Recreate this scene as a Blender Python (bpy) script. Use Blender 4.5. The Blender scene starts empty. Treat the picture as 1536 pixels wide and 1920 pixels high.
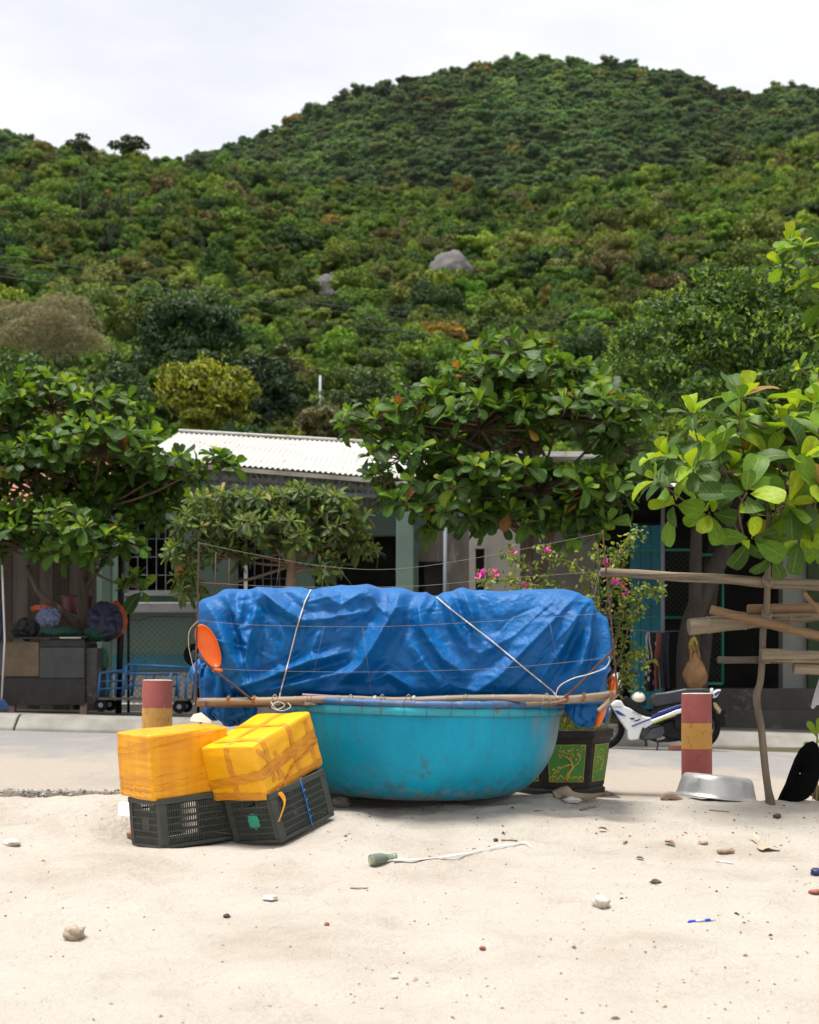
import bpy, math, random
import numpy as np
from mathutils import Vector, Matrix, Euler, noise as mnoise

# ------------------------------------------------------------------ camera, sky, sun, exposure
SC = bpy.context.scene
F, CX, HY, CZ = 2667.0, 768.0, 1285.0, 0.81      # focal length in photo pixels, principal column, horizon row, eye height
cam = bpy.data.cameras.new('camera'); camo = bpy.data.objects.new('camera', cam); SC.collection.objects.link(camo)
camo.location = (0, 0, CZ); camo.rotation_euler = (math.radians(90), 0, 0)
cam.sensor_fit = 'VERTICAL'; cam.sensor_height = 36.0; cam.lens = F / 1920 * 36
cam.shift_y = (HY - 960) / 1920
cam.clip_start = 0.1; cam.clip_end = 4000
cam.dof.use_dof = True; cam.dof.focus_distance = 8.8; cam.dof.aperture_fstop = 3.5
SC.camera = camo

SUN_EL, SUN_AZ = math.radians(78), math.radians(-118)   # azimuth from +Y towards +X: nearly overhead, a little to the left
W = bpy.data.worlds.new('World'); SC.world = W; W.use_nodes = True
nt = W.node_tree; nt.nodes.clear()
out = nt.nodes.new('ShaderNodeOutputWorld'); bg = nt.nodes.new('ShaderNodeBackground'); bg.inputs[1].default_value = 0.1
sky = nt.nodes.new('ShaderNodeTexSky'); sky.sky_type = 'NISHITA'; sky.sun_disc = False
sky.sun_elevation = SUN_EL; sky.sun_rotation = SUN_AZ; sky.dust_density = 3.0
tc = nt.nodes.new('ShaderNodeTexCoord'); mp = nt.nodes.new('ShaderNodeMapping'); mp.inputs['Scale'].default_value = (1.3, 1.3, 4.5)
nz = nt.nodes.new('ShaderNodeTexNoise'); nz.inputs['Scale'].default_value = 2.3; nz.inputs['Detail'].default_value = 5; nz.inputs['Roughness'].default_value = 0.55
rmp = nt.nodes.new('ShaderNodeValToRGB'); rmp.color_ramp.elements[0].position = 0.3; rmp.color_ramp.elements[1].position = 0.52
rmp.color_ramp.elements[0].color = (7.2, 7.4, 8.0, 1); rmp.color_ramp.elements[1].color = (8.75, 8.8, 8.85, 1)
mx = nt.nodes.new('ShaderNodeMix'); mx.data_type = 'RGBA'; mx.inputs['Factor'].default_value = 0.92
L = nt.links.new
L(tc.outputs['Generated'], mp.inputs['Vector']); L(mp.outputs['Vector'], nz.inputs['Vector']); L(nz.outputs['Fac'], rmp.inputs['Fac'])
L(sky.outputs['Color'], mx.inputs['A']); L(rmp.outputs['Color'], mx.inputs['B']); L(mx.outputs['Result'], bg.inputs['Color']); L(bg.outputs[0], out.inputs['Surface'])

sun = bpy.data.lights.new('sun', 'SUN'); sun.energy = 4.7; sun.angle = math.radians(16); sun.color = (1.0, 0.96, 0.9)
suno = bpy.data.objects.new('sun', sun); SC.collection.objects.link(suno)
sd = Vector((math.sin(SUN_AZ) * math.cos(SUN_EL), math.cos(SUN_AZ) * math.cos(SUN_EL), math.sin(SUN_EL)))
suno.rotation_euler = sd.to_track_quat('Z', 'Y').to_euler(); suno.location = (-6, -6, 20)

vs = SC.view_settings; vs.view_transform = 'Standard'; vs.look = 'None'; vs.exposure = 0.32; vs.gamma = 1.0; vs.use_curve_mapping = False
SC.render.engine = 'CYCLES'
cy = SC.cycles; cy.use_denoising = True; cy.max_bounces = 6; cy.diffuse_bounces = 3; cy.glossy_bounces = 2
cy.transmission_bounces = 4; cy.transparent_max_bounces = 8; cy.caustics_reflective = False; cy.caustics_refractive = False
cy.use_adaptive_sampling = True; cy.adaptive_threshold = 0.02; cy.sample_clamp_indirect = 6.0

# ------------------------------------------------------------------ helpers
rnd = random.Random(7)
def P(px, py, Y): return Vector(((px - CX) * Y / F, Y, CZ - (py - HY) * Y / F))
def XA(px, Y): return (px - CX) * Y / F
def ZA(py, Y): return CZ - (py - HY) * Y / F
_tab = {}
def vnoise(x, y, seed=0):
    if seed not in _tab: _tab[seed] = np.random.RandomState(seed + 11).rand(256, 256)
    T = _tab[seed]; x = np.asarray(x, float); y = np.asarray(y, float)
    xi = np.floor(x).astype(int); yi = np.floor(y).astype(int); fx = x - xi; fy = y - yi
    fx = fx * fx * (3 - 2 * fx); fy = fy * fy * (3 - 2 * fy); a = xi % 256; b = yi % 256; a1 = (xi + 1) % 256; b1 = (yi + 1) % 256
    return (T[a, b] * (1 - fx) + T[a1, b] * fx) * (1 - fy) + (T[a, b1] * (1 - fx) + T[a1, b1] * fx) * fy - 0.5
def fbm(x, y, o=4, seed=0, g=0.5):
    s = 0; a = 1.0
    for k in range(o): s = s + a * vnoise(x * 2 ** k + 13.7 * k, y * 2 ** k - 7.3 * k, seed + k); a *= g
    return s
def sstep(a, b, x):
    t = np.clip((x - a) / (b - a), 0, 1); return t * t * (3 - 2 * t)
def lerp(a, b, t): return a + (b - a) * t
def frame_from(d):
    d = Vector(d).normalized(); u = Vector((0, 0, 1)) if abs(d.z) < 0.95 else Vector((1, 0, 0))
    s = d.cross(u).normalized(); return s, s.cross(d).normalized(), d

class MB:
    def __init__(s): s.v = []; s.f = []; s.m = []
    def add(s, V, Fc, mi=0):
        o = len(s.v); s.v += [tuple(p) for p in V]; s.f += [tuple(i + o for i in q) for q in Fc]; s.m += [mi] * len(Fc); return s
    def box(s, c, d, R=None, mi=0, taper=1.0):
        hx, hy, hz = d[0] / 2, d[1] / 2, d[2] / 2; V = []
        for z, k in ((-hz, 1), (hz, taper)):
            for x, y in ((-hx, -hy), (hx, -hy), (hx, hy), (-hx, hy)):
                p = Vector((x * k, y * k, z)); V.append((R @ p if R else p) + Vector(c))
        return s.add(V, [(3, 2, 1, 0), (4, 5, 6, 7), (0, 1, 5, 4), (1, 2, 6, 5), (2, 3, 7, 6), (3, 0, 4, 7)], mi)
    def bb(s, a, b, mi=0):
        a, b = Vector(a), Vector(b); return s.box((a + b) / 2, [abs(b[i] - a[i]) for i in range(3)], None, mi)
    def tube(s, pts, r, n=8, cap=True, mi=0, flat=1.0):
        pts = [Vector(p) for p in pts]; N = len(pts); rr = r if hasattr(r, '__len__') else [r] * N
        V = []; sd_ = None
        for i, p in enumerate(pts):
            d = (pts[min(i + 1, N - 1)] - pts[max(i - 1, 0)]);
            if d.length < 1e-9: d = Vector((0, 0, 1))
            d.normalize()
            if sd_ is None: sd_, up, _ = frame_from(d)
            else:
                sd_ = (sd_ - d * sd_.dot(d));
                if sd_.length < 1e-6: sd_, up, _ = frame_from(d)
                sd_.normalize(); up = sd_.cross(d)
            for k in range(n):
                a = 2 * math.pi * k / n; V.append(p + (sd_ * math.cos(a) + up * math.sin(a) * flat) * rr[i])
        Fc = [(i * n + k, i * n + (k + 1) % n, (i + 1) * n + (k + 1) % n, (i + 1) * n + k) for i in range(N - 1) for k in range(n)]
        if cap: Fc += [tuple(range(n))[::-1], tuple((N - 1) * n + k for k in range(n))]
        return s.add(V, Fc, mi)
    def lathe(s, prof, n=32, c=(0, 0, 0), M=None, mi=0, wob=None):
        V = []
        for j, (r, z) in enumerate(prof):
            for k in range(n):
                a = 2 * math.pi * k / n; q = r * (1 + (wob(a, j) if wob else 0)); p = Vector((q * math.cos(a), q * math.sin(a), z))
                V.append((M @ p if M else p) + Vector(c))
        Fc = [(j * n + k, j * n + (k + 1) % n, (j + 1) * n + (k + 1) % n, (j + 1) * n + k) for j in range(len(prof) - 1) for k in range(n)]
        return s.add(V, Fc, mi)
    def ell(s, c, r, nu=14, nv=8, R=None, mi=0, fn=None):
        V = []
        for j in range(nv + 1):
            t = math.pi * j / nv
            for k in range(nu):
                a = 2 * math.pi * k / nu; p = Vector((math.sin(t) * math.cos(a), math.sin(t) * math.sin(a), math.cos(t)))
                q = fn(p) if fn else 1.0
                p = Vector((p.x * r[0], p.y * r[1], p.z * r[2])) * q; V.append((R @ p if R else p) + Vector(c))
        Fc = [(j * nu + k, (j + 1) * nu + k, (j + 1) * nu + (k + 1) % nu, j * nu + (k + 1) % nu) for j in range(nv) for k in range(nu)]
        return s.add(V, Fc, mi)
    def prism(s, poly, a, b, mi=0, cap=True):     # poly: function-mapped 2D outline already as two lists of 3D points a (front), b (back)
        n = len(a); V = list(a) + list(b)
        Fc = [(k, (k + 1) % n, n + (k + 1) % n, n + k) for k in range(n)]
        if cap: Fc += [tuple(range(n))[::-1], tuple(n + k for k in range(n))]
        return s.add(V, Fc, mi)
    def slab(s, pts, d, mi=0):                     # outline pts (3D) extruded by vector d
        return s.prism(None, [Vector(p) for p in pts], [Vector(p) + Vector(d) for p in pts], mi)
    def grid(s, G, mi=0, wrapu=False):             # G: array rows x cols x 3
        G = np.asarray(G); R_, C_ = G.shape[:2]; o = len(s.v); s.v += [tuple(p) for p in G.reshape(-1, 3)]
        cc = C_ if wrapu else C_ - 1
        fs = [(o + r * C_ + c, o + r * C_ + (c + 1) % C_, o + (r + 1) * C_ + (c + 1) % C_, o + (r + 1) * C_ + c) for r in range(R_ - 1) for c in range(cc)]
        s.f += fs; s.m += [mi] * len(fs); return s

MW = {}
def mesh_of(name, V, Fc, mats, mi=None, smooth=False):
    me = bpy.data.meshes.new(name); me.from_pydata([tuple(v) for v in V], [], Fc)
    for m in (mats if isinstance(mats, (list, tuple)) else [mats]): me.materials.append(m)
    if mi is not None and len(set(mi)) > 1: me.polygons.foreach_set('material_index', mi)
    if smooth: me.polygons.foreach_set('use_smooth', [True] * len(me.polygons))
    me.update(); return me
def props(o, label=None, cat=None, group=None, kind=None):
    if label: o['label'] = label
    if cat: o['category'] = cat
    if group: o['group'] = group
    if kind: o['kind'] = kind
    return o
def thing(name, loc, label, cat, group=None, kind=None, M=None):
    o = bpy.data.objects.new(name, None); SC.collection.objects.link(o); o.empty_display_size = 0.1
    m = M.copy() if M is not None else Matrix.Translation(Vector(loc)); o.matrix_world = m; MW[o.name] = m
    return props(o, label, cat, group, kind)
def obj(name, mb, mats, parent=None, smooth=False, label=None, cat=None, group=None, kind=None, bevel=0, bseg=2, local=False, sub=0, auto=None):
    V = [Vector(p) for p in mb.v]
    if parent is not None:
        m = MW[parent.name]
        if not local:
            inv = m.inverted(); V = [inv @ p for p in V]
        base = None
    else:
        a = np.array([tuple(p) for p in V]); lo, hi = a.min(0), a.max(0)
        base = Vector(((lo[0] + hi[0]) / 2, (lo[1] + hi[1]) / 2, lo[2])); V = [p - base for p in V]
    me = mesh_of(name, V, mb.f, mats, mb.m, smooth)
    o = bpy.data.objects.new(name, me); SC.collection.objects.link(o)
    if parent is not None: o.parent = parent; MW[o.name] = MW[parent.name]
    else: o.location = base; MW[o.name] = Matrix.Translation(base)
    if bevel:
        b = o.modifiers.new('bevel', 'BEVEL'); b.width = bevel; b.segments = bseg; b.limit_method = 'ANGLE'; b.angle_limit = math.radians(40)
    if sub:
        b = o.modifiers.new('sub', 'SUBSURF'); b.levels = sub; b.render_levels = sub
    if auto is not None: me.set_sharp_from_angle(angle=math.radians(auto))
    return props(o, label, cat, group, kind)

# ------------------------------------------------------------------ materials
def nodes_of(name):
    m = bpy.data.materials.new(name); m.use_nodes = True; t = m.node_tree; t.nodes.clear()
    o = t.nodes.new('ShaderNodeOutputMaterial'); b = t.nodes.new('ShaderNodeBsdfPrincipled'); t.links.new(b.outputs[0], o.inputs['Surface'])
    return m, t, b, o
def noise_node(t, scale, detail=4, rough=0.55, stretch=None, coord='Object', dist=0.0):
    tc = t.nodes.new('ShaderNodeTexCoord'); n = t.nodes.new('ShaderNodeTexNoise'); n.inputs['Scale'].default_value = scale
    n.inputs['Detail'].default_value = detail; n.inputs['Roughness'].default_value = rough; n.inputs['Distortion'].default_value = dist
    if stretch:
        mp = t.nodes.new('ShaderNodeMapping'); mp.inputs['Scale'].default_value = stretch; t.links.new(tc.outputs[coord], mp.inputs['Vector']); t.links.new(mp.outputs[0], n.inputs['Vector'])
    else: t.links.new(tc.outputs[coord], n.inputs['Vector'])
    return n
def ramp(t, fac, stops):
    r = t.nodes.new('ShaderNodeValToRGB'); e = r.color_ramp.elements
    while len(e) < len(stops): e.new(0.5)
    for k, (p, c) in enumerate(stops): e[k].position = p; e[k].color = (c[0], c[1], c[2], 1) if hasattr(c, '__len__') else (c, c, c, 1)
    t.links.new(fac, r.inputs['Fac']); return r
def mixc(t, fac, a, b, mode='MIX'):
    m = t.nodes.new('ShaderNodeMix'); m.data_type = 'RGBA'; m.blend_type = mode
    for sock, v in (('Factor', fac), ('A', a), ('B', b)):
        if hasattr(v, 'default_value') or hasattr(v, 'is_linked'): t.links.new(v, m.inputs[sock])
        elif sock == 'Factor': m.inputs[sock].default_value = v
        else: m.inputs[sock].default_value = (v[0], v[1], v[2], 1)
    return m.outputs['Result']
def bumpn(t, b, height, strength, dist=0.01):
    n = t.nodes.new('ShaderNodeBump'); n.inputs['Strength'].default_value = strength; n.inputs['Distance'].default_value = dist
    t.links.new(height, n.inputs['Height']); t.links.new(n.outputs[0], b.inputs['Normal']); return n
def M(name, c1, c2=None, scale=6, rough=0.7, bump=0.0, bscale=None, bdist=0.01, metal=0.0, detail=5, spec=0.5, stretch=None, band=(0.35, 0.65),
      c3=None, s3=30, band3=(0.58, 0.66), coat=0.0, st3=None, sheen=0.0):
    m, t, b, o = nodes_of(name)
    n = noise_node(t, scale, detail, 0.6, stretch)
    c2 = c2 if c2 is not None else tuple(x * 0.75 for x in c1)
    col = ramp(t, n.outputs['Fac'], [(band[0], c1), (band[1], c2)]).outputs['Color']
    if c3 is not None:
        n3 = noise_node(t, s3, 6, 0.65, st3 or stretch); f = ramp(t, n3.outputs['Fac'], [(band3[0], 0.0), (band3[1], 1.0)]).outputs['Color']
        col = mixc(t, f, col, c3)
    t.links.new(col, b.inputs['Base Color'])
    b.inputs['Metallic'].default_value = metal; b.inputs['Specular IOR Level'].default_value = spec; b.inputs['Coat Weight'].default_value = coat
    rn = noise_node(t, scale * 2.3, 3, 0.5); rr = t.nodes.new('ShaderNodeMapRange'); rr.inputs['To Min'].default_value = max(0.02, rough - 0.1); rr.inputs['To Max'].default_value = min(1, rough + 0.1)
    t.links.new(rn.outputs['Fac'], rr.inputs['Value']); t.links.new(rr.outputs[0], b.inputs['Roughness'])
    if bump:
        bn = noise_node(t, bscale or scale * 5, 5, 0.6, stretch); bumpn(t, b, bn.outputs['Fac'], bump, bdist)
    return m
# ------------------------------------------------------------------ ground: sand, road, kerb, pavement, terrain
def road_z(X, Y): return 0.045 - 0.025 * np.clip(X, -8, 8) + 0.0095 * (np.minimum(Y, 26) - 10.7)
_sy = np.arange(-60, 12, 0.02)
_sz = np.interp(_sy, [-60, -10, 0, 4, 5, 6, 7, 8, 8.6, 9.1, 9.5, 9.9, 10.3, 10.8], [-2.2, -1.2, -0.74, -0.47, -0.385, -0.305, -0.215, -0.11, -0.03, 0.06, 0.08, 0.055, 0.0, -0.06])
_k = np.exp(-0.5 * (np.arange(-30, 31) / 9.0) ** 2); _k /= _k.sum()
_sz = np.concatenate([_sz[:30], np.convolve(_sz, _k, 'valid'), _sz[-30:]])
def sand_z(X, Y):
    X = np.asarray(X, float); Y = np.asarray(Y, float)
    z = np.interp(Y, _sy, _sz) - 0.02 * np.clip(X, -6, 6)
    far = sstep(-1.2, -2.2, X)
    z = z - 0.085 * far * sstep(9.0, 9.45, Y)
    z = z + 0.035 * np.exp(-((X + 2.0) / 0.42) ** 2 - ((Y - 8.75) / 0.3) ** 2)
    z = z + 0.03 * np.exp(-((X + 0.45) / 0.35) ** 2 - ((Y - 8.35) / 0.25) ** 2)
    z = z + 0.022 * np.exp(-((X - 0.1) / 0.4) ** 2 - ((Y - 8.75) / 0.12) ** 2)
    k = sstep(-2, 3, Y)
    z = z + k * (0.055 * fbm(X * 0.8, Y * 1.3, 3, 3) + 0.032 * fbm(X * 2.7, Y * 3.6, 3, 9))
    # trodden dimples
    d = vnoise(X * 3.7 + 5, Y * 5.1, 21); z = z - k * 0.05 * np.clip(d - 0.1, 0, 1)
    d = fbm(X * 6.5 - 3, Y * 9.5, 3, 40); z = z + k * 0.018 * d
    for (cx, cy, z0, gx, gy) in ((-1.35, 8.35, -.122, .072, .035), (-.72, 8.40, -.055, .17, .21)):   # sand settled level under the two crates
        w = np.exp(-(((X - cx) / .42) ** 2 + ((Y - cy) / .42) ** 2) ** 2); z = z + w * (z0 + gx * (X - cx) + gy * (Y - cy) - z)
    return z
def sz1(x, y): return float(sand_z(np.array([x]), np.array([y]))[0])
def on_sand(px, py):
    Ys = np.arange(3.5, 10.6, 0.01); z = sand_z((px - CX) * Ys / F, Ys); zz = CZ - (py - HY) * Ys / F
    i = np.argmax(z >= zz) if np.any(z >= zz) else len(Ys) - 60
    return Vector(((px - CX) * Ys[i] / F, Ys[i], z[i]))
def grid_mesh(name, xs, ys, zf, mat, smooth=True, **kw):
    X, Y = np.meshgrid(xs, ys); Z = zf(X, Y); mb = MB(); mb.grid(np.stack([X, Y, Z], -1))
    return obj(name, mb, mat, smooth=smooth, **kw)

def sand_material():
    m, t, b, o = nodes_of('beach_sand')
    n1 = noise_node(t, 1.7, 6, 0.6); c = ramp(t, n1.outputs['Fac'], [(0.3, (0.435, 0.38, 0.32)), (0.5, (0.515, 0.465, 0.405)), (0.75, (0.555, 0.512, 0.455))]).outputs['Color']
    n2 = noise_node(t, 260, 3, 0.7); g = ramp(t, n2.outputs['Fac'], [(0.3, 0.7), (0.7, 1.15)]).outputs['Color']
    c = mixc(t, 1.0, c, g, 'MULTIPLY')
    n3 = noise_node(t, 95, 2, 0.5); f = ramp(t, n3.outputs['Fac'], [(0.70, 0.0), (0.74, 0.75)]).outputs['Color']; c = mixc(t, f, c, (0.2, 0.14, 0.09))
    n3 = noise_node(t, 120, 2, 0.5, stretch=(1, 1.3, 1)); f = ramp(t, n3.outputs['Fac'], [(0.69, 0.0), (0.74, 0.6)]).outputs['Color']; c = mixc(t, f, c, (0.78, 0.74, 0.68))
    t.links.new(c, b.inputs['Base Color']); b.inputs['Roughness'].default_value = 0.95; b.inputs['Specular IOR Level'].default_value = 0.15
    a = noise_node(t, 22, 6, 0.65); bb = noise_node(t, 180, 3, 0.6)
    s = t.nodes.new('ShaderNodeMath'); s.operation = 'MULTIPLY_ADD'; s.inputs[1].default_value = 0.22; t.links.new(bb.outputs['Fac'], s.inputs[0]); t.links.new(a.outputs['Fac'], s.inputs[2])
    bumpn(t, b, s.outputs[0], 1.0, 0.03); return m
m_sand = sand_material()
xs = np.concatenate([np.linspace(-60, -6, 28)[:-1], np.linspace(-6, -3.6, 40)[:-1], np.arange(-3.6, 3.6, 0.021), np.linspace(3.6, 6, 40), np.linspace(6, 60, 28)[1:]])
ys = np.concatenate([np.linspace(-60, 2, 26)[:-1], np.linspace(2, 4.6, 50)[:-1], np.arange(4.6, 10.75, 0.021)])
grid_mesh('sand_beach', xs, ys, sand_z, m_sand, kind='structure')

def road_material():
    m, t, b, o = nodes_of('dusty_asphalt')
    n = noise_node(t, 60, 6, 0.7); asph = ramp(t, n.outputs['Fac'], [(0.3, (0.15, 0.149, 0.152)), (0.7, (0.27, 0.266, 0.268))]).outputs['Color']
    d = noise_node(t, 0.9, 6, 0.62, stretch=(1.5, 0.55, 1)); tcr = t.nodes.new('ShaderNodeTexCoord'); spr = t.nodes.new('ShaderNodeSeparateXYZ'); t.links.new(tcr.outputs['Object'], spr.inputs[0]); mr = t.nodes.new('ShaderNodeMapRange'); mr.inputs['From Min'].default_value = -3.5; mr.inputs['From Max'].default_value = 1.0; mr.inputs['To Min'].default_value = .22; mr.inputs['To Max'].default_value = -.10; t.links.new(spr.outputs[1], mr.inputs['Value'])   # windblown sand lies thicker towards the beach
    adr = t.nodes.new('ShaderNodeMath'); adr.operation = 'ADD'; t.links.new(d.outputs['Fac'], adr.inputs[0]); t.links.new(mr.outputs[0], adr.inputs[1])
    f = ramp(t, adr.outputs[0], [(0.36, 0.1), (0.62, 0.95)]).outputs['Color']
    n2 = noise_node(t, 30, 5, 0.7); sandc = ramp(t, n2.outputs['Fac'], [(0.3, (0.29, 0.25, 0.205)), (0.7, (0.37, 0.325, 0.275))]).outputs['Color']
    c = mixc(t, f, asph, sandc); t.links.new(c, b.inputs['Base Color']); b.inputs['Roughness'].default_value = 0.9; b.inputs['Specular IOR Level'].default_value = 0.1
    bumpn(t, b, n.outputs['Fac'], 0.4, 0.006); return m
m_road = road_material()
xs = np.concatenate([np.linspace(-90, -6, 20)[:-1], np.linspace(-6, 6, 160), np.linspace(6, 90, 20)[1:]])
ys = np.concatenate([np.linspace(9.62, 10.4, 10)[:-1], np.linspace(10.4, 18.2, 40)])
def rz(X, Y):
    return road_z(X, Y) + 0.012 * fbm(X * 0.9, Y * 0.9, 3, 60)
X, Y = np.meshgrid(xs, ys); j = 0.16 * fbm(X * 1.6, X * 0 + 2, 4, 70); Y2 = Y + j * np.clip((10.4 - Y) / 0.78, 0, 1); Z = rz(X, Y2)
mb = MB(); G = np.stack([X, Y2, Z], -1); sk = G[:1].copy(); sk[..., 2] -= 0.13; sk[..., 1] -= 0.05 * np.random.RandomState(3).rand(*sk[..., 1].shape)
mb.grid(np.concatenate([sk, G], 0)); obj('road', mb, m_road, smooth=True, kind='structure', auto=45)

m_conc = M('kerb_concrete', (0.27, 0.255, 0.23), (0.19, 0.178, 0.158), 2.5, 0.9, 0.35, 40, 0.006, c3=(0.2, 0.18, 0.15), s3=9, band3=(0.6, 0.72))
m_pave = M('pavement_concrete', (0.22, 0.205, 0.185), (0.155, 0.145, 0.13), 1.2, 0.9, 0.3, 45, 0.005, c3=(0.45, 0.41, 0.35), s3=2.6, band3=(0.52, 0.7))
kroot = thing('kerb', (0, 18, 0.2), None, None, kind='structure')
prof = [(17.95, -0.12), (17.98, 0.035), (18.16, 0.165), (18.28, 0.20), (18.55, 0.205), (18.55, -0.12)]
x = -31.0
while x < 31:
    w = 2.6 if x < -5 or x > 4 else 2.1 + 0.9 * rnd.random(); mb = MB(); a = []; b_ = []
    for yy, dz in prof:
        for xx, lst in ((x + 0.012, a), (x + w - 0.012, b_)): lst.append(Vector((xx, yy + rnd.uniform(-.008, .008), float(road_z(xx, 18.0)) + dz + rnd.uniform(-.006, .006))))
    mb.prism(None, a, b_); obj('kerb_stone', mb, m_conc, kroot, bevel=0.02); x += w
proot = thing('pavement', (0, 20, 0.3), None, None, kind='structure')
for k in range(-13, 13):
    for r_ in range(2):
        x0, x1, y0, y1 = k * 2.4 + 0.006, k * 2.4 + 2.394, 18.556 + r_ * 2.2, 18.55 + r_ * 2.2 + 2.19; mb = MB()
        q = [Vector((xx, yy, float(road_z(xx, 18.0)) + 0.198)) for xx, yy in ((x0, y0), (x1, y0), (x1, y1), (x0, y1))]
        mb.slab([p - Vector((0, 0, 0.12)) for p in q], (0, 0, 0.12)); obj('paving_slab', mb, m_pave, proot)

# terrain: flat behind the houses, then a wooded hill, then a higher one
_fx = [-1500, -300, 0, 110, 200, 290, 370, 450, 520, 600, 700, 800, 900, 1000, 1100, 1200, 1300, 1400, 1536, 2000, 3000]
_fy = [368, 300, 293, 291, 293, 300, 306, 315, 332, 342, 350, 357, 360, 354, 340, 326, 312, 290, 262, 230, 300]
_bx = [-1500, -300, 0, 60, 120, 180, 300, 370, 430, 500, 560, 640, 700, 760, 830, 900, 960, 1020, 1080, 1200, 1300, 1340, 1380, 1420, 1480, 1536, 1800, 3000]
_by = [330, 262, 246, 255, 278, 300, 312, 292, 267, 243, 212, 181, 166, 150, 133, 115, 109, 107, 114, 118, 139, 157, 174, 173, 162, 156, 170, 330]
YF0, YF1, YB0, YB1 = 58.0, 300.0, 390.0, 740.0
def terr_z(X, Y):
    X = np.asarray(X, float); Y = np.asarray(Y, float); Yq = np.maximum(Y, 20); px = CX + F * X / Yq
    ef = (HY - np.interp(px, _fx, _fy)) / F; eb = (HY - np.interp(px, _bx, _by)) / F
    r1 = YF1 + 18 * fbm(px / 300, px * 0, 3, 5); zr = CZ + ef * r1 - 3.3; t = np.clip((Y - YF0) / (r1 - YF0), 0, 1)
    und = 3.2 * fbm(X / 34, Y / 34, 3, 14) * np.sin(np.pi * t)
    zf = np.where(Y <= r1, lerp(0.35, zr, t ** 1.06) + und, zr - 0.35 * (Y - r1))
    zb1 = CZ + eb * YB1 - 4.6; t2 = np.clip((Y - YB0) / (YB1 - YB0), 0, 1)
    zb = np.where(Y <= YB1, lerp(50, zb1, t2 ** 0.92), zb1 - 0.5 * (Y - YB1)) + 11 * fbm(X / 70, Y / 70, 4, 33) * np.sin(np.pi * np.clip(t2, 0, 1))
    z = np.where(Y < r1, zf, np.maximum(zf, np.where(Y > YB0, zb, 40)))
    near = sstep(12, 24, Y); return np.where(Y < 24, lerp(-0.25, 0.3, near), np.maximum(z, 0.3))
m_terr = M('forest_floor', (0.05, 0.05, 0.02), (0.09, 0.07, 0.035), 0.15, 0.95, 0.6, 2.0, 0.4)
grid_mesh('terrain', np.arange(-560, 561, 8.0), np.concatenate([np.arange(9.8, 60, 3.0), np.arange(60, 330, 5.0), np.arange(330, 960, 9.0)]), terr_z, m_terr, kind='structure')

# ------------------------------------------------------------------ foliage tools
def leaf_shader(name, attr_type='GEOMETRY', attr='col', rough=0.45, trans=0.3, spec=0.4, vein=0.0, lv=0.35, warm=(1.5, 1.35, 0.5)):
    m, t, b, o = nodes_of(name)
    a = t.nodes.new('ShaderNodeAttribute'); a.attribute_type = attr_type; a.attribute_name = attr; col = a.outputs['Color']
    if attr_type != 'GEOMETRY':
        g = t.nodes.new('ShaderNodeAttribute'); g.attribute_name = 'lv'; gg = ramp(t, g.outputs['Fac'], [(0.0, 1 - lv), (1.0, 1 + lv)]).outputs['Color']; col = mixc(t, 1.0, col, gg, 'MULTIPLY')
    if vein:
        uv = t.nodes.new('ShaderNodeUVMap'); uv.uv_map = 'UVMap'; sp = t.nodes.new('ShaderNodeSeparateXYZ'); t.links.new(uv.outputs[0], sp.inputs[0])
        def mth(op, x, y=None, c=False):
            n = t.nodes.new('ShaderNodeMath'); n.operation = op; n.use_clamp = c
            for i, v in enumerate((x, y)):
                if v is None: continue
                if hasattr(v, 'is_linked'): t.links.new(v, n.inputs[i])
                else: n.inputs[i].default_value = v
            return n.outputs[0]
        ax = mth('ABSOLUTE', mth('SUBTRACT', sp.outputs[0], 0.5)); mid = mth('SUBTRACT', 1.0, mth('MULTIPLY', ax, 26.0), True)
        ph = mth('MULTIPLY', mth('SUBTRACT', mth('MULTIPLY', sp.outputs[1], 8.5), mth('MULTIPLY', ax, 4.2)), 6.283)
        lat = mth('MULTIPLY', mth('SUBTRACT', mth('SINE', ph), 0.90, True), 5.5, True)
        vv = mth('MULTIPLY', mth('MAXIMUM', mid, lat), vein); col2 = mixc(t, vv, col, (0.30, 0.40, 0.10)); 
        n = noise_node(t, 7, 4, 0.6, coord='UV'); gg = ramp(t, n.outputs['Fac'], [(0.3, 0.8), (0.7, 1.2)]).outputs['Color']; col = mixc(t, 1.0, col2, gg, 'MULTIPLY')
        bumpn(t, b, mth('SUBTRACT', 1.0, vv), 0.25, 0.004)
    t.links.new(col, b.inputs['Base Color']); b.inputs['Roughness'].default_value = rough; b.inputs['Specular IOR Level'].default_value = spec
    if trans:
        tr = t.nodes.new('ShaderNodeBsdfTranslucent'); cc = mixc(t, 1.0, col, warm, 'MULTIPLY'); t.links.new(cc, tr.inputs['Color'])
        ms = t.nodes.new('ShaderNodeMixShader'); ms.inputs[0].default_value = trans; t.links.new(b.outputs[0], ms.inputs[1]); t.links.new(tr.outputs[0], ms.inputs[2]); t.links.new(ms.outputs[0], o.inputs['Surface'])
    return m
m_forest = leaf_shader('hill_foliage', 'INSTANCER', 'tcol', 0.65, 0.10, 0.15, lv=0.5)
m_crown = leaf_shader('crown_foliage', 'GEOMETRY', 'col', 0.55, 0.25, 0.3)
m_leaf = leaf_shader('broad_leaf', 'GEOMETRY', 'col', 0.48, 0.38, 0.22, vein=0.45)
m_bark = M('bark', (0.12, 0.085, 0.06), (0.06, 0.045, 0.033), 9, 0.9, 0.8, 26, 0.02, stretch=(1, 1, 0.35), c3=(0.2, 0.17, 0.13), s3=7)
m_twig = M('twig_bark', (0.16, 0.105, 0.06), (0.09, 0.06, 0.04), 12, 0.85, 0.3, 40, 0.01)

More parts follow.
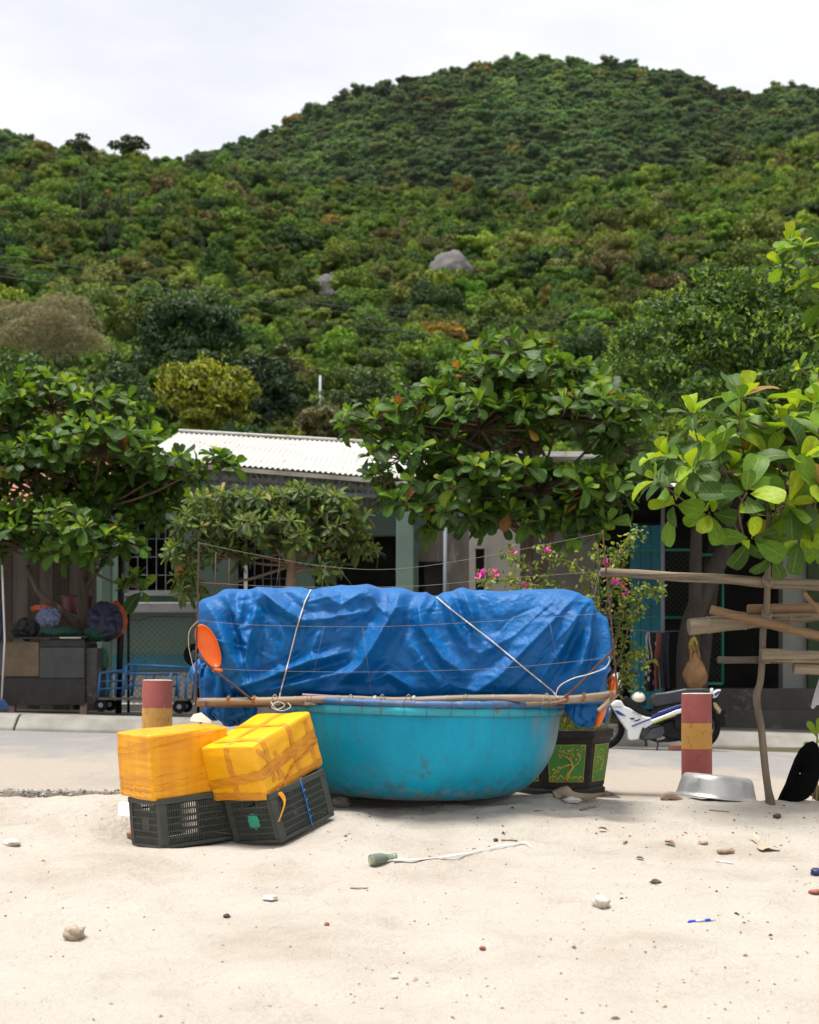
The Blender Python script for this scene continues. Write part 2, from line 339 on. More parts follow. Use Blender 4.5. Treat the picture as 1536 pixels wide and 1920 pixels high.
def rand_rot_quads(rs, C, N, size, aspect=0.55, jit=0.7):
    """one small leaf spray (a bent quad) at each centre C, roughly tangent to normal N; numpy; returns V (n*4,3)"""
    n = len(C); Nn = N + jit * rs.normal(size=(n, 3)); Nn /= np.linalg.norm(Nn, axis=1, keepdims=True) + 1e-9
    A = np.cross(Nn, rs.normal(size=(n, 3))); A /= np.linalg.norm(A, axis=1, keepdims=True) + 1e-9; B = np.cross(Nn, A)
    s = size[:, None] if hasattr(size, '__len__') else size
    V = np.stack([C - A * s, C - B * s * aspect + Nn * s * 0.15, C + A * s, C + B * s * aspect + Nn * s * 0.15], 1)
    return V.reshape(-1, 3)
def mesh_np(name, V, faces4, mat, attrs=None, smooth=False):
    me = bpy.data.meshes.new(name); nv = len(V); nf = len(faces4); k = faces4.shape[1]
    me.vertices.add(nv); me.vertices.foreach_set('co', np.ascontiguousarray(V, np.float32).ravel())
    me.loops.add(nf * k); me.loops.foreach_set('vertex_index', np.ascontiguousarray(faces4, np.int32).ravel())
    me.polygons.add(nf); me.polygons.foreach_set('loop_start', np.arange(0, nf * k, k, dtype=np.int32))
    if smooth: me.polygons.foreach_set('use_smooth', np.ones(nf, bool))
    for an, (ty, dom, data) in (attrs or {}).items():
        at = me.attributes.new(an, ty, dom); at.data.foreach_set({'FLOAT': 'value', 'FLOAT_COLOR': 'color', 'FLOAT_VECTOR': 'vector', 'INT': 'value'}[ty], np.ascontiguousarray(data).ravel())
    me.update(calc_edges=True); me.validate(); me.materials.append(mat); return me
def crown_points(rs, nl, nq, flat=0.75, lobe=(0.28, 0.5), low=-0.35):
    """points and normals over a bumpy dome made of nl lobes"""
    d = rs.normal(size=(nl, 3)); d /= np.linalg.norm(d, axis=1, keepdims=True); d[:, 2] = np.where(d[:, 2] < low, -d[:, 2], d[:, 2])
    c = d * (0.3 + 0.6 * rs.rand(nl, 1)) * np.array([1, 1, flat]); r = rs.uniform(lobe[0], lobe[1], nl)
    i = rs.choice(nl, nq, p=r ** 2 / (r ** 2).sum()); q = rs.normal(size=(nq, 3)); q /= np.linalg.norm(q, axis=1, keepdims=True)
    q[:, 2] = np.where((q[:, 2] < -0.3), -q[:, 2], q[:, 2]); R = r[i] * (0.86 + 0.2 * rs.rand(nq)); pts = c[i] + q * R[:, None] * np.array([1, 1, flat])
    return pts, q, c, r, i
def forest_crown(seed, nl, nq, qs, flat, lobe=(.16, .36)):
    rs = np.random.RandomState(seed); p, n, c, r, i = crown_points(rs, nl, nq, flat, lobe)
    V = rand_rot_quads(rs, p, n, rs.uniform(0.7, 1.3, nq) * qs, 0.6, 0.55); fc = np.arange(nq * 4).reshape(-1, 4)
    lobev = rs.rand(nl); lv = np.clip(0.5 * lobev[i] + 0.5 * rs.rand(nq), 0, 1)
    # inner mass of each lobe so that the crown is not hollow
    t = (1 + 5 ** .5) / 2; ico = np.array([(-1, t, 0), (1, t, 0), (-1, -t, 0), (1, -t, 0), (0, -1, t), (0, 1, t), (0, -1, -t), (0, 1, -t), (t, 0, -1), (t, 0, 1), (-t, 0, -1), (-t, 0, 1)]); ico = ico / np.linalg.norm(ico[0])
    icf = [(0, 11, 5), (0, 5, 1), (0, 1, 7), (0, 7, 10), (0, 10, 11), (1, 5, 9), (5, 11, 4), (11, 10, 2), (10, 7, 6), (7, 1, 8), (3, 9, 4), (3, 4, 2), (3, 2, 6), (3, 6, 8), (3, 8, 9), (4, 9, 5), (2, 4, 11), (6, 2, 10), (8, 6, 7), (9, 8, 1)]
    vs_ = [V]; fs = [[tuple(f) for f in fc]]; o = len(V); vals = [lv]
    for k in range(nl):
        vs_.append(c[k] + ico * r[k] * 0.78 * np.array([1, 1, flat])); fs.append([tuple(x + o for x in f) for f in icf]); o += 12; vals.append(np.full(20, 0.1))  # inner mass toned darker: shade between the leaves is put into its colour
    me = bpy.data.meshes.new('crown'); me.from_pydata([tuple(v) for v in np.concatenate(vs_)], [], sum(fs, [])); me.materials.append(m_forest)
    at = me.attributes.new('lv', 'FLOAT', 'FACE'); at.data.foreach_set('value', np.concatenate(vals).astype(np.float32)); return me
def crown_collection(name, specs):
    col = bpy.data.collections.new(name)
    for k, s in enumerate(specs): col.objects.link(bpy.data.objects.new('%s_%02d' % (name, k), forest_crown(*s)))
    return col
def scatter(name, pts, scl, cols, var, coll, label):
    n = len(pts); rs = np.random.RandomState(5); rot = np.stack([rs.normal(0, .12, n), rs.normal(0, .12, n), rs.uniform(0, 6.28, n)], 1)
    me = bpy.data.meshes.new(name); me.vertices.add(n); me.vertices.foreach_set('co', np.ascontiguousarray(pts, np.float32).ravel())
    for an, ty, key, d in (('rot', 'FLOAT_VECTOR', 'vector', rot), ('scl', 'FLOAT_VECTOR', 'vector', scl), ('tcol', 'FLOAT_COLOR', 'color', cols), ('var', 'INT', 'value', var)):
        at = me.attributes.new(an, ty, 'POINT'); at.data.foreach_set(key, np.ascontiguousarray(d, np.int32 if ty == 'INT' else np.float32).ravel())
    me.materials.append(m_forest)
    ob = bpy.data.objects.new(name, me); SC.collection.objects.link(ob); props(ob, label, 'forest', kind='stuff')
    ng = bpy.data.node_groups.new(name + '_nodes', 'GeometryNodeTree'); ng.interface.new_socket('Geometry', in_out='INPUT', socket_type='NodeSocketGeometry'); ng.interface.new_socket('Geometry', in_out='OUTPUT', socket_type='NodeSocketGeometry')
    gi = ng.nodes.new('NodeGroupInput'); go = ng.nodes.new('NodeGroupOutput'); ip = ng.nodes.new('GeometryNodeInstanceOnPoints'); ci = ng.nodes.new('GeometryNodeCollectionInfo')
    ci.inputs['Collection'].default_value = coll; ci.inputs['Separate Children'].default_value = True; ci.inputs['Reset Children'].default_value = True; ip.inputs['Pick Instance'].default_value = True
    def na(nm, ty):
        q = ng.nodes.new('GeometryNodeInputNamedAttribute'); q.data_type = ty; q.inputs['Name'].default_value = nm; return q.outputs['Attribute']
    K = ng.links.new; K(gi.outputs[0], ip.inputs['Points']); K(ci.outputs[0], ip.inputs['Instance']); K(na('var', 'INT'), ip.inputs['Instance Index'])
    er = ng.nodes.new('FunctionNodeEulerToRotation'); K(na('rot', 'FLOAT_VECTOR'), er.inputs[0]); K(er.outputs[0], ip.inputs['Rotation']); K(na('scl', 'FLOAT_VECTOR'), ip.inputs['Scale']); K(ip.outputs[0], go.inputs[0])
    md = ob.modifiers.new('scatter', 'NODES'); md.node_group = ng; return ob
def terrain_hit(px, py, y0=60, y1=900, lift=0.0):
    Ys = np.arange(y0, y1, 0.5); z = terr_z((px - CX) * Ys / F, Ys) + lift; zz = CZ - (py - HY) * Ys / F; i = int(np.argmax(z >= zz)); return Vector(((px - CX) * Ys[i] / F, Ys[i], z[i] - lift))

boulders = [(845, 492, 76, 54, 'big pale grey boulder among the trees high on the wooded slope'), (617, 538, 66, 50, 'dark grey streaked boulder poking out of the wooded slope')]
bpos = [terrain_hit(b[0], b[1] + b[3] / 2, lift=1.0) for b in boulders]

def hill_scatter():
    rs = np.random.RandomState(12)
    def jit(y0, y1, sp, wx):
        out_ = []
        y = y0
        while y < y1:
            w = wx * y + 24; n = int(2 * w / sp); x = -w + (np.arange(n) + rs.rand(n)) * sp; out_.append(np.stack([x, y + sp * rs.rand(n)], 1)); y += sp * 0.9
        return np.concatenate(out_)
    # front hill
    p = np.concatenate([jit(56, 140, 1.6, 0.40), jit(140, 318, 2.0, 0.38)]); 
    for (bx, by, bw, bh, _), bp in zip(boulders, bpos):
        hw = bw / 2 * bp.y / F; p = p[~((abs(p[:, 0] - bp.x) < hw * 1.0) & (p[:, 1] > bp.y - 10) & (p[:, 1] < bp.y + 2))]
    z = terr_z(p[:, 0], p[:, 1]); n = len(p); s = np.clip(np.exp(rs.normal(0.28, 0.42, n)), 0.6, 3.4)
    s *= np.interp(p[:, 1], [55, 130, 300], [0.8, 1.0, 1.12])
    pal = np.array([(.065, .115, .018), (.10, .155, .022), (.145, .195, .03), (.042, .078, .018), (.03, .058, .018), (.115, .13, .034), (.105, .10, .048), (.115, .175, .022), (.20, .12, .03)])
    pw = np.array([.25, .24, .11, .13, .07, .09, .025, .09, .003])
    patch = fbm(p[:, 0] / 30, p[:, 1] / 40, 3, 80); up = sstep(120, 260, p[:, 1])
    ci = rs.choice(len(pal), n, p=pw / pw.sum()); br = (patch + up * 0.10 > 0.26) & (rs.rand(n) < 0.35); ci = np.where(br, rs.choice([5, 6, 5, 0], n), ci)
    pm = 1 + .55 * fbm(p[:, 0] / 16, p[:, 1] / 22, 3, 55)[:, None]; col = pal[ci] * np.array([1.1, 1.13, .72]) * pm * rs.uniform(0.75, 1.3, (n, 1)) * (1 + 0.1 * rs.normal(size=(n, 3)))
    scl = np.stack([s * rs.uniform(.85, 1.2, n), s * rs.uniform(.85, 1.2, n), s * rs.uniform(0.8, 1.35, n)], 1)
    pts = np.stack([p[:, 0], p[:, 1], z + s * rs.uniform(.15, .75, n) + 0.2], 1)
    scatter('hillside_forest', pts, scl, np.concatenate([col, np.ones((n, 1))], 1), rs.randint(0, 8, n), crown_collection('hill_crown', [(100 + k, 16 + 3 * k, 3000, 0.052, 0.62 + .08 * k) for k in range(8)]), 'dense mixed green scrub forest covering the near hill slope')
    # mountain behind
    p = jit(420, 760, 3.1, 0.36); z = terr_z(p[:, 0], p[:, 1]); n = len(p); s = np.clip(np.exp(rs.normal(0.95, 0.42, n)), 1.1, 6.0)
    pal = np.array([(.058, .105, .045), (.075, .128, .048), (.10, .15, .05), (.045, .082, .04), (.085, .105, .052), (.17, .12, .045)]); pw = np.array([.33, .29, .16, .15, .06, .006])
    patch = fbm(p[:, 0] / 70, p[:, 1] / 90, 3, 81); ci = rs.choice(len(pal), n, p=pw / pw.sum()); ci = np.where((patch > 0.33) & (rs.rand(n) < .35), 4, ci)
    pm = 1 + .6 * fbm(p[:, 0] / 34, p[:, 1] / 40, 3, 56)[:, None]; col = pal[ci] * np.array([1.2, 1.22, .78]) * pm * rs.uniform(0.65, 1.4, (n, 1)) * (1 + 0.08 * rs.normal(size=(n, 3)))
    scl = np.stack([s * rs.uniform(.9, 1.25, n), s * rs.uniform(.9, 1.25, n), s * rs.uniform(0.75, 1.15, n)], 1)
    pts = np.stack([p[:, 0], p[:, 1], z + s * rs.uniform(.1, .7, n) + 0.3], 1)
    scatter('mountain_forest', pts, scl, np.concatenate([col, np.ones((n, 1))], 1), rs.randint(0, 6, n), crown_collection('mountain_crown', [(200 + k, 18 + 2 * k, 1300, 0.068, 0.6 + .05 * k) for k in range(6)]), 'dark bluish green forest covering the high mountain behind')
hill_scatter()

def rock(name, c, r, mat, seed, label=None, cat='rock', nu=28, nv=18, amp=0.28, rough=1.0, flat_bottom=None, parent=None, R=None):
    def fn(p):
        q = p * 1.3 * rough + Vector((seed * 3.1, seed * 1.7, 0)); return 1 + amp * mnoise.noise(q) + amp * 0.5 * mnoise.noise(q * 2.6) + amp * 0.2 * mnoise.noise(q * 6)
    mb = MB(); mb.ell(c, r, nu, nv, R, fn=fn); return obj(name, mb, mat, parent, smooth=True, label=label, cat=cat if label else None)
m_rockp = M('pale_granite', (0.155, 0.143, 0.138), (0.09, 0.086, 0.083), 0.5, 0.9, 0.6, 3, 0.2, stretch=(1.6, 1.6, 0.3), c3=(0.12, 0.11, 0.11), s3=1.1)
m_rockd = M('dark_granite', (0.10, 0.093, 0.093), (0.06, 0.056, 0.06), 0.6, 0.9, 0.6, 3, 0.2, stretch=(1.6, 1.6, 0.25), c3=(0.20, 0.18, 0.17), s3=1.3)
for k, ((bx, by, bw, bh, lab), bp) in enumerate(zip(boulders, bpos)):
    s = bp.y / F; o = rock('boulder', P(bx, by + bh * .35, bp.y - 4), (bw / 2 * s * 1.05, bw / 2.4 * s, bh * s * .72), (m_rockp, m_rockd)[k], 3 + 4 * k, lab, 'boulder', 36, 24, .30, .8)

# broken asphalt crumbs along the near road edge at left
rs = np.random.RandomState(44); V = []; cols = []
for k in range(900):
    x = rs.uniform(-4.6, -1.55); jj = .16 * float(fbm(np.array([x * 1.6]), np.array([2.0]), 4, 70)[0]); y = 9.62 + jj + rs.normal(-.02, .035); z = max(float(rz(np.array([x]), np.array([y]))[0]) - rs.uniform(.0, .11) * (y < 9.64 + jj), sz1(x, y)); q = rs.uniform(.006, .02) * (1 + (rs.rand() < .08)); c = Vector((x, y, z))
    d = [Vector(v) * q * rs.uniform(.6, 1.2) for v in ((1, 0, 0), (0, 1, 0), (-1, 0, 0), (0, -1, 0), (0, 0, 1), (0, 0, -.6))]; g_ = rs.uniform(.08, .36)
    for f in ((0, 1, 4), (1, 2, 4), (2, 3, 4), (3, 0, 4), (1, 0, 5), (2, 1, 5), (3, 2, 5), (0, 3, 5)): V += [c + d[i] for i in f]
    tint = (1.25, .8, .6) if rs.rand() < .12 else (1, .95, .88); cols += [(g_ * tint[0], g_ * tint[1], g_ * tint[2], 1)] * 24
m_chip, t_, b_, o_ = nodes_of('coloured_chips'); at_ = t_.nodes.new('ShaderNodeAttribute'); at_.attribute_name = 'col'; t_.links.new(at_.outputs['Color'], b_.inputs['Base Color']); b_.inputs['Roughness'].default_value = .95; b_.inputs['Specular IOR Level'].default_value = .1
me = mesh_np('gravel', np.array([tuple(v) for v in V]), np.arange(len(V)).reshape(-1, 3), m_chip, {'col': ('FLOAT_COLOR', 'POINT', np.array(cols, np.float32))})
o = bpy.data.objects.new('gravel', me); SC.collection.objects.link(o); props(o, 'loose asphalt crumbs along the broken near edge of the road', 'gravel', kind='stuff')
# ------------------------------------------------------------------ round boat
def boat_material():
    m, t, b, o = nodes_of('turquoise_hull')
    n = noise_node(t, 2.2, 6, 0.65, stretch=(1, 1, 0.6)); c = ramp(t, n.outputs['Fac'], [(0.3, (0.0, 0.22, 0.365)), (0.55, (0.0, 0.29, 0.465)), (0.75, (0.0, 0.34, 0.52))]).outputs['Color']
    tc = t.nodes.new('ShaderNodeTexCoord'); sp = t.nodes.new('ShaderNodeSeparateXYZ'); t.links.new(tc.outputs['Object'], sp.inputs[0])
    # worn grey scuffs low on the hull and a bare weathered flank on the right-hand side
    n2 = noise_node(t, 11, 8, 0.75); 
    h = t.nodes.new('ShaderNodeMapRange'); h.inputs['From Min'].default_value = 0.42; h.inputs['From Max'].default_value = 0.05; h.inputs['To Max'].default_value = 0.16; t.links.new(sp.outputs[2], h.inputs['Value'])
    ad = t.nodes.new('ShaderNodeMath'); ad.operation = 'ADD'; t.links.new(n2.outputs['Fac'], ad.inputs[0]); t.links.new(h.outputs[0], ad.inputs[1])
    f = ramp(t, ad.outputs[0], [(0.63, 0.0), (0.74, 0.7)]).outputs['Color']; c = mixc(t, f, c, (0.05, 0.14, 0.18))
    h3 = t.nodes.new('ShaderNodeMapRange'); h3.inputs['From Min'].default_value = 0.13; h3.inputs['From Max'].default_value = 0.0; h3.inputs['To Max'].default_value = 0.3; t.links.new(sp.outputs[2], h3.inputs['Value']); n7 = noise_node(t, 16, 6, 0.7); a7 = t.nodes.new('ShaderNodeMath'); a7.operation = 'ADD'; t.links.new(n7.outputs['Fac'], a7.inputs[0]); t.links.new(h3.outputs[0], a7.inputs[1]); f = ramp(t, a7.outputs[0], [(0.62, 0.0), (0.8, 0.6)]).outputs['Color']; c = mixc(t, f, c, (0.25, 0.21, 0.16))
    n8 = noise_node(t, 40, 4, 0.6, stretch=(.15, .15, 1.6)); f = ramp(t, n8.outputs['Fac'], [(0.66, 0.0), (0.70, 0.45)]).outputs['Color']; c = mixc(t, f, c, (0.12, 0.30, 0.36))
    h2 = t.nodes.new('ShaderNodeMapRange'); h2.inputs['From Min'].default_value = 0.66; h2.inputs['From Max'].default_value = 0.95; h2.inputs['To Max'].default_value = 0.55; t.links.new(sp.outputs[0], h2.inputs['Value'])
    n3 = noise_node(t, 5, 6, 0.7); ad = t.nodes.new('ShaderNodeMath'); ad.operation = 'ADD'; t.links.new(n3.outputs['Fac'], ad.inputs[0]); t.links.new(h2.outputs[0], ad.inputs[1])
    f = ramp(t, ad.outputs[0], [(0.68, 0.0), (0.95, 0.85)]).outputs['Color']; c = mixc(t, f, c, (0.17, 0.24, 0.26))
    n4 = noise_node(t, 26, 3, 0.5); f = ramp(t, n4.outputs['Fac'], [(0.72, 0.0), (0.74, 0.8)]).outputs['Color']; c = mixc(t, f, c, (0.10, 0.09, 0.08))
    n5 = noise_node(t, 9, 5, 0.6, stretch=(2.2, 2.2, 0.12)); f = ramp(t, n5.outputs['Fac'], [(0.56, 0.0), (0.72, 0.35)]).outputs['Color']; c = mixc(t, f, c, (0.03, 0.13, 0.18))
    t.links.new(c, b.inputs['Base Color']); rr = ramp(t, n2.outputs['Fac'], [(0.3, 0.35), (0.7, 0.6)]).outputs['Color']; t.links.new(rr, b.inputs['Roughness']); b.inputs['Specular IOR Level'].default_value = 0.25
    bn = noise_node(t, 6, 5, 0.6); bumpn(t, b, bn.outputs['Fac'], 0.25, 0.02); return m
m_hull = boat_material()
m_lip = M('turquoise_lip', (0.01, 0.33, 0.44), (0.02, 0.27, 0.36), 5, 0.5, c3=(0.20, 0.09, 0.03), s3=9, band3=(0.60, 0.70), bump=0.3, bscale=30)
m_wrap = M('blue_gunwale_wrap', (0.03, 0.13, 0.33), (0.07, 0.10, 0.16), 6, 0.6, 0.4, 50, c3=(0.22, 0.25, 0.3), s3=14, band3=(0.58, 0.7))
m_rust = M('rusty_iron', (0.10, 0.045, 0.03), (0.05, 0.03, 0.025), 20, 0.85, 0.4, 80, c3=(0.22, 0.09, 0.035), s3=30)
m_wire = M('old_wire', (0.22, 0.20, 0.18), (0.12, 0.10, 0.09), 20, 0.7)
BC = Vector((XA(778, 9.5), 9.5, 0.085)); MBoat = Matrix.Translation(BC) @ Matrix.Rotation(math.radians(1.3), 4, 'Y') @ Matrix.Rotation(math.radians(0.6), 4, 'X')
boat = thing('round_boat', BC, 'round turquoise fibreglass basket boat resting on the sand under a blue tarpaulin', 'boat', M=MBoat)
HP = [(0.0, 0.0), (0.35, 0.0), (0.55, 0.004), (0.64, 0.018), (0.70, 0.045), (0.755, 0.085), (0.80, 0.13), (0.84, 0.18), (0.875, 0.235), (0.90, 0.29), (0.92, 0.35), (0.934, 0.42), (0.943, 0.49), (0.948, 0.56), (0.95, 0.60)]
def hwob(a, j): return 0.006 * math.sin(3 * a + 1) + 0.004 * math.sin(7 * a + j * 0.3)
mb = MB(); mb.lathe(HP + [(0.93, 0.60), (0.91, 0.4), (0.8, 0.16), (0.5, 0.03), (0.0, 0.03)], 96, wob=hwob); obj('hull', mb, m_hull, boat, smooth=True, local=True, auto=50)
mb = MB(); mb.lathe([(0.945, 0.555), (0.966, 0.553), (0.972, 0.575), (0.970, 0.598), (0.962, 0.604), (0.93, 0.604)], 96, wob=hwob); obj('rim_band', mb, m_lip, boat, smooth=True, local=True, auto=50)
mb = MB(); n = 120; G = []
for k in range(n):
    a = 2 * math.pi * k / n; r0 = 0.962 + 0.004 * math.sin(9 * a); ring = []
    for q in range(10):
        b_ = 2 * math.pi * q / 10; rr = 0.022 * (1 + 0.13 * math.sin(a * 31 + q)); ring.append((((r0 + rr * math.cos(b_)) * math.cos(a)), ((r0 + rr * math.cos(b_)) * math.sin(a)), 0.624 + rr * math.sin(b_) * 1.0 + 0.004 * math.sin(5 * a)))
    G.append(ring)
G.append(G[0]); mb.grid(np.array(G), wrapu=True); gun = obj('gunwale', mb, m_wrap, boat, smooth=True, local=True)
mb = MB()
for k in range(46):
    a = 2 * math.pi * (k + rnd.uniform(-.2, .2)) / 46; ca, sa = math.cos(a), math.sin(a)
    mb.tube([(ca * 0.94, sa * 0.94, 0.645), (ca * 0.975, sa * 0.975, 0.648), (ca * 0.989, sa * 0.989, 0.625), (ca * 0.981, sa * 0.981, 0.585), (ca * 0.978, sa * 0.978, 0.548)], 0.0011, 5)
mb.tube([(0.975 * math.cos(q / 40 * 6.2832), 0.975 * math.sin(q / 40 * 6.2832), 0.553) for q in range(41)], 0.0010, 5)
obj('lashing', mb, m_rust, boat, smooth=True, local=True, kind='stuff')

# ------------------------------------------------------------------ blue tarpaulin over the load
def tarp_material(name, base, dark):
    m, t, b, o = nodes_of(name)
    n = noise_node(t, 4.5, 5, 0.6); c = ramp(t, n.outputs['Fac'], [(0.3, dark), (0.65, base)]).outputs['Color']
    n2 = noise_node(t, 34, 6, 0.75, stretch=(1, 1, 1.6)); f = ramp(t, n2.outputs['Fac'], [(0.66, 0.0), (0.78, 0.35)]).outputs['Color']; c = mixc(t, f, c, (0.12, 0.33, 0.70))
    t.links.new(c, b.inputs['Base Color']); b.inputs['Specular IOR Level'].default_value = 0.28
    r = ramp(t, n2.outputs['Fac'], [(0.3, 0.38), (0.7, 0.56)]).outputs['Color']; t.links.new(r, b.inputs['Roughness'])
    v = t.nodes.new('ShaderNodeTexVoronoi'); v.feature = 'F1'; v.inputs['Scale'].default_value = 34; v.inputs['Randomness'].default_value = 1.0
    tc = t.nodes.new('ShaderNodeTexCoord'); nn = noise_node(t, 8, 3, 0.6); vm = t.nodes.new('ShaderNodeVectorMath'); vm.operation = 'MULTIPLY_ADD'; vm.inputs[1].default_value = (0.09, 0.09, 0.09)
    t.links.new(nn.outputs['Color'], vm.inputs[0]); t.links.new(tc.outputs['Object'], vm.inputs[2]); t.links.new(vm.outputs[0], v.inputs['Vector'])
    n3 = noise_node(t, 24, 8, 0.68, dist=1.0); s = t.nodes.new('ShaderNodeMath'); s.operation = 'MULTIPLY_ADD'; s.inputs[1].default_value = 0.35; t.links.new(v.outputs['Distance'], s.inputs[0]); t.links.new(n3.outputs['Fac'], s.inputs[2])
    bumpn(t, b, s.outputs[0], 0.6, 0.011); return m
m_tarp = tarp_material('blue_tarpaulin', (0.0, 0.112, 0.345), (0.0, 0.078, 0.265))
TC = Vector((XA(757, 9.0), 9.38, 0.69)); TA, TB, TH = 1.305, 0.52, 0.745
_topx = [360, 380, 400, 430, 470, 560, 590, 640, 700, 760, 800, 818, 835, 860, 900, 940, 1000, 1040, 1075, 1110, 1130, 1150]
_topy = [1118, 1110, 1104, 1093, 1097, 1099, 1106, 1097, 1098, 1101, 1109, 1116, 1109, 1103, 1107, 1109, 1101, 1096, 1098, 1106, 1112, 1122]
def superell(n, e, a, b):
    t = np.linspace(0, 2 * np.pi, 8001); x = a * np.sign(np.cos(t)) * abs(np.cos(t)) ** (2 / e); y = b * np.sign(np.sin(t)) * abs(np.sin(t)) ** (2 / e)
    w = np.hypot(np.diff(x), np.diff(y)) * np.where((y[1:] < 0), 3.2, 1.0); s = np.concatenate([[0], np.cumsum(w)]); q = np.linspace(0, s[-1], n + 1)[:-1]
    return np.interp(q, s, x), np.interp(q, s, y)
NU, NV = 520, 118
px_, py_ = superell(NU, 7.0, TA, TB)
t = np.linspace(0, np.pi / 2, 4001); rr = np.cos(t) ** (2 / 7.5); zz = np.sin(t) ** (2 / 7.5); w = np.hypot(np.diff(rr) * 0.5, np.diff(zz) * TH); w *= np.where(rr[1:] > 0.8, 1.9, 0.8)
s = np.concatenate([[0], np.cumsum(w)]); q = np.linspace(0, s[-1], NV); rv = np.interp(q, s, rr); zv = np.interp(q, s, zz)
X = TC.x + px_[None, :] * rv[:, None]; Y = TC.y + py_[None, :] * rv[:, None]; Z = np.repeat(zv[:, None], NU, 1)
ppx = CX + F * X / Y; ztop = CZ - (np.interp(ppx, _topx, _topy) - HY) * 9.0 / F; Z = TC.z + Z * (ztop - TC.z) + 0.0 * X
ppy = HY - F * (Z - CZ) / Y
front = sstep(0.1, -0.3, py_)[None, :] * np.ones_like(X)
folds = [  # (polyline in photo pixels, half width px, height m, one-sided step?)
 ([(1090, 1104), (1040, 1158), (985, 1215), (930, 1272), (880, 1306)], 13, .050, 0), ([(1106, 1118), (1060, 1180), (1000, 1245), (940, 1303)], 11, .042, 0), ([(1080, 1160), (1045, 1225), (1005, 1285), (985, 1306)], 9, .034, 0),
 ([(1112, 1125), (1100, 1190), (1078, 1262), (1060, 1300)], 9, .034, 0), ([(1130, 1140), (1128, 1220), (1118, 1300)], 7, .03, 0), ([(1060, 1100), (1010, 1150), (960, 1195), (900, 1225)], 10, .022, 0),
 ([(412, 1100), (405, 1130), (425, 1185), (450, 1250), (470, 1306)], 10, .055, 1), ([(440, 1094), (432, 1120), (445, 1160)], 9, .03, 1), ([(482, 1125), (470, 1190), (462, 1240), (480, 1300)], 8, .032, 0), ([(455, 1120), (450, 1165), (462, 1215)], 7, .03, 0),
 ([(485, 1104), (520, 1132), (556, 1158), (572, 1164)], 9, .038, 0), ([(572, 1164), (610, 1160), (660, 1152), (690, 1145)], 7, .022, 0), ([(600, 1110), (640, 1135), (665, 1120), (690, 1104)], 9, .022, 0),
 ([(748, 1118), (742, 1140), (706, 1202), (680, 1244), (628, 1287)], 13, .048, 0), ([(690, 1110), (720, 1150), (742, 1140)], 9, .02, 0), ([(440, 1292), (500, 1272), (580, 1240), (655, 1222)], 7, .034, 0), ([(470, 1300), (560, 1282), (640, 1262), (690, 1262)], 8, .03, 0),
 ([(690, 1280), (730, 1262), (765, 1285), (772, 1300)], 7, .03, 0), ([(868, 1107), (884, 1150), (890, 1190)], 7, .025, 0), ([(905, 1105), (930, 1150), (940, 1175)], 6, .02, 0), ([(826, 1112), (842, 1135), (850, 1170), (880, 1215)], 7, .026, 0), ([(800, 1110), (785, 1140), (792, 1180), (830, 1235), (870, 1262)], 9, .028, 0),
 ([(770, 1200), (800, 1250), (830, 1290)], 9, .02, 0), ([(600, 1180), (585, 1225), (600, 1262)], 8, .018, 0), ([(520, 1150), (535, 1200), (525, 1250)], 10, .02, 0), ([(560, 1290), (640, 1300), (760, 1303)], 6, .025, 0)]
rs = np.random.RandomState(4)
for _ in range(110):
    x0, y0 = rs.uniform(380, 1140), rs.uniform(1105, 1300); a = rs.choice([rs.normal(0.0, .35), rs.normal(2.2, .35), rs.normal(.8, .3)]); l = rs.uniform(14, 60)
    folds.append(([(x0, y0), (x0 + l * math.cos(a) + rs.normal(0, 4), y0 + l * math.sin(a) + rs.normal(0, 4)), (x0 + 2 * l * math.cos(a), y0 + 2 * l * math.sin(a))], rs.uniform(1.8, 4.5), rs.uniform(-.010, .013), 0))
D = np.zeros_like(X)
for pl, hw, amp, step in folds:
    pl = np.array(pl, float); best = np.full(X.shape, 1e9); side = np.zeros(X.shape); tt = np.zeros(X.shape); seg = np.hypot(*np.diff(pl, axis=0).T); tot = seg.sum(); acc = 0
    bx0, by0 = pl.min(0) - 6 * hw; bx1, by1 = pl.max(0) + 6 * hw
    msk = (ppx > bx0) & (ppx < bx1) & (ppy > by0) & (ppy < by1) & (front > 0)
    if not msk.any(): continue
    ax_, ay_ = ppx[msk], ppy[msk]; bt = np.full(ax_.shape, 1e9); sd_ = np.zeros(ax_.shape); tq = np.zeros(ax_.shape)
    for k in range(len(pl) - 1):
        d = pl[k + 1] - pl[k]; L2 = d @ d; u = np.clip(((ax_ - pl[k, 0]) * d[0] + (ay_ - pl[k, 1]) * d[1]) / L2, 0, 1); ex = ax_ - pl[k, 0] - u * d[0]; ey = ay_ - pl[k, 1] - u * d[1]; dd = np.hypot(ex, ey)
        cl = dd < bt; bt = np.where(cl, dd, bt); sd_ = np.where(cl, np.sign(ex * d[1] - ey * d[0]), sd_); tq = np.where(cl, (acc + u * seg[k]) / tot, tq); acc += seg[k]
    end = np.sin(np.pi * np.clip(tq, 0.06, 0.94)) ** 0.5
    g = np.exp(-(bt / (hw * 1.1)) ** 1.05)
    if step: g = np.where(sd_ < 0, np.exp(-(bt / (hw * 4)) ** 2), np.exp(-(bt / (hw * 0.5)) ** 1.5))
    else: g = g - 0.35 * np.exp(-((bt - 2.4 * hw) / (1.1 * hw)) ** 2)
    D[msk] += 2.1 * amp * g * end if hw > 6.2 else amp * g * end
dx = X * 1.0; D += 0.06 * fbm(X * 2.1 + 3, Z * 2.6 + Y, 3, 90) + 0.010 * (abs(fbm(X * 7 + 0.6 * Z, Z * 8 + Y * 6, 3, 95)) - 0.2) + 0.004 * fbm(X * 24, Z * 26 + Y * 20, 3, 99)
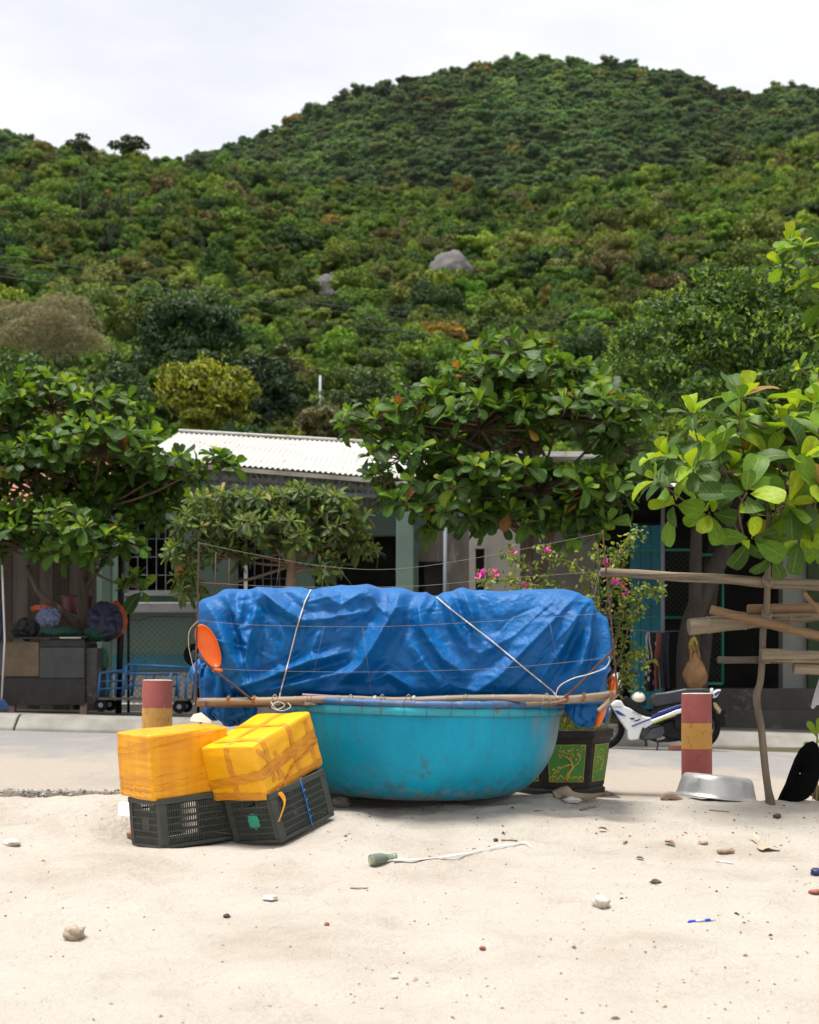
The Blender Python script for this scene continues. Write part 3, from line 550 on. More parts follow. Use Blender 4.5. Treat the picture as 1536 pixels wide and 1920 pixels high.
nx = np.sign(px_) * (abs(px_) / TA) ** 6 / TA; ny = np.sign(py_) * (abs(py_) / TB) ** 6 / TB; ll = np.hypot(nx, ny); nx /= ll; ny /= ll
hz_ = np.clip(zv, 0, 1)[:, None]; up = sstep(0.93, 1.0, hz_); topm = 1 - sstep(0.55, 0.98, rv)[:, None]
X = X + D * nx[None, :] * (1 - up * .5); Y = Y + D * ny[None, :] * (1 - up * .5); Z = Z + D * up * 0.35
Y = Y + front * 0.075 * sstep(0.16, 0.0, hz_) - front * 0.05 * np.sin(np.pi * np.clip(hz_, 0, 1)) * 0.5
mb = MB(); G = np.stack([X, Y, Z], -1); cb = np.repeat(np.array([[[TC.x, TC.y, TC.z + 0.03]]]), NU, 1); mb.grid(np.concatenate([cb, G], 0), wrapu=True)
tarp = thing('tarpaulin', TC, 'crumpled bright blue tarpaulin tied over the load on the round boat', 'tarpaulin')
obj('sheet', mb, m_tarp, tarp, smooth=True)
def tarp_front(px, py, off=0.012):
    """world point on the tarpaulin's front, a little proud of it"""
    k = front > 0.8; d = (CX + F * X[k] / Y[k] - px) ** 2 + (HY - F * (Z[k] - CZ) / Y[k] - py) ** 2; i = int(np.argmin(np.where(rv[:, None].repeat(NU, 1)[k] > 0.7, d, 1e9))); return P(px, py, float(Y[k][i]) - off)
def crumple(c, r, seed, pleats=7, amp=0.22, R=None):
    def fn(p):
        a = math.atan2(p.y, p.x); q = p * 2.0 + Vector((seed, 0, seed)); return 1 + amp * (abs(math.sin(pleats * 0.5 * a + 2.2 * mnoise.noise(q * .8) + seed)) - 0.5) + amp * 0.6 * mnoise.noise(q * 1.1) + 0.035 * mnoise.noise(q * 4)
    mb = MB(); mb.ell(c, r, 72, 40, R, fn=fn); return mb
for (x, y, Yd, rx, ry, rz_, sd_, pl) in [(418, 1282, 8.98, .13, .13, .17, 1, 9), (384, 1262, 9.0, .085, .1, .085, 2, 8), (440, 1332, 8.92, .115, .09, .085, 3, 9), (404, 1330, 8.98, .07, .08, .06, 4, 7), (463, 1318, 8.98, .06, .07, .08, 5, 7)]:
    obj('hanging_fold', crumple(P(x, y, Yd), (rx, ry, rz_), sd_ * 2.3, pl, 0.34), m_tarp, tarp, smooth=True)
for (x, y, Yd, rx, ry, rz_, sd_, pl, ang) in [(1098, 1326, 9.12, .115, .07, .12, 6.2, 7, 12), (1122, 1312, 9.2, .06, .07, .13, 7.7, 6, -14)]:
    obj('hanging_fold', crumple(P(x, y, Yd), (rx, ry, rz_), sd_, pl, 0.2, Matrix.Rotation(math.radians(ang), 3, 'Y')), m_tarp, tarp, smooth=True)

# ropes over the tarpaulin
m_rope = M('white_rope', (0.62, 0.60, 0.55), (0.45, 0.42, 0.37), 40, 0.9, 0.6, 160, 0.004)
def rope_mesh(pts, r, twist=True):
    mb = MB(); mb.tube(pts, r, 7); return mb
def smooth_path(pts, n=8):
    out_ = []; pts = [Vector(p) for p in pts]; N = len(pts)
    for i in range(N - 1):
        p0, p1, p2, p3 = pts[max(i - 1, 0)], pts[i], pts[i + 1], pts[min(i + 2, N - 1)]
        for k in range(n):
            t = k / n; out_.append(0.5 * ((2 * p1) + (p2 - p0) * t + (2 * p0 - 5 * p1 + 4 * p2 - p3) * t * t + (3 * p1 - p0 - 3 * p2 + p3) * t ** 3))
    return out_ + [pts[-1]]
def on_tarp(poly, n=14, off=0.012):
    out_ = []
    for a, b_ in zip(poly[:-1], poly[1:]):
        for k in range(n): out_.append(tarp_front(lerp(a[0], b_[0], k / n), lerp(a[1], b_[1], k / n), off))
    ys_ = [p.y for p in out_]; 
    for _ in range(3): ys_ = [min(ys_[i], (ys_[max(i - 1, 0)] + ys_[i] + ys_[min(i + 1, len(ys_) - 1)]) / 3) for i in range(len(ys_))]
    return [Vector((p.x / p.y * y, y, CZ + (p.z - CZ) / p.y * y)) for p, y in zip(out_, ys_)]
obj('rope', rope_mesh(on_tarp([(583, 1106), (572, 1128), (556, 1180), (540, 1245), (525, 1302)]) + [P(524, 1312, 8.70)], 0.0046), m_rope, smooth=True, label='white cord tied down steeply over the left half of the blue tarpaulin', cat='rope')
obj('rope', rope_mesh(on_tarp([(819, 1120), (850, 1146), (920, 1200), (985, 1254), (1040, 1299)]) + [P(1046, 1308, 8.70)], 0.0046), m_rope, smooth=True, label='white cord running diagonally down the right half of the blue tarpaulin', cat='rope')
obj('rope', rope_mesh(smooth_path([P(1042, 1303, 8.69), P(1050, 1286, 8.68), P(1075, 1272, 8.68), P(1105, 1264, 8.68), P(1135, 1252, 8.69), P(1143, 1238, 8.7), P(1142, 1232, 8.72)]), 0.0035), m_rope, smooth=True, label='loose white cord curling up to the right-hand rusty rod', cat='rope')
obj('rope', rope_mesh(smooth_path([P(508, 1316, 8.68), P(520, 1330, 8.66), P(534, 1322, 8.66), P(520, 1316, 8.66), P(510, 1326, 8.66), P(528, 1333, 8.65), P(545, 1326, 8.66), P(540, 1318, 8.67)]), 0.003), m_rope, smooth=True, label='small tangle of white cord on the bamboo pole above the tilted yellow box', cat='rope')
obj('rope', rope_mesh(smooth_path([P(372, 1164, 8.68), P(356, 1182, 8.68), P(354, 1210, 8.68), P(360, 1240, 8.68), P(364, 1256, 8.68)]), 0.0022), M('pale_string', (0.5, 0.45, 0.34), (0.4, 0.34, 0.25), 30, 0.9), smooth=True, label='pale string hanging beside the left-hand rusty rod', cat='string')

# ------------------------------------------------------------------ bamboo and iron drying frame lashed across the boat
m_bamboo = M('weathered_bamboo', (0.30, 0.215, 0.14), (0.17, 0.125, 0.09), 7, 0.6, 0.5, 60, 0.004, stretch=(0.12, 1, 1), c3=(0.42, 0.34, 0.25), s3=6, band3=(0.52, 0.7))
m_bamboo2 = M('dark_bamboo', (0.17, 0.11, 0.07), (0.10, 0.065, 0.045), 7, 0.6, 0.5, 60, 0.004, stretch=(0.12, 1, 1), c3=(0.30, 0.14, 0.05), s3=6)
def bamboo(mb, pts, r0, r1, step=0.27, seed=0):
    pp = smooth_path(pts, 10); L_ = [0]
    for a, b_ in zip(pp[:-1], pp[1:]): L_.append(L_[-1] + (b_ - a).length)
    tot = L_[-1]; rs_ = random.Random(seed); out_ = []; rad = []; nxt = step * rs_.uniform(.3, .9)
    xs_ = np.array([p.x for p in pp]); ys_ = np.array([p.y for p in pp]); zs_ = np.array([p.z for p in pp]); stations = list(np.linspace(0, tot, 50)); nodes_ = []
    while nxt < tot: nodes_.append(nxt); nxt += step * rs_.uniform(.8, 1.2)
    for nd in nodes_: stations += [nd - .012, nd - .004, nd, nd + .004, nd + .012]
    stations = sorted(min(max(s_, 0), tot) for s_ in stations)
    for s_ in stations:
        out_.append(Vector((np.interp(s_, L_, xs_), np.interp(s_, L_, ys_), np.interp(s_, L_, zs_)))); r = lerp(r0, r1, s_ / tot)
        dn = min([abs(s_ - nd) for nd in nodes_] or [9]); rad.append(r * (1 + 0.13 * math.exp(-(dn / .006) ** 2)) * (1 + .02 * math.sin(s_ * 40)))
    mb.tube(out_, rad, 12); return mb
fr = thing('drying_frame', P(762, 1320, 8.75), 'frame of bamboo poles, rusty rods and wires lashed across the round boat', 'frame')
mb = bamboo(MB(), [P(370, 1316, 8.72), P(500, 1314, 8.72), P(640, 1311, 8.72), P(745, 1314, 8.72), P(870, 1310, 8.72), P(1000, 1309, 8.73), P(1065, 1311, 8.74), P(1156, 1301, 8.75)], .0235, .0225, .25, 3); pole_a = obj('pole', mb, m_bamboo, fr, smooth=True)
mb = bamboo(MB(), [P(740, 1320, 8.80), P(860, 1320, 8.80), P(980, 1320, 8.79), P(1140, 1311, 8.80)], .012, .012, .3, 5); obj('pole', mb, m_bamboo, fr, smooth=True)
mb = bamboo(MB(), [P(372, 1321, 8.80), P(470, 1322, 8.80), P(560, 1321, 8.79), P(650, 1322, 8.8)], .015, .012, .3, 6); obj('pole', mb, m_bamboo2, fr, smooth=True)
mb = bamboo(MB(), [P(1022, 1322, 8.74), P(1046, 1317, 8.7), P(1062, 1312, 8.69)], .016, .012, .3, 7); obj('pole', mb, m_bamboo2, fr, smooth=True)
mb = bamboo(MB(), [P(1122, 1334, 8.70), P(1140, 1318, 8.72), P(1154, 1300, 8.74)], .018, .018, .3, 8); obj('pole', mb, m_bamboo, fr, smooth=True)
for pts, r in [([(373, 1016), (372, 1090), (369, 1180), (368, 1250), (367, 1324)], .006), ([(370, 1228), (400, 1255), (440, 1286), (476, 1315)], .007), ([(1130, 994), (1136, 1060), (1144, 1140), (1151, 1220), (1158, 1302)], .006), ([(1156, 1212), (1120, 1248), (1085, 1284), (1048, 1318)], .007)]:
    mb = MB(); mb.tube(smooth_path([P(x, y, 8.70) for x, y in pts], 5), r, 7); obj('rod', mb, m_rust, fr, smooth=True)
for pts, r in [([(405, 1035), (404, 1100), (402, 1200)], .0055), ([(430, 1047), (429, 1100), (428, 1150)], .004), ([(1121, 1022), (1124, 1085), (1127, 1150)], .005)]:
    mb = MB(); mb.tube([P(x, y, 9.95) for x, y in pts], r, 6); obj('rod', mb, m_rust, fr, smooth=True)
for pts in [[(374, 1018), (480, 1040), (610, 1062), (740, 1067), (900, 1045), (1131, 999)], [(372, 1092), (500, 1099), (620, 1101), (780, 1099), (940, 1085), (1122, 1072)], [(371, 1163), (480, 1172), (700, 1175), (900, 1166), (1145, 1149)], [(369, 1251), (480, 1257), (700, 1260), (950, 1252), (1152, 1232)]]:
    mb = MB(); mb.tube(smooth_path([P(x, y, 8.70) for x, y in pts], 5), .0013, 5); obj('wire', mb, m_wire, fr, smooth=True)
for a, b_ in [((525, 1046), (515, 1130)), ((610, 1062), (600, 1120)), ((634, 1064), (662, 1100)), ((740, 1067), (775, 1100)), ((680, 1175), (697, 1306)), ((608, 1175), (590, 1255)), ((1030, 1160), (1046, 1250))]:
    mb = MB(); mb.tube([P(a[0], a[1], 8.70), P(b_[0], b_[1], 8.71)], .0009, 5); obj('wire', mb, m_wire, fr, smooth=True)
mb = MB(); mb.tube([P(373, 1018, 8.7), P(405, 1036, 9.95), P(430, 1047, 9.95)], .0025, 5); obj('wire', mb, m_rust, fr, smooth=True)
m_tie = M('pale_twine', (0.42, 0.34, 0.24), (0.3, 0.24, 0.16), 30, 0.9)
m_lead = M('grey_wedge', (0.20, 0.165, 0.13), (0.12, 0.10, 0.085), 12, 0.8, 0.4)
for x in (516, 580, 658, 717, 766, 873, 1025):
    y = 1313 if x < 900 else 1311; c = P(x, y, 8.695)
    mb = MB(); mb.tube(smooth_path([c + Vector((-.030, -.004, -.03)), c + Vector((-.012, -.012, .02)), c + Vector((.0, -.014, .034)), c + Vector((.012, -.012, .02)), c + Vector((.030, -.004, -.03))], 4), .003, 5); lp = obj('tie_loop', mb, m_tie, fr, smooth=True)
    mb = MB(); mb.box(c + Vector((0, -.006, -.022)), (.056, .022, .022), taper=.7); obj('wedge', mb, m_lead, lp, bevel=.006)
for x in (428, 476, 702, 775, 1062, 1094, 1146):
    c = P(x, 1313 if x < 1000 else 1311 - (x - 1050) * .08, 8.722); mb = MB()
    for q in (-.006, 0, .006): mb.tube([c + Vector((q + .004 * math.sin(a), -.0265 * math.cos(a), .0265 * math.sin(a))) for a in np.linspace(0, 6.2832, 13)], .0035, 5)
    if x in (702, 775): mb.tube([c + Vector((0, -.026, 0)), c + Vector((.002, -.03, -.05)), c + Vector((.002, -.01, -.085))], .003, 5)
    obj('binding', mb, m_rope if x in (702, 775) else M('rust_twine', (0.33, 0.15, 0.05), (0.22, 0.10, 0.04), 30, 0.9), fr, smooth=True)
mb = MB(); mb.box(P(378, 1319, 8.7), (.06, .05, .04)); obj('end_block', mb, m_bamboo2, fr, bevel=.008)

# orange and pink plastic things on the frame
def plastic(name, c, c2=None, rough=.35, tr=0.0): return M(name, c, c2 or tuple(x * .85 for x in c), 4, rough, 0.15, 12, .01)
m_orange = plastic('orange_plastic', (0.85, 0.16, 0.008), (0.72, 0.12, 0.006), .4)
mb = MB(); Rf = Matrix.Rotation(math.radians(-24), 3, 'Y'); n = 36
c0 = P(391, 1212, 8.74); rows = []
for (k, off, y) in [(0.02, -.02, .045), (.5, -.018, .043), (.82, -.012, .035), (.90, -.008, .012), (.97, -.012, -.006), (1.0, 0, 0.004), (.96, .02, .03), (.7, .05, .06), (0.02, .06, .07)]:
    rows.append([tuple(c0 + Rf @ Vector(((.062 * k * math.cos(a) * (1 + .12 * math.sin(a))), y * .6, .145 * k * math.sin(a)))) for a in np.linspace(0, 2 * math.pi, n, endpoint=False)])
mb.grid(np.array(rows), wrapu=True); obj('float_scoop', mb, m_orange, smooth=True, label='orange plastic scoop tucked under the left-hand end of the blue tarpaulin', cat='scoop')
obj('rag', crumple(P(408, 1257, 8.72), (.03, .02, .012), 3.3, 5), m_orange, smooth=True, label='tiny orange scrap caught on the left-hand rusty brace', cat='rag')
obj('rag', crumple(P(1150, 1284, 9.1), (.028, .03, .05), 5.1, 6, .4), m_orange, smooth=True, label='bright orange cloth scrap poking out at the right-hand end of the tarpaulin', cat='rag')
mb = MB(); mb.ell(P(1128, 1336, 9.08), (.026, .05, .10), 20, 14, Matrix.Rotation(math.radians(18), 3, 'Y')); obj('buoy', mb, m_orange, smooth=True, label='orange oval float hanging under the right-hand tarpaulin fold', cat='float')
m_pink = M('pink_foam', (0.55, 0.16, 0.36), (0.48, 0.13, 0.3), 6, .7); mb = MB(); mb.slab([P(567, 1301, 8.752), P(634, 1305, 8.752), P(636, 1323, 8.752), P(567, 1322, 8.752)], (0, .03, 0)); tr_ = obj('foam_board', mb, m_pink, bevel=.004, label='pink foam board lying behind the bamboo pole on the boat rim', cat='board')
mb = MB(); mb.slab([P(567, 1300.2, 8.75), P(634, 1304.2, 8.75), P(634, 1306.4, 8.75), P(567, 1302.4, 8.75)], (0, .034, 0)); obj('top_edge', mb, M('pale_pink', (.72, .5, .6), (.65, .42, .52), 8, .7), tr_)

# ------------------------------------------------------------------ crates and wrapped boxes
def axes(d, w):
    d = Vector(d).normalized(); w = Vector(w); w = (w - d * w.dot(d)).normalized(); u = w.cross(d).normalized(); return d, w, u
def mat_axes(o, d, w, u):      # local x = d (long side, away), local y = -w (across, away to the left), local z = u
    m = Matrix.Identity(4); m.col[0][:3] = d; m.col[1][:3] = -w; m.col[2][:3] = u; m.col[3][:3] = o; return m
m_crate = M('dark_green_black_plastic', (0.062, 0.069, 0.060), (0.044, 0.050, 0.043), 6, 0.5, 0.2, 40, .004, spec=.25, c3=(0.07, 0.07, 0.06), s3=12, band3=(.62, .75))
CL, CWd, CH = 0.49, 0.355, 0.29
def crate(Mx, label, extras=None):
    root = thing('plastic_crate', None, label, 'crate', 'crates under the yellow boxes', M=Mx)
    for nm, z0, z1, pr in (('rim', CH - .035, CH, .008), ('base_band', 0, .022, .004)):
        mb = MB()
        for (x0, x1, y0, y1) in ((-pr, CL + pr, -pr, .012), (-pr, CL + pr, CWd - .012, CWd + pr), (-pr, .012, .0125, CWd - .0125), (CL - .012, CL + pr, .0125, CWd - .0125)): mb.bb((x0, y0, z0), (x1, y1, z1))
        obj(nm, mb, m_crate, root, local=True, bevel=.003)
    for cx in (0, CL):
        for cy in (0, CWd):
            mb = MB(); sx = 1 if cx == 0 else -1; sy = 1 if cy == 0 else -1
            mb.bb((cx - sx * .006, cy - sy * .006, .0225), (cx + sx * .045, cy + sy * .008, CH - .0355)); mb.bb((cx - sx * .006, cy + sy * .0085, .0225), (cx + sx * .008, cy + sy * .035, CH - .0355)); obj('corner_post', mb, m_crate, root, local=True, bevel=.003)
    def lattice(p0, along, inward, length, solid=None, handle=False):
        mb = MB(); p0 = Vector(p0); along = Vector(along); inward = Vector(inward); th = .005; R = Matrix((along, inward, along.cross(inward))).transposed() if False else None
        def bar(a0, a1, z0, z1, d0=0.0, d1=th):
            q = [p0 + along * a + inward * d for a in (a0, a1) for d in (d0, d1)]; lo = Vector((min(v.x for v in q), min(v.y for v in q), z0)); hi = Vector((max(v.x for v in q), max(v.y for v in q), z1)); mb.bb(lo, hi)
        rows_ = 6; H0, H1 = .022, CH - .035; rh = (H1 - H0) / rows_; n_ = int(length / .0165)
        for r_ in range(1, rows_): bar(.04, length - .04, H0 + r_ * rh - .0045, H0 + r_ * rh + .0045, -.001, th + .001)
        for r_ in (2, 4): bar(.03, length - .03, H0 + r_ * rh - .006, H0 + r_ * rh + .001, -.007, -.0015)
        stp = (length - .08) / n_
        for k in range(n_ + 1):
            a = .04 + k * stp
            for r_ in range(rows_):
                z0, z1 = H0 + r_ * rh + .0045, H0 + (r_ + 1) * rh - .0045
                if handle and r_ == rows_ - 1 and .36 * length < a < .62 * length: continue
                wd = .0036
                bar(a - wd, a + wd, z0, z1)
        if solid: bar(*solid, -.003, -.0012)
        return mb
    obj('lattice_side', lattice((0, 0, 0), (1, 0, 0), (0, 1, 0), CL), m_crate, root, local=True)
    obj('lattice_side', lattice((0, CWd, 0), (1, 0, 0), (0, -1, 0), CL), m_crate, root, local=True)
    obj('lattice_end', lattice((0, 0, 0), (0, 1, 0), (1, 0, 0), CWd, (CWd * .36, CWd * .60, .105, .185), True), m_crate, root, local=True)
    obj('lattice_end', lattice((CL, 0, 0), (0, 1, 0), (-1, 0, 0), CWd, None, True), m_crate, root, local=True)
    mb = MB()
    for k in range(13): mb.bb((.012 + k * .0385, .012, .004), (.03 + k * .0385, CWd - .012, .012))
    for k in range(9): mb.bb((.012, .014 + k * .0405, .0122), (CL - .012, .03 + k * .0405, .018))
    obj('slatted_floor', mb, m_crate, root, local=True)
    return root
def frame4(o, d, y, u):
    m = Matrix.Identity(4)
    for i, v in enumerate((d, y, u)): m.col[i][:3] = Vector(v).normalized()
    m.col[3][:3] = o; return m
MC1 = frame4((-1.399, 8.058, -.124), (.7797, .6221, .0711), (-.6223, .7825, -.0217), (-.0692, -.0273, .9972))
MC2 = frame4((-.728, 8.101, -.086), (.5648, .7878, .2456), (-.7923, .6009, -.1057), (-.2309, -.1349, .9636))
MBx1 = frame4((-1.449, 8.033, .152), (.7799, .6199, .0865), (-.6241, .7807, .0317), (-.0479, -.0787, .9958))
MBx2 = frame4((-.806, 8.062, .150), (.5117, .7973, .3202), (-.8299, .5551, -.0559), (-.2223, -.2371, .9457))
c1 = crate(MC1, 'dark plastic lattice crate standing level under the untilted yellow box')
c2 = crate(MC2, 'tilted dark plastic lattice crate with a green paint patch and blue string')
m_gpaint = M('green_spray_paint', (0.03, 0.33, 0.22), (0.02, 0.27, 0.18), 8, .6)
mb = MB(); n = 40; ctr = Vector((-.006, CWd * .47, .135)); rr_ = [.042 * (1 + .22 * mnoise.noise(Vector((3 * math.cos(a), 3 * math.sin(a), 2.2))) + .12 * math.sin(11 * a) * rnd.random()) for a in np.linspace(0, 6.283, n, endpoint=False)]
mb.slab([ctr + Vector((0, rr_[k] * math.cos(6.283 * k / n), rr_[k] * 1.15 * math.sin(6.283 * k / n))) for k in range(n)], (.0025, 0, 0)); obj('paint_patch', mb, m_gpaint, c2, local=True, label='green sprayed paint patch')
m_bstr = M('blue_string', (0.01, 0.16, 0.55), (0.01, 0.12, 0.42), 20, .7); mb = MB()
mb.tube([(.27, -.010, CH + .002), (.268, -.012, .2), (.272, -.013, .15), (.268, -.012, .1), (.272, -.012, .02), (.272, -.004, -.004), (.272, .06, -.004)], .0038, 6)
for z_ in (.22, .16, .10, .06): mb.tube([(.262, -.016, z_), (.284, -.016, z_ + .008)], .004, 5)
obj('string', mb, m_bstr, c2, smooth=True, local=True)

def rbox(L_, W_, H_, r, n=30, disp=None):
    mb = MB(); idx = {}; h = (L_ / 2, W_ / 2, H_ / 2); cells = (max(6, int(n * L_ / .5)), max(6, int(n * W_ / .5)), max(6, int(n * H_ / .5)))
    def pt(p):
        q = Vector([max(-(h[i] - r), min(h[i] - r, p[i])) for i in range(3)]); d = Vector(p) - q
        nrm = d.normalized() if d.length > 1e-9 else Vector((0, 0, 1)); s = q + nrm * r; dv = disp(s, nrm) if disp else 0; return s + nrm * dv + Vector((L_ / 2, W_ / 2, H_ / 2))
    def vid(i):
        if i not in idx: idx[i] = len(mb.v); mb.v.append(tuple(pt([(-h[k] + 2 * h[k] * i[k] / cells[k]) for k in range(3)])))
        return idx[i]
    for ax in range(3):
        a, b_ = (ax + 1) % 3, (ax + 2) % 3
        for side in (0, cells[ax]):
            for i in range(cells[a]):
                for j in range(cells[b_]):
                    qs = []
                    for di, dj in ((0, 0), (1, 0), (1, 1), (0, 1)):
                        v = [0, 0, 0]; v[ax] = side; v[a] = i + di; v[b_] = j + dj; qs.append(vid(tuple(v)))
                    mb.f.append(tuple(qs if side else qs[::-1])); mb.m.append(0)
    return mb, pt
def wrap_material():
    m, t, b, o = nodes_of('stretch_wrapped_yellow')
    n = noise_node(t, 13, 5, 0.6, stretch=(1, 1, 0.10)); n2 = noise_node(t, 10, 6, 0.65, stretch=(0.16, 0.16, 3.0))
    c = ramp(t, n.outputs['Fac'], [(0.36, (0.85, 0.40, 0.002)), (0.6, (0.76, 0.30, 0.002))]).outputs['Color']
    f = ramp(t, n2.outputs['Fac'], [(0.5, 0.0), (0.75, 0.45)]).outputs['Color']; c = mixc(t, f, c, (0.62, 0.21, 0.006))
    t.links.new(c, b.inputs['Base Color']); b.inputs['Roughness'].default_value = 0.36; b.inputs['Specular IOR Level'].default_value = 0.45
    n3 = noise_node(t, 9, 7, 0.7, stretch=(0.5, 0.5, 3.0), dist=1.2); bumpn(t, b, n3.outputs['Fac'], 0.3, 0.008); return m
def yel_material():
    m, t, b, o = nodes_of('yellow_plastic_film')
    n = noise_node(t, 6, 5, 0.6); c = ramp(t, n.outputs['Fac'], [(0.35, (0.88, 0.44, 0.002)), (0.65, (0.84, 0.39, 0.002))]).outputs['Color']
    t.links.new(c, b.inputs['Base Color']); b.inputs['Roughness'].default_value = 0.36; n3 = noise_node(t, 12, 6, 0.7, stretch=(0.5, 0.5, 2.4), dist=.5); bumpn(t, b, n3.outputs['Fac'], 0.45, 0.01); return m
m_wrapy, m_yel = wrap_material(), yel_material()
m_tape = M('brown_packing_tape', (0.72, 0.30, 0.008), (0.60, 0.22, 0.012), 9, .32, .7, 22, .012, stretch=(0.5, 0.5, 2.0), c3=(0.66, 0.34, 0.12), s3=18, band3=(.62, .75))
m_foam = M('white_foam', (0.72, 0.72, 0.70), (0.6, 0.6, 0.58), 10, .8, .3)
BL, BW, BH = .52, .40, .375
def dsp1(s, n): return .006 * mnoise.noise(s * 6 + Vector((4, 0, 0))) + .004 * mnoise.noise(Vector((s.x * 5, s.y * 5, s.z * 40)))
b1 = thing('wrapped_box', None, 'yellow stretch-wrapped box standing level on a dark lattice crate', 'box', 'yellow boxes on the crates', M=MBx1)
mb, pt1 = rbox(BL, BW, BH, .013, 44, dsp1); obj('wrapping', mb, m_wrapy, b1, smooth=True, local=True)
def strip(pt, poly, width, wdir, nseg=14, lift=.003, rag=0.0, L_=BL, W_=BW, H_=BH):
    """a tape that follows the box surface; poly in box coordinates (0..L,0..W,0..H), pushed out on the face"""
    rows = []; wd = Vector(wdir).normalized() * width / 2; ct = Vector((L_ / 2, W_ / 2, H_ / 2)); poly = [Vector(p) for p in poly]
    for a, b_ in zip(poly[:-1], poly[1:]):
        for k in range(nseg + (1 if b_ is poly[-1] else 0)):
            p = a.lerp(b_, k / nseg); jw = 1 + rag * math.sin(k * 1.7 + a.x * 30); row = []
            for q in (-1, -.5, 0, .5, 1):
                s = pt(list(p + wd * q * jw - ct)); o_ = (s - ct); o_ = Vector((o_.x / L_, o_.y / W_, o_.z / H_)); m_ = max(range(3), key=lambda i: abs(o_[i])); nn = Vector((0, 0, 0)); nn[m_] = 1 if o_[m_] > 0 else -1
                row.append(tuple(s + nn * lift * (1 + .5 * math.sin(q * 4 + k))))
            rows.append(row)
    mb = MB(); mb.grid(np.array(rows)); return mb
for z_, wd in ((.035, .028), (.075, .016), (.13, .008), (.30, .007), (.345, .010)):   # bunched film ridges
    a = strip(pt1, [(0, BW, z_ * .8), (0, 0, z_), (BL, 0, z_ + .055)], wd, (0, 0, 1), 26, .0035, .3); obj('film_ridge', a, m_wrapy, b1, smooth=True, local=True)
BL2, BW2, BH2 = .575, .41, .345
def dsp2(s, n):
    dent = -.03 * math.exp(-((s.x + BL2 / 2) / .1) ** 2 - ((s.z - BH2 * .5) / .06) ** 2)
    return dent * .3 + .006 * mnoise.noise(s * 5 + Vector((9, 2, 0))) + .005 * mnoise.noise(Vector((s.x * 9, s.y * 9, s.z * 22)))
b2 = thing('wrapped_box', None, 'tilted yellow box strapped with brown tape leaning against the boat', 'box', 'yellow boxes on the crates', M=MBx2)
mb, pt2 = rbox(BL2, BW2, BH2, .02, 44, dsp2); obj('wrapping', mb, m_yel, b2, smooth=True, local=True)
S2 = dict(L_=BL2, W_=BW2, H_=BH2); T = BH2
def tape2(poly, w, wd, rag=.08, lift=.004): obj('tape', strip(pt2, poly, w * .85, wd, 18, lift * .6, rag * .5, **S2), m_tape, b2, smooth=True, local=True)
tape2([(0, BW2 * .5, .02), (0, BW2 * .5, T), (BL2, BW2 * .5, T)], .045, (0, 1, 0))                         # up the end and along the top
tape2([(BL2 * .16, BW2, T), (BL2 * .16, 0, T), (BL2 * .20, 0, .08)], .04, (1, 0, 0), lift=.005)             # over the top near the end
tape2([(BL2 * .58, BW2, T), (BL2 * .58, 0, T), (BL2 * .60, 0, 0)], .045, (1, 0, 0), lift=.005)
tape2([(BL2 * .88, 0, T * .9), (BL2 * .86, 0, .02)], .04, (1, 0, 0), lift=.005)
tape2([(0, BW2, T * .30), (0, 0, T * .46), (BL2 * .5, 0, T * .55), (BL2, 0, T * .60)], .062, (0, 0, 1), .15, .008)
tape2([(0, 0, T * .40), (BL2 * .5, 0, T * .47), (BL2, 0, T * .50)], .03, (0, 0, 1), .25, .011)
tape2([(BL2 * .22, 0, T * .02), (BL2 * .5, 0, T * .30), (BL2 * .95, 0, T * .44)], .022, (-.5, 0, .8), .25, .013)
tape2([(0, BW2, .035), (0, 0, .03), (BL2, 0, .03)], .055, (0, 0, 1), .2, .006)
tape2([(BL2 * .05, 0, T * .88), (BL2 * .36, 0, T * .2)], .032, (.8, 0, .5), .1, .006)
tape2([(BL2 * .28, 0, T * .2), (BL2 * .30, 0, T * .7)], .03, (1, 0, 0), .1, .0065)
mb = MB(); mb.bb((BL2 * .24, -.006, -.012), (BL2 * .60, .02, .006)); obj('foam_edge', mb, m_foam, b2, local=True, bevel=.004)
mb = MB(); pl = smooth_path([(BL2 * .14, -.014, .03), (BL2 * .17, -.03, -.005), (BL2 * .16, -.045, -.045), (BL2 * .06, -.05, -.09), (BL2 * .0, -.045, -.12)], 5)
mb.grid(np.array([[tuple(p + Vector((.02 * (1 - .5 * k / len(pl)), 0, .01))), tuple(p + Vector((0, -.006, .0))), tuple(p - Vector((.014 * (1 - .4 * k / len(pl)), 0, .0)))] for k, p in enumerate(pl)])); obj('torn_flap', mb, m_tape, b2, smooth=True, local=True)
# ------------------------------------------------------------------ planter with relief panels
m_pblack = M('black_glazed_concrete', (0.014, 0.014, 0.015), (0.03, 0.028, 0.027), 7, .6, .5, 30, .006, spec=.2, c3=(0.13, 0.12, 0.10), s3=16, band3=(.62, .72))
m_pgreen = M('green_panel_paint', (0.055, 0.25, 0.03), (0.04, 0.19, 0.024), 6, .6, .2, 40, .003, c3=(0.16, 0.19, 0.06), s3=22, band3=(.64, .72))
m_gold = M('gold_relief_paint', (0.50, 0.37, 0.06), (0.36, 0.28, 0.06), 20, .5, .3, 60, .003)
PC = Vector((XA(1051, 10.5), 10.5, float(road_z(1.1, 10.5)) - 0.01)); zt = ZA(1368, 10.25)
planter = thing('planter', PC, 'black hexagonal planter with green panels and gold tree relief behind the boat', 'planter')
PHt = zt - PC.z; rot = math.radians(2)
def hexpt(r, k, z): a = math.radians(-120 + 60 * k) + rot; return PC + Vector((r * math.cos(a), r * math.sin(a), z))
def hexring(rs_zs):
    mb = MB(); rows = [[tuple(hexpt(r, k, z)) for k in range(6)] for r, z in rs_zs]; mb.grid(np.array(rows), wrapu=True); return mb
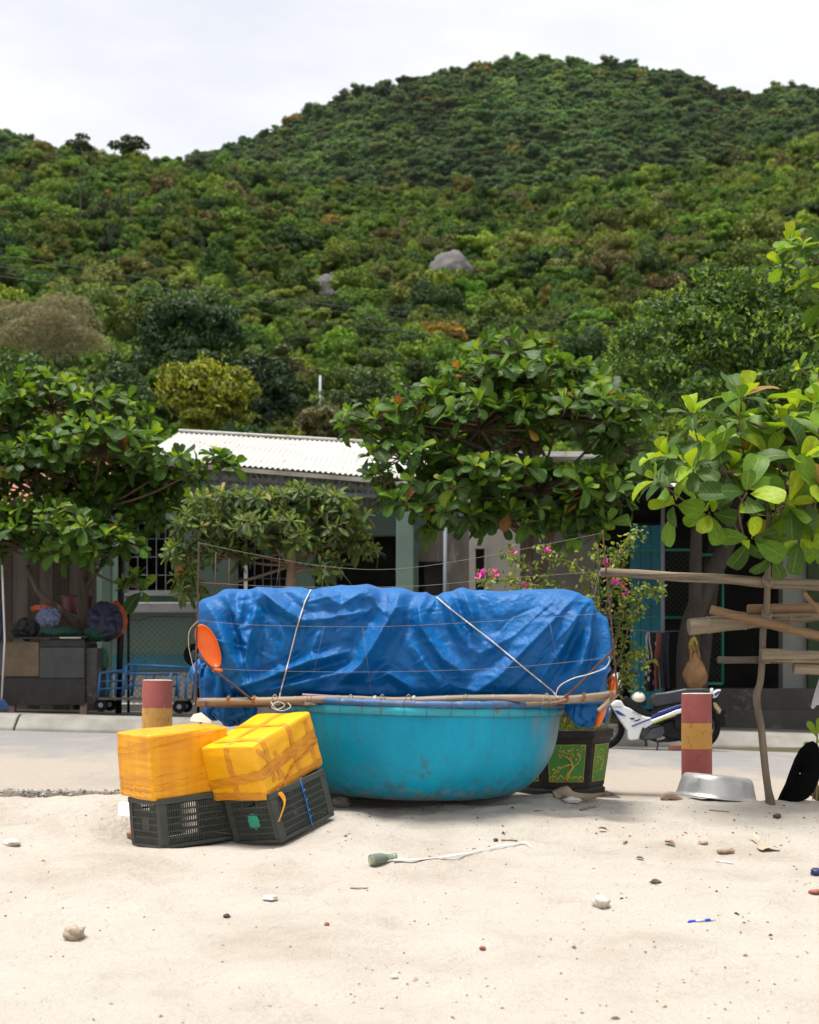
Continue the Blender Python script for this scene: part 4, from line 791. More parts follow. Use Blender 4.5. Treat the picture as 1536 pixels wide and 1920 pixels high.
body = [(0.30, 0.0), (0.33, 0.012), (0.335, 0.05), (0.315, 0.062), (0.325, 0.08), (0.372, PHt - .085), (0.374, PHt - .07), (0.392, PHt - .06), (0.398, PHt - .004), (0.388, PHt), (0.36, PHt), (0.35, PHt - .06), (0.02, PHt - .06)]
obj('pot', hexring(body), m_pblack, planter, bevel=.006)
def face_frame(k):
    a0, a1, b0, b1 = hexpt(.325, k, .08), hexpt(.325, k + 1, .08), hexpt(.372, k, PHt - .085), hexpt(.372, k + 1, PHt - .085); n = (a1 - a0).cross(b0 - a0).normalized()
    return lambda u, v, o: a0.lerp(a1, u).lerp(b0.lerp(b1, u), v) + n * o
for k in (0, 1, 5):
    fq = face_frame(k); mb = MB(); u0, u1, v0, v1 = .13, .87, .10, .93
    mb.prism(None, [fq(u0, v0, .004), fq(u1, v0, .004), fq(u1, v1, .004), fq(u0, v1, .004)], [fq(u0, v0, -.01), fq(u1, v0, -.01), fq(u1, v1, -.01), fq(u0, v1, -.01)]); pan = obj('relief_panel', mb, m_pgreen, planter)
    mb = MB()
    for i_ in (0.0, .05):
        q = [(u0 + i_, v0 + i_), (u1 - i_, v0 + i_), (u1 - i_, v1 - i_), (u0 + i_, v1 - i_), (u0 + i_, v0 + i_)]
        if i_ == 0: mb.tube([fq(*p, .005) for p in q], .0035, 5)
    for cu, cv in ((u0 + .05, v0 + .06), (u1 - .05, v0 + .06), (u1 - .05, v1 - .06), (u0 + .05, v1 - .06)):
        mb.tube([fq(cu + .045 * math.cos(a), cv + .05 * math.sin(a), .006) for a in np.linspace(0, 6.283, 9)], .0035, 5)
    obj('gold_border', mb, m_gold, pan, smooth=True)
    rr = random.Random(5 + k); mb = MB()
    if k != 1:
        mb.tube([fq(.50, .14, .006), fq(.55, .30, .008), fq(.63, .42, .008), fq(.60, .55, .008), fq(.52, .64, .006), fq(.42, .70, .005)], [.014, .012, .010, .008, .006, .003], 7)
        mb.tube([fq(.60, .50, .007), fq(.48, .46, .006), fq(.36, .40, .005), fq(.27, .42, .004)], [.007, .006, .004, .002], 6); mb.tube([fq(.62, .44, .007), fq(.72, .50, .006), fq(.77, .60, .005), fq(.74, .70, .004)], [.007, .006, .004, .003], 6)
        mb.tube([fq(.58, .58, .006), fq(.64, .70, .005), fq(.60, .80, .004)], [.005, .004, .002], 6); mb.tube([fq(.44, .69, .006), fq(.36, .76, .005), fq(.40, .83, .004)], [.004, .003, .002], 6)
        blobs_ = [(rr.gauss(a, .05), rr.gauss(b_, .035)) for a, b_ in ((.30, .42), (.40, .80), (.60, .82), (.74, .70), (.36, .68), (.50, .72), (.66, .66), (.28, .30)) for _ in range(6)]
        for u in np.linspace(.22, .80, 16): blobs_.append((u, .155 + .05 * abs(math.sin(u * 21)) + rr.uniform(0, .03)))
    else:
        mb.tube([fq(.5 + .2 * math.cos(a), .55 + .27 * math.sin(a), .005) for a in np.linspace(-1.0, 4.1, 14)], .004, 5); blobs_ = [(rr.uniform(.3, .7), rr.uniform(.2, .75)) for _ in range(22)]
    for u, v in blobs_:
        if .2 < u < .82 and .13 < v < .88: mb.ell(fq(u, v, .004), (.009, .006, .008), 6, 4)
    obj('gold_relief', mb, m_gold, pan, smooth=True)
mb = hexring([(0.345, PHt - .03), (0.2, PHt - .02), (0.01, PHt - .015)]); obj('soil', mb, M('planter_soil', (.09, .065, .045), (.05, .04, .03), 20, .95, .5), planter)
mb = MB(); mb.bb(PC + Vector((-.42, -.36, -.06)), PC + Vector((.40, .36, .004))); obj('plinth', mb, M('dark_plinth', (.05, .05, .05), (.09, .085, .08), 6, .8, .4), planter, bevel=.01)
# grass in the planter
rs = np.random.RandomState(8); n = 620; V = []; cols = []
for k in range(n):
    a, r = rs.uniform(0, 6.28), .33 * math.sqrt(rs.rand()); p = PC + Vector((r * math.cos(a), r * math.sin(a), PHt - .03)); h = rs.uniform(.04, .13); d = Vector((rs.normal(0, .06) + .05 * math.cos(a), rs.normal(0, .06) + .05 * math.sin(a), 0)); s = Vector((-math.sin(a), math.cos(a), 0)) * .003
    q1 = p + d * .5 + Vector((0, 0, h)); q2 = p + d * 1.6 + Vector((0, 0, h * rs.uniform(.5, 1.2))); V += [p - s, p + s, q1 + s * .7, q1 - s * .7, q1 - s * .7, q1 + s * .7, q2 + s * .1, q2 - s * .1]; c = [(.12, .17, .03), (.20, .19, .06), (.07, .13, .02)][rs.randint(3)]; cols += [c + (1,)] * 8
me = mesh_np('grass', np.array([tuple(v) for v in V]), np.arange(len(V)).reshape(-1, 4), m_crown, {'col': ('FLOAT_COLOR', 'POINT', np.array(cols, np.float32))})
g = bpy.data.objects.new('grass', me); SC.collection.objects.link(g); props(g, 'tuft of wild grass growing in the black planter', 'grass', kind='stuff')

# ------------------------------------------------------------------ striped bollards
def bollard_mat(bands):
    m, t, b, o = nodes_of('painted_bollard'); tc = t.nodes.new('ShaderNodeTexCoord'); sp = t.nodes.new('ShaderNodeSeparateXYZ'); t.links.new(tc.outputs['Object'], sp.inputs[0])
    n0 = noise_node(t, 9, 3, .6); w = t.nodes.new('ShaderNodeMath'); w.operation = 'MULTIPLY_ADD'; w.inputs[1].default_value = .012; t.links.new(n0.outputs['Fac'], w.inputs[0]); t.links.new(sp.outputs[2], w.inputs[2])
    red, yel = (0.31, 0.075, 0.065), (0.50, 0.26, 0.055); r = t.nodes.new('ShaderNodeValToRGB'); r.color_ramp.interpolation = 'CONSTANT'; e = r.color_ramp.elements
    while len(e) < len(bands): e.new(.5)
    for k, (p, c) in enumerate(bands): e[k].position = p; e[k].color = (*(red if c == 'r' else yel), 1)
    t.links.new(w.outputs[0], r.inputs['Fac']); col = r.outputs['Color']
    n1 = noise_node(t, 5, 5, .6); col = mixc(t, 1.0, col, ramp(t, n1.outputs['Fac'], [(.3, .82), (.7, 1.12)]).outputs['Color'], 'MULTIPLY')
    n2 = noise_node(t, 22, 6, .75, stretch=(1, 1, .55)); f = ramp(t, n2.outputs['Fac'], [(.55, 0.0), (.66, .8)]).outputs['Color']; col = mixc(t, f, col, (.14, .075, .04))
    n4 = noise_node(t, 40, 3, .6, stretch=(1, 1, .4)); f = ramp(t, n4.outputs['Fac'], [(.68, 0.0), (.72, .6)]).outputs['Color']; col = mixc(t, f, col, (.4, .36, .32))
    t.links.new(col, b.inputs['Base Color']); b.inputs['Roughness'].default_value = .75; bumpn(t, b, n2.outputs['Fac'], .35, .006); return m
m_ctop = M('bare_concrete_top', (.5, .47, .42), (.38, .35, .31), 12, .9, .4)
def bollard(px, topy, Y, bands, label, lean):
    R_ = 28.3 * Y / F; x = XA(px, Y); zb = float(road_z(x, Y)) - .06; h = ZA(topy, Y) - zb; Mx = Matrix.Translation((x, Y, zb)) @ Matrix.Rotation(math.radians(lean), 4, 'Y')
    root = thing('bollard', None, label, 'bollard', 'striped bollards by the road', M=Mx)
    mb = MB(); mb.lathe([(R_ * 1.01, 0), (R_, h * .5), (R_ * .985, h - .012), (R_ * .96, h)], 40); obj('post', mb, bollard_mat(bands), root, smooth=True, local=True, auto=50)
    mb = MB(); mb.lathe([(R_ * .96, h + .0005), (R_ * .9, h + .006), (0.001, h + .008)], 40, wob=lambda a, j: .02 * math.sin(5 * a)); obj('cap', mb, m_ctop, root, smooth=True, local=True)
bollard(294, 1276, 10.7, [(0, 'r'), (.26, 'y'), (.61, 'r'), (.99, 'r')], 'red and yellow striped concrete bollard behind the level yellow box', .4)
bollard(1307, 1301, 10.7, [(0, 'y'), (.10, 'r'), (.41, 'y'), (.60, 'r')], 'red and yellow striped concrete bollard in front of the motorbike', -.3)

# ------------------------------------------------------------------ aluminium basin, driftwood, black flap
m_alu = M('dull_aluminium', (0.56, 0.55, 0.53), (0.44, 0.43, 0.42), 5, .42, .35, 16, .01, metal=.75, c3=(.3, .28, .26), s3=9, band3=(.6, .75))
pb = on_sand(1354, 1504); pb = P(1354, 1500, pb.y + .1); Mb = Matrix.Translation(pb + Vector((0, .2, 0))) @ Matrix.Rotation(math.radians(6), 4, 'Y') @ Matrix.Rotation(math.radians(-2), 4, 'X')
bs = thing('basin', None, 'dented aluminium wash basin lying upside down on the sand', 'basin', M=Mb)
def dent(a, j): return (.03 * math.sin(2 * a + .5) + .02 * mnoise.noise(Vector((3 * math.cos(a), 3 * math.sin(a), j * .4)))) * (1 if j > 2 else .3)
R0 = 80 * pb.y / F
mb = MB(); mb.lathe([(R0 * .97, .004), (R0, -.004), (R0 * 1.0, .004), (R0 * .945, .012), (R0 * .925, .03), (R0 * .885, .075), (R0 * .84, .118), (R0 * .80, .142), (R0 * .74, .155), (R0 * .5, .158), (R0 * .2, .150), (0.001, .148)], 56, wob=dent); obj('bowl', mb, m_alu, bs, smooth=True, local=True)
mb = MB(); mb.tube([(R0 * 1.0 * math.cos(a), R0 * 1.0 * math.sin(a), .0) for a in np.linspace(0, 6.2832, 49)], .006, 6); obj('rolled_rim', mb, m_alu, bs, smooth=True, local=True)
m_drift = M('driftwood', (0.36, 0.27, 0.19), (0.22, 0.155, 0.105), 7, .9, .8, 22, .02, stretch=(.5, 1.5, 1.5), c3=(.47, .38, .29), s3=9)
def gnarl(pts, rads, seed, n=12, amp=.35):
    mb = MB(); pp = smooth_path(pts, 8); N = len(pp); rr = [np.interp(i / (N - 1), np.linspace(0, 1, len(rads)), rads) for i in range(N)]; mb.tube(pp, rr, n)
    mb.v = [tuple(Vector(v) + Vector((mnoise.noise(Vector(v) * 14 + Vector((seed, 0, 0))), mnoise.noise(Vector(v) * 14 + Vector((0, seed, 9))), mnoise.noise(Vector(v) * 14 + Vector((7, 3, seed))))) * max(rads) * amp) for v in mb.v]; return mb
p = on_sand(1050, 1500); Yd = p.y + .02
obj('driftwood', gnarl([P(1040, 1490, Yd), P(1058, 1484, Yd), P(1075, 1492, Yd), P(1095, 1494, Yd), P(1115, 1492, Yd), P(1140, 1486, Yd - .02)], [.03, .04, .026, .02, .022, .014], 2.2, 12, .6), m_drift, smooth=True, label='gnarled brown driftwood lying on the sand before the planter', cat='driftwood')
p = on_sand(1250, 1500); Yd = p.y
obj('driftwood', gnarl([P(1238, 1495, Yd), P(1255, 1491, Yd), P(1278, 1499, Yd + .05)], [.012, .026, .010], 6.1, 10, .5), m_drift, smooth=True, label='short brown wood chunk beside the upturned basin', cat='driftwood')
m_black = M('black_rubber', (0.003, 0.003, 0.0035), (0.005, 0.005, 0.0055), 6, .9, .2, 30, .004, spec=.04)
Yd = on_sand(1490, 1506).y + .08; out_ = [(1455, 1507), (1462, 1490), (1472, 1470), (1481, 1445), (1490, 1422), (1500, 1404), (1512, 1393), (1524, 1389), (1533, 1395), (1540, 1412), (1541, 1440), (1536, 1462), (1528, 1482), (1516, 1496), (1503, 1503), (1494, 1509), (1475, 1509)]
def pad(cx, cy, k, dy): return [P(cx + (x - cx) * k, cy + (y - cy) * k, Yd + dy + (1507 - y) * .0011) for x, y in out_]
mb = MB(); rows = [pad(1500, 1450, .02, -.012), pad(1500, 1450, .8, -.012), pad(1500, 1450, .95, -.006), pad(1500, 1450, 1, .01), pad(1500, 1450, .95, .03), pad(1500, 1450, .02, .034)]
mb.grid(np.array([[tuple(v) for v in r_] for r_ in rows]), wrapu=True); obj('rubber_flap', mb, m_black, smooth=True, label='matt black rubber flap standing in the sand beside the crooked post', cat='flap')

# ------------------------------------------------------------------ crooked posts and the rack of poles
m_post = M('grey_stick_bark', (0.19, 0.145, 0.105), (0.11, 0.085, 0.065), 10, .9, .6, 40, .008, stretch=(1.5, 1.5, .3), c3=(.40, .31, .22), s3=5, band3=(.60, .68))
YP = on_sand(1443, 1507).y
mb = MB(); sp_ = [(1443, 960, 5.5), (1442, 1010, 5.5), (1440, 1056, 5.8), (1439, 1100, 6), (1437, 1150, 6.2), (1431, 1185, 6.6), (1430, 1215, 6.2), (1428, 1255, 6.3), (1425, 1282, 6.5), (1419, 1303, 7.4), (1421, 1330, 6.8), (1427, 1362, 7), (1431, 1400, 7), (1435, 1440, 7), (1440, 1478, 7.2), (1444, 1500, 9), (1445, 1514, 10)]
pp = smooth_path([P(x, y, YP) for x, y, r in sp_], 5); rr = [np.interp(i / (len(pp) - 1), np.linspace(0, 1, len(sp_)), [r * YP / F for _, _, r in sp_]) for i in range(len(pp))]; mb.tube(pp, rr, 12); obj('post', mb, m_post, smooth=True, label='crooked grey stick post standing in the sand, holding up the poles', cat='post')
mb = MB(); pp = smooth_path([P(1700, 1000, YP + .1), P(1692, 1150, YP + .1), P(1698, 1300, YP + .1), P(1694, 1530, YP + .1)], 5); mb.tube(pp, .028, 10); obj('post', mb, m_post, smooth=True, label='second stick post beyond the right edge, carrying the far pole ends', cat='post')
m_pole = M('grey_pole_wood', (0.32, 0.262, 0.19), (0.19, 0.148, 0.105), 12, .85, 1.0, 50, .012, spec=.2, stretch=(.10, 1.8, 1.8), c3=(.10, .075, .05), s3=16, band3=(.54, .66), st3=(.08, 2.2, 2.2))
m_bam3 = M('tan_bamboo', (0.245, 0.155, 0.085), (0.165, 0.10, 0.056), 10, .6, .6, 40, .006, spec=.25, stretch=(.12, 1.4, 1.4), c3=(.46, .37, .27), s3=5, band3=(.58, .7))
m_dpole = M('dark_pole_wood', (0.10, 0.078, 0.06), (0.06, 0.048, 0.04), 9, .9, .6, 40, .006, stretch=(.15, 1.5, 1.5))
def pole(a, b_, ra, rb, Ya, Yb, mat, label, kind='pole', nodes_=False, sag=0, seed=1):
    A, B = P(a[0], a[1], Ya), P(b_[0], b_[1], Yb); N = 26; mb = MB()
    if nodes_: bamboo(mb, [A, A.lerp(B, .33) + Vector((0, 0, sag)), A.lerp(B, .66) + Vector((0, 0, -sag)), B], ra * Ya / F, rb * Yb / F, .30, seed)
    else:
        pts = [A.lerp(B, k / N) + Vector((0, .004 * mnoise.noise(Vector((k * .3, seed, 0))), .006 * mnoise.noise(Vector((k * .25, seed, 5))) + sag * math.sin(k / N * 3.1416))) for k in range(N + 1)]
        mb.tube(pts, [lerp(ra, rb, k / N) * Ya / F * (1 + .06 * mnoise.noise(Vector((k * .5, seed, 2)))) for k in range(N + 1)], 12)
        mb.v = [tuple(Vector(v) + Vector((.010 * mnoise.noise(Vector(v) * 60) if i < 12 else 0, 0, .003 * mnoise.noise(Vector(v) * 35)))) for i, v in enumerate(mb.v)]
    return obj(kind, mb, mat, smooth=True, label=label, cat='pole', auto=60)
pole((1126, 1072), (1720, 1112), 7.5, 12, YP + .07, YP + .05, m_pole, 'long straw-coloured pole, topmost of the rack, reaching over to the boat', seed=2, sag=.004)
pole((1402, 1142), (1720, 1135), 8.5, 9.5, YP + .075, YP + .1, m_bam3, 'tan bamboo pole with a cut end just behind the crooked post', nodes_=True, seed=3)
p3 = pole((1292, 1176), (1720, 1128), 15.5, 15, YP + .09, YP + .2, m_pole, 'thick grey bamboo pole with the widest sawn end on the rack', nodes_=True, seed=4)
pole((1333, 1143), (1720, 1238), 8.5, 10.5, YP - .045, YP - .03, m_bam3, 'tan bamboo pole slanting down across the front of the crooked post', nodes_=True, seed=5)
pole((1507, 1112), (1560, 1172), 5, 5, YP - .08, YP - .1, m_bam3, 'thin split bamboo stick standing steeply near the right edge', seed=6)
pole((1346, 1237), (1720, 1238), 6.5, 7, YP + .04, YP + .04, m_dpole, 'dark weathered pole, lowest behind the crooked post', seed=7)
pole((1426, 1228), (1720, 1240), 12, 13, YP - .05, YP - .04, m_pole, 'grey squared timber lying across the front of the crooked post', seed=8)
pole((1488, 1253), (1720, 1262), 10.5, 11, YP - .03, YP - .0, m_pole, 'short grey timber, lowest of the rack near the right edge', seed=9)
mb = MB(); mb.slab([P(1326, 1159, YP + .1), P(1345, 1157, YP + .1), P(1395, 1160, YP + .1), P(1420, 1166, YP + .1), P(1340, 1166, YP + .1), P(1334, 1162, YP + .1)], (0, .012, 0)); obj('splinter', mb, m_pole, p3)
for k, (x, y) in enumerate([(1438, 1152), (1437, 1232), (1440, 1088)]):
    mb = MB(); c = P(x, y, YP); 
    for q in (-.012, 0, .012): mb.tube([c + Vector((.03 * math.cos(a), .035 * math.sin(a), q + .03 * math.sin(a * 1))) for a in np.linspace(0, 6.283, 15)], .003, 5)
    obj('binding', mb, m_tie, smooth=True, label='twine binding on the crooked post, %s' % ('at the slanting bamboo', 'at the squared timber', 'at the topmost pole')[k], cat='twine')
m_cloth = M('pale_cloth', (.50, .50, .52), (.42, .42, .45), 6, .9, .3, 30)
mb = MB(); q = [(1521, 1327), (1528, 1300), (1537, 1272), (1560, 1262), (1590, 1290), (1580, 1322), (1560, 1318), (1540, 1322), (1532, 1322), (1526, 1330)]; mb.slab([P(x, y, YP + .3) for x, y in q], (0, .02, .0)); obj('cloth', mb, m_cloth, bevel=.006, label='pale grey cloth hanging at the right edge above the black flap', cat='cloth')
# sapling beside the flap
def leafshape(L_, W_, fold, bend, rows_=6, cols_=2, pet=.08, ob=.8, tipr=.27):
    """rows along the blade (y), columns across (x); returns V, quads, uv"""
    V = []; U = []; mxw = max((t ** ob) * ((1 - t) ** tipr) for t in np.linspace(0.01, .99, 60))
    for i in range(rows_ + 1):
        t = 1 - (1 - i / rows_) ** 1.7; w = W_ / 2 * ((t ** ob) * ((1 - t) ** tipr) / mxw if 0 < t < 1 else (.05 if i == 0 else .16))
        for j in range(-cols_, cols_ + 1):
            u = j / cols_; V.append((u * w, (pet + (1 - pet) * t) * L_, fold * abs(u) * w - bend * L_ * t * t + .02 * L_ * math.sin(t * 9 + j) * abs(u))); U.append((.5 + u / 2, t))
    C_ = 2 * cols_ + 1; Q = [(i * C_ + j, i * C_ + j + 1, (i + 1) * C_ + j + 1, (i + 1) * C_ + j) for i in range(rows_) for j in range(C_ - 1)]
    return np.array(V), np.array(Q), np.array(U)
def leaf_mesh(name, shp, col, mat):
    V, Q, U = shp; me = mesh_np(name, V, Q, mat, {'col': ('FLOAT_COLOR', 'POINT', np.tile(np.array([*col, 1], np.float32), (len(V), 1)))}, smooth=True)
    uv = me.uv_layers.new(name='UVMap'); uv.data.foreach_set('uv', U[Q.ravel()].astype(np.float32).ravel()); return me
def orient(pos, tip, nrm, s):
    y = Vector(tip).normalized(); z = Vector(nrm); z = (z - y * z.dot(y)); z = z.normalized() if z.length > 1e-6 else frame_from(y)[0]; x = y.cross(z); m = Matrix.Identity(4)
    for i, v in enumerate((x, y, z)): m.col[i][:3] = v * s
    m.col[3][:3] = pos; return m
YS = on_sand(1530, 1500).y + .05; sap = thing('sapling', P(1533, 1500, YS), 'bright green almond sapling sprouting beside the black flap', 'plant')
mb = MB(); mb.tube(smooth_path([P(1531, 1505, YS - .08), P(1533, 1450, YS - .08), P(1531, 1410, YS - .08), P(1533, 1375, YS - .08)], 5), [.006] * 16, 6); obj('stem', mb, M('green_stem', (.22, .26, .05), (.25, .15, .05), 20, .6), sap, smooth=True)
mb = MB(); mb.tube(smooth_path([P(1524, 1500, YS - .08), P(1524, 1470, YS - .08), P(1524, 1440, YS - .08)], 4), .004, 6); obj('stem', mb, bpy.data.materials['green_stem'], sap, smooth=True)
sapm = leaf_mesh('sapling_leaf', leafshape(1, .42, .3, .2), (.16, .26, .02), m_leaf); inv = MW[sap.name].inverted()
for (x, y, dx, dz, s) in [(1533, 1385, -.5, .9, .14), (1533, 1378, .1, 1, .12), (1531, 1395, .6, .7, .12), (1532, 1400, -.9, .25, .10), (1532, 1420, .8, .2, .10), (1524, 1444, -.7, .7, .075), (1524, 1446, .6, .6, .06), (1531, 1452, .8, .3, .05)]:
    o = bpy.data.objects.new('leaf', sapm); SC.collection.objects.link(o); o.parent = sap; o.matrix_local = inv @ orient(P(x, y, YS - .085), (dx, -.3, dz), (-dx * .4, -.9, .5), s)
rock('coconut_husk', P(1536, 1488, YS), (.06, .06, .055), M('husk', (.13, .085, .05), (.07, .045, .03), 12, .95, .8, 30, .02), 9, 'dark brown husk lying at the foot of the sapling', 'husk', 18, 12)

# ------------------------------------------------------------------ litter on the sand
m_glassg = None
def glass_mat():
    m, t, b, o = nodes_of('green_glass'); b.inputs['Base Color'].default_value = (.62, .74, .62, 1); b.inputs['Roughness'].default_value = .1; b.inputs['Transmission Weight'].default_value = .8; b.inputs['IOR'].default_value = 1.3; return m
m_glass = glass_mat(); m_sandin = M('damp_sand_fill', (.45, .34, .2), (.55, .45, .32), 30, .95, .6, 60)
p = on_sand(709, 1624); Mg = Matrix.Translation(p + Vector((-.03, 0, .031))) @ Matrix.Rotation(math.radians(28), 4, 'Z') @ Matrix.Rotation(math.radians(84), 4, 'Y')
bt = thing('broken_bottle', None, 'broken green glass bottle neck filled with sand', 'bottle', M=Mg)
mb = MB(); mb.lathe([(.029, -.012), (.032, 0), (.032, .03), (.029, .055), (.019, .085), (.0145, .10), (.0145, .128), (.0165, .13), (.0165, .142), (.012, .143), (.012, .10), (.026, .05), (.029, -.01)], 28, wob=lambda a, j: .06 * math.sin(4 * a + 1) if j == 0 else 0); obj('glass', mb, m_glass, bt, smooth=True, local=True)
mb = MB(); mb.lathe([(.001, .004), (.02, .002), (.028, .006), (.024, .05), (.012, .09), (.001, .092)], 20, wob=lambda a, j: .06 * math.sin(3 * a + j)); obj('sand_filling', mb, m_sandin, bt, smooth=True, local=True)
def ribbon(pts, w, mat, label, cat, name='strip', lift=.012):
    pp = smooth_path([on_sand(*q) for q in pts], 8); rows = [[tuple(p + Vector((0, -w * k_, lift + .002))), tuple(p + Vector((0, 0, lift + .006 + .004 * math.sin(i * .4)))), tuple(p + Vector((0, w * k_, lift + .002)))] for i, p in enumerate(pp) for k_ in (1 - .6 * i / len(pp),)]
    rows2 = [[tuple(Vector(v) - Vector((0, 0, .0025))) for v in r_] for r_ in rows]; mb = MB(); mb.grid(np.array(rows)); mb.grid(np.array(rows2)); return obj(name, mb, mat, smooth=True, label=label, cat=cat)
ribbon([(738, 1619), (780, 1617), (830, 1612), (880, 1604), (925, 1594), (960, 1588), (982, 1585), (996, 1592)], .011, M('white_plastic', (.74, .74, .73), (.66, .66, .66), 8, .5), 'long white plastic strip lying on the sand beyond the broken bottle', 'strip', 'plastic_strip')
def pebble(px, py, wpx, hpx, mat, seed, label, name='stone', amp=.35, deep=1.0, cat='stone', yaw=0):
    p = on_sand(px, py); s = p.y / F; return rock(name, p + Vector((0, .0, hpx * s * .30)), (wpx / 2 * s, wpx / 2 * s * deep, hpx / 2 * s), mat, seed, label, cat, 18, 12, amp, 1.4, R=Matrix.Rotation(math.radians(yaw), 3, 'Y'))
m_st1 = M('tan_stone', (.42, .34, .26), (.30, .235, .175), 14, .9, .6, 60, .01); m_st2 = M('pale_stone', (.62, .56, .48), (.5, .44, .37), 14, .9, .5, 60, .01); m_st3 = M('dark_chip', (.035, .03, .028), (.06, .05, .045), 20, .8, .4, 60, .01); m_st4 = M('red_brick_chip', (.33, .10, .06), (.25, .08, .05), 20, .9, .4, 60, .01)
m_wood = M('bleached_twig', (.27, .18, .11), (.18, .12, .075), 30, .9, .5, 60, .006); m_leafb = M('dry_leaf', (.30, .15, .09), (.22, .11, .07), 20, .8, .3, 60)
pebble(139, 1760, 40, 30, m_st1, 1.3, 'rounded tan stone alone low in the sand at left', amp=.5)
pebble(22, 1585, 30, 15, m_st2, 2.1, 'pale shell-like stone near the left edge of the sand', amp=.3)
pebble(507, 1687, 28, 11, M('white_coral', (.7, .68, .64), (.6, .57, .52), 20, .9, .5), 3.1, 'flat white coral fragment on the sand below the tilted crate')
pebble(425, 1721, 13, 9, m_st3, 4.1, 'small dark pebble on the sand left of the white coral')
pebble(1128, 1700, 30, 26, m_st2, 5.3, 'blocky pale stone with a brown base on the bare sand', amp=.45)
pebble(640, 1512, 34, 22, M('grey_clod', (.25, .23, .21), (.16, .15, .14), 14, .9, .5), 6.7, 'grey stone wedged between the tilted crate and the boat', amp=.4)
pebble(1072, 1505, 34, 14, M('white_slab', (.66, .64, .6), (.56, .54, .5), 14, .85, .4), 7.9, 'white broken slab on the sand below the driftwood', amp=.3)
pebble(246, 1573, 16, 22, M('brown_shard', (.40, .20, .12), (.3, .14, .08), 20, .8, .4), 8.3, 'reddish brown shard beside the level crate', amp=.4)
pebble(1230, 1657, 20, 10, M('charred', (.07, .05, .04), (.14, .10, .075), 30, .9, .6), 9.1, 'charred brown seed pod on the sand at right', 'seed_pod', amp=.5, cat='seed pod')
pebble(613, 1736, 10, 8, m_st4, 10.1, 'tiny reddish chip on the sand below the broken bottle')
pebble(905, 1780, 12, 8, m_st4, 11.1, 'tiny brown chip low in the middle of the sand')
pebble(740, 1836, 14, 10, m_st2, 12.1, 'small white shell near the bottom of the sand', 'shell', cat='shell')
pebble(1318, 1583, 18, 11, M('pinkish', (.5, .36, .3), (.36, .25, .2), 20, .8), 13.1, 'pinkish crumpled shell right of the dry leaves', 'shell', cat='shell')
pebble(1530, 1640, 20, 16, M('blue_cap', (.02, .03, .14), (.01, .01, .03), 12, .5), 14.1, 'dark blue crumpled cap at the right edge of the sand', 'bottle_cap', cat='cap')
pebble(1528, 1675, 24, 9, m_st4, 15.1, 'red brick sliver at the right edge of the sand', 'brick_chip', cat='brick chip')
pebble(930, 1578, 9, 8, m_st3, 16.1, 'small black pebble between two twigs on the sand')
pebble(1457, 1533, 16, 9, m_st3, 17.1, 'black stone chip on the sand below the rubber flap')
def stick(a, b_, r, mat, label, name='twig', cat='twig', lift=1.0):
    A, B = on_sand(*a), on_sand(*b_); up_ = Vector((0, 0, r * lift)); N = 6; mb = MB(); mb.tube([A.lerp(B, k / N) + up_ + Vector((0, 0, .25 * r * math.sin(k * 2.1))) for k in range(N + 1)], [r * (1 - .25 * abs(k / N - .4)) for k in range(N + 1)], 8); return obj(name, mb, mat, smooth=True, label=label, cat=cat)
stick((940, 1578), (970, 1578), .006, m_wood, 'short brown twig at the far end of the white strip')
stick((886, 1593), (919, 1588), .0028, m_st3, 'thin black twig above the white strip')
stick((657, 1669), (690, 1667), .0026, m_wood, 'thin brown twig on the sand below the broken bottle')
stick((1088, 1521), (1116, 1514), .008, m_wood, 'stubby brown stick on the sand below the driftwood', 'stick', 'stick')
stick((1346, 1602), (1376, 1600), .014, m_drift, 'short grey-brown wood peg lying on the sand at right', 'peg', 'peg')
stick((1343, 1617), (1374, 1621), .006, M('white_tube', (.7, .7, .68), (.6, .6, .58), 12, .6), 'white plastic tube just below the wood peg', 'tube', 'tube')
stick((1002, 1522), (1040, 1521), .003, m_st3, 'thin dark twig on the sand below the boat')
stick((1330, 1520), (1368, 1524), .004, m_wood, 'thin dry twig on the sand below the basin')
A, B = on_sand(1290, 1731), on_sand(1342, 1727); pen = thing('pen', A, 'blue and clear ballpoint pen lying on the sand', 'pen'); up_ = Vector((0, 0, .006))
m_blue = M('blue_pen_plastic', (.01, .06, .62), (.01, .05, .5), 10, .35); m_clear = M('cloudy_pen_barrel', (.55, .62, .72), (.5, .57, .68), 10, .3)
mb = MB(); mb.tube([A.lerp(B, k) + up_ for k in (0, .04, .12, .25)], [.003, .006, .007, .007], 10); obj('cap', mb, m_blue, pen, smooth=True)
mb = MB(); mb.tube([A.lerp(B, k) + up_ for k in (.25, .6)], .005, 10); obj('barrel', mb, m_clear, pen, smooth=True)
mb = MB(); mb.tube([A.lerp(B, k) + up_ for k in (.6, .62, .80)], .0055, 10); obj('grip', mb, m_blue, pen, smooth=True)
mb = MB(); mb.tube([A.lerp(B, k) + up_ for k in (.8, .9, 1.0)], [.005, .0035, .001], 10); obj('tip', mb, m_clear, pen, smooth=True)
def dryleaf(px, py, s, yaw, mat, label):
    p = on_sand(px, py); V, Q, U = leafshape(1, .5, .8, .25, 6, 2); m = Matrix.Translation(p + Vector((0, 0, .008))) @ Matrix.Rotation(math.radians(yaw), 4, 'Z') @ Matrix.Rotation(math.radians(25), 4, 'X') @ Matrix.Scale(s, 4); mb = MB(); mb.add([m @ Vector(v) for v in V], [tuple(q) for q in Q]); obj('dry_leaf', mb, mat, smooth=True, label=label, cat='leaf')
dryleaf(1268, 1590, .08, 40, m_leafb, 'curled reddish dry leaf standing on the sand left of the shell')
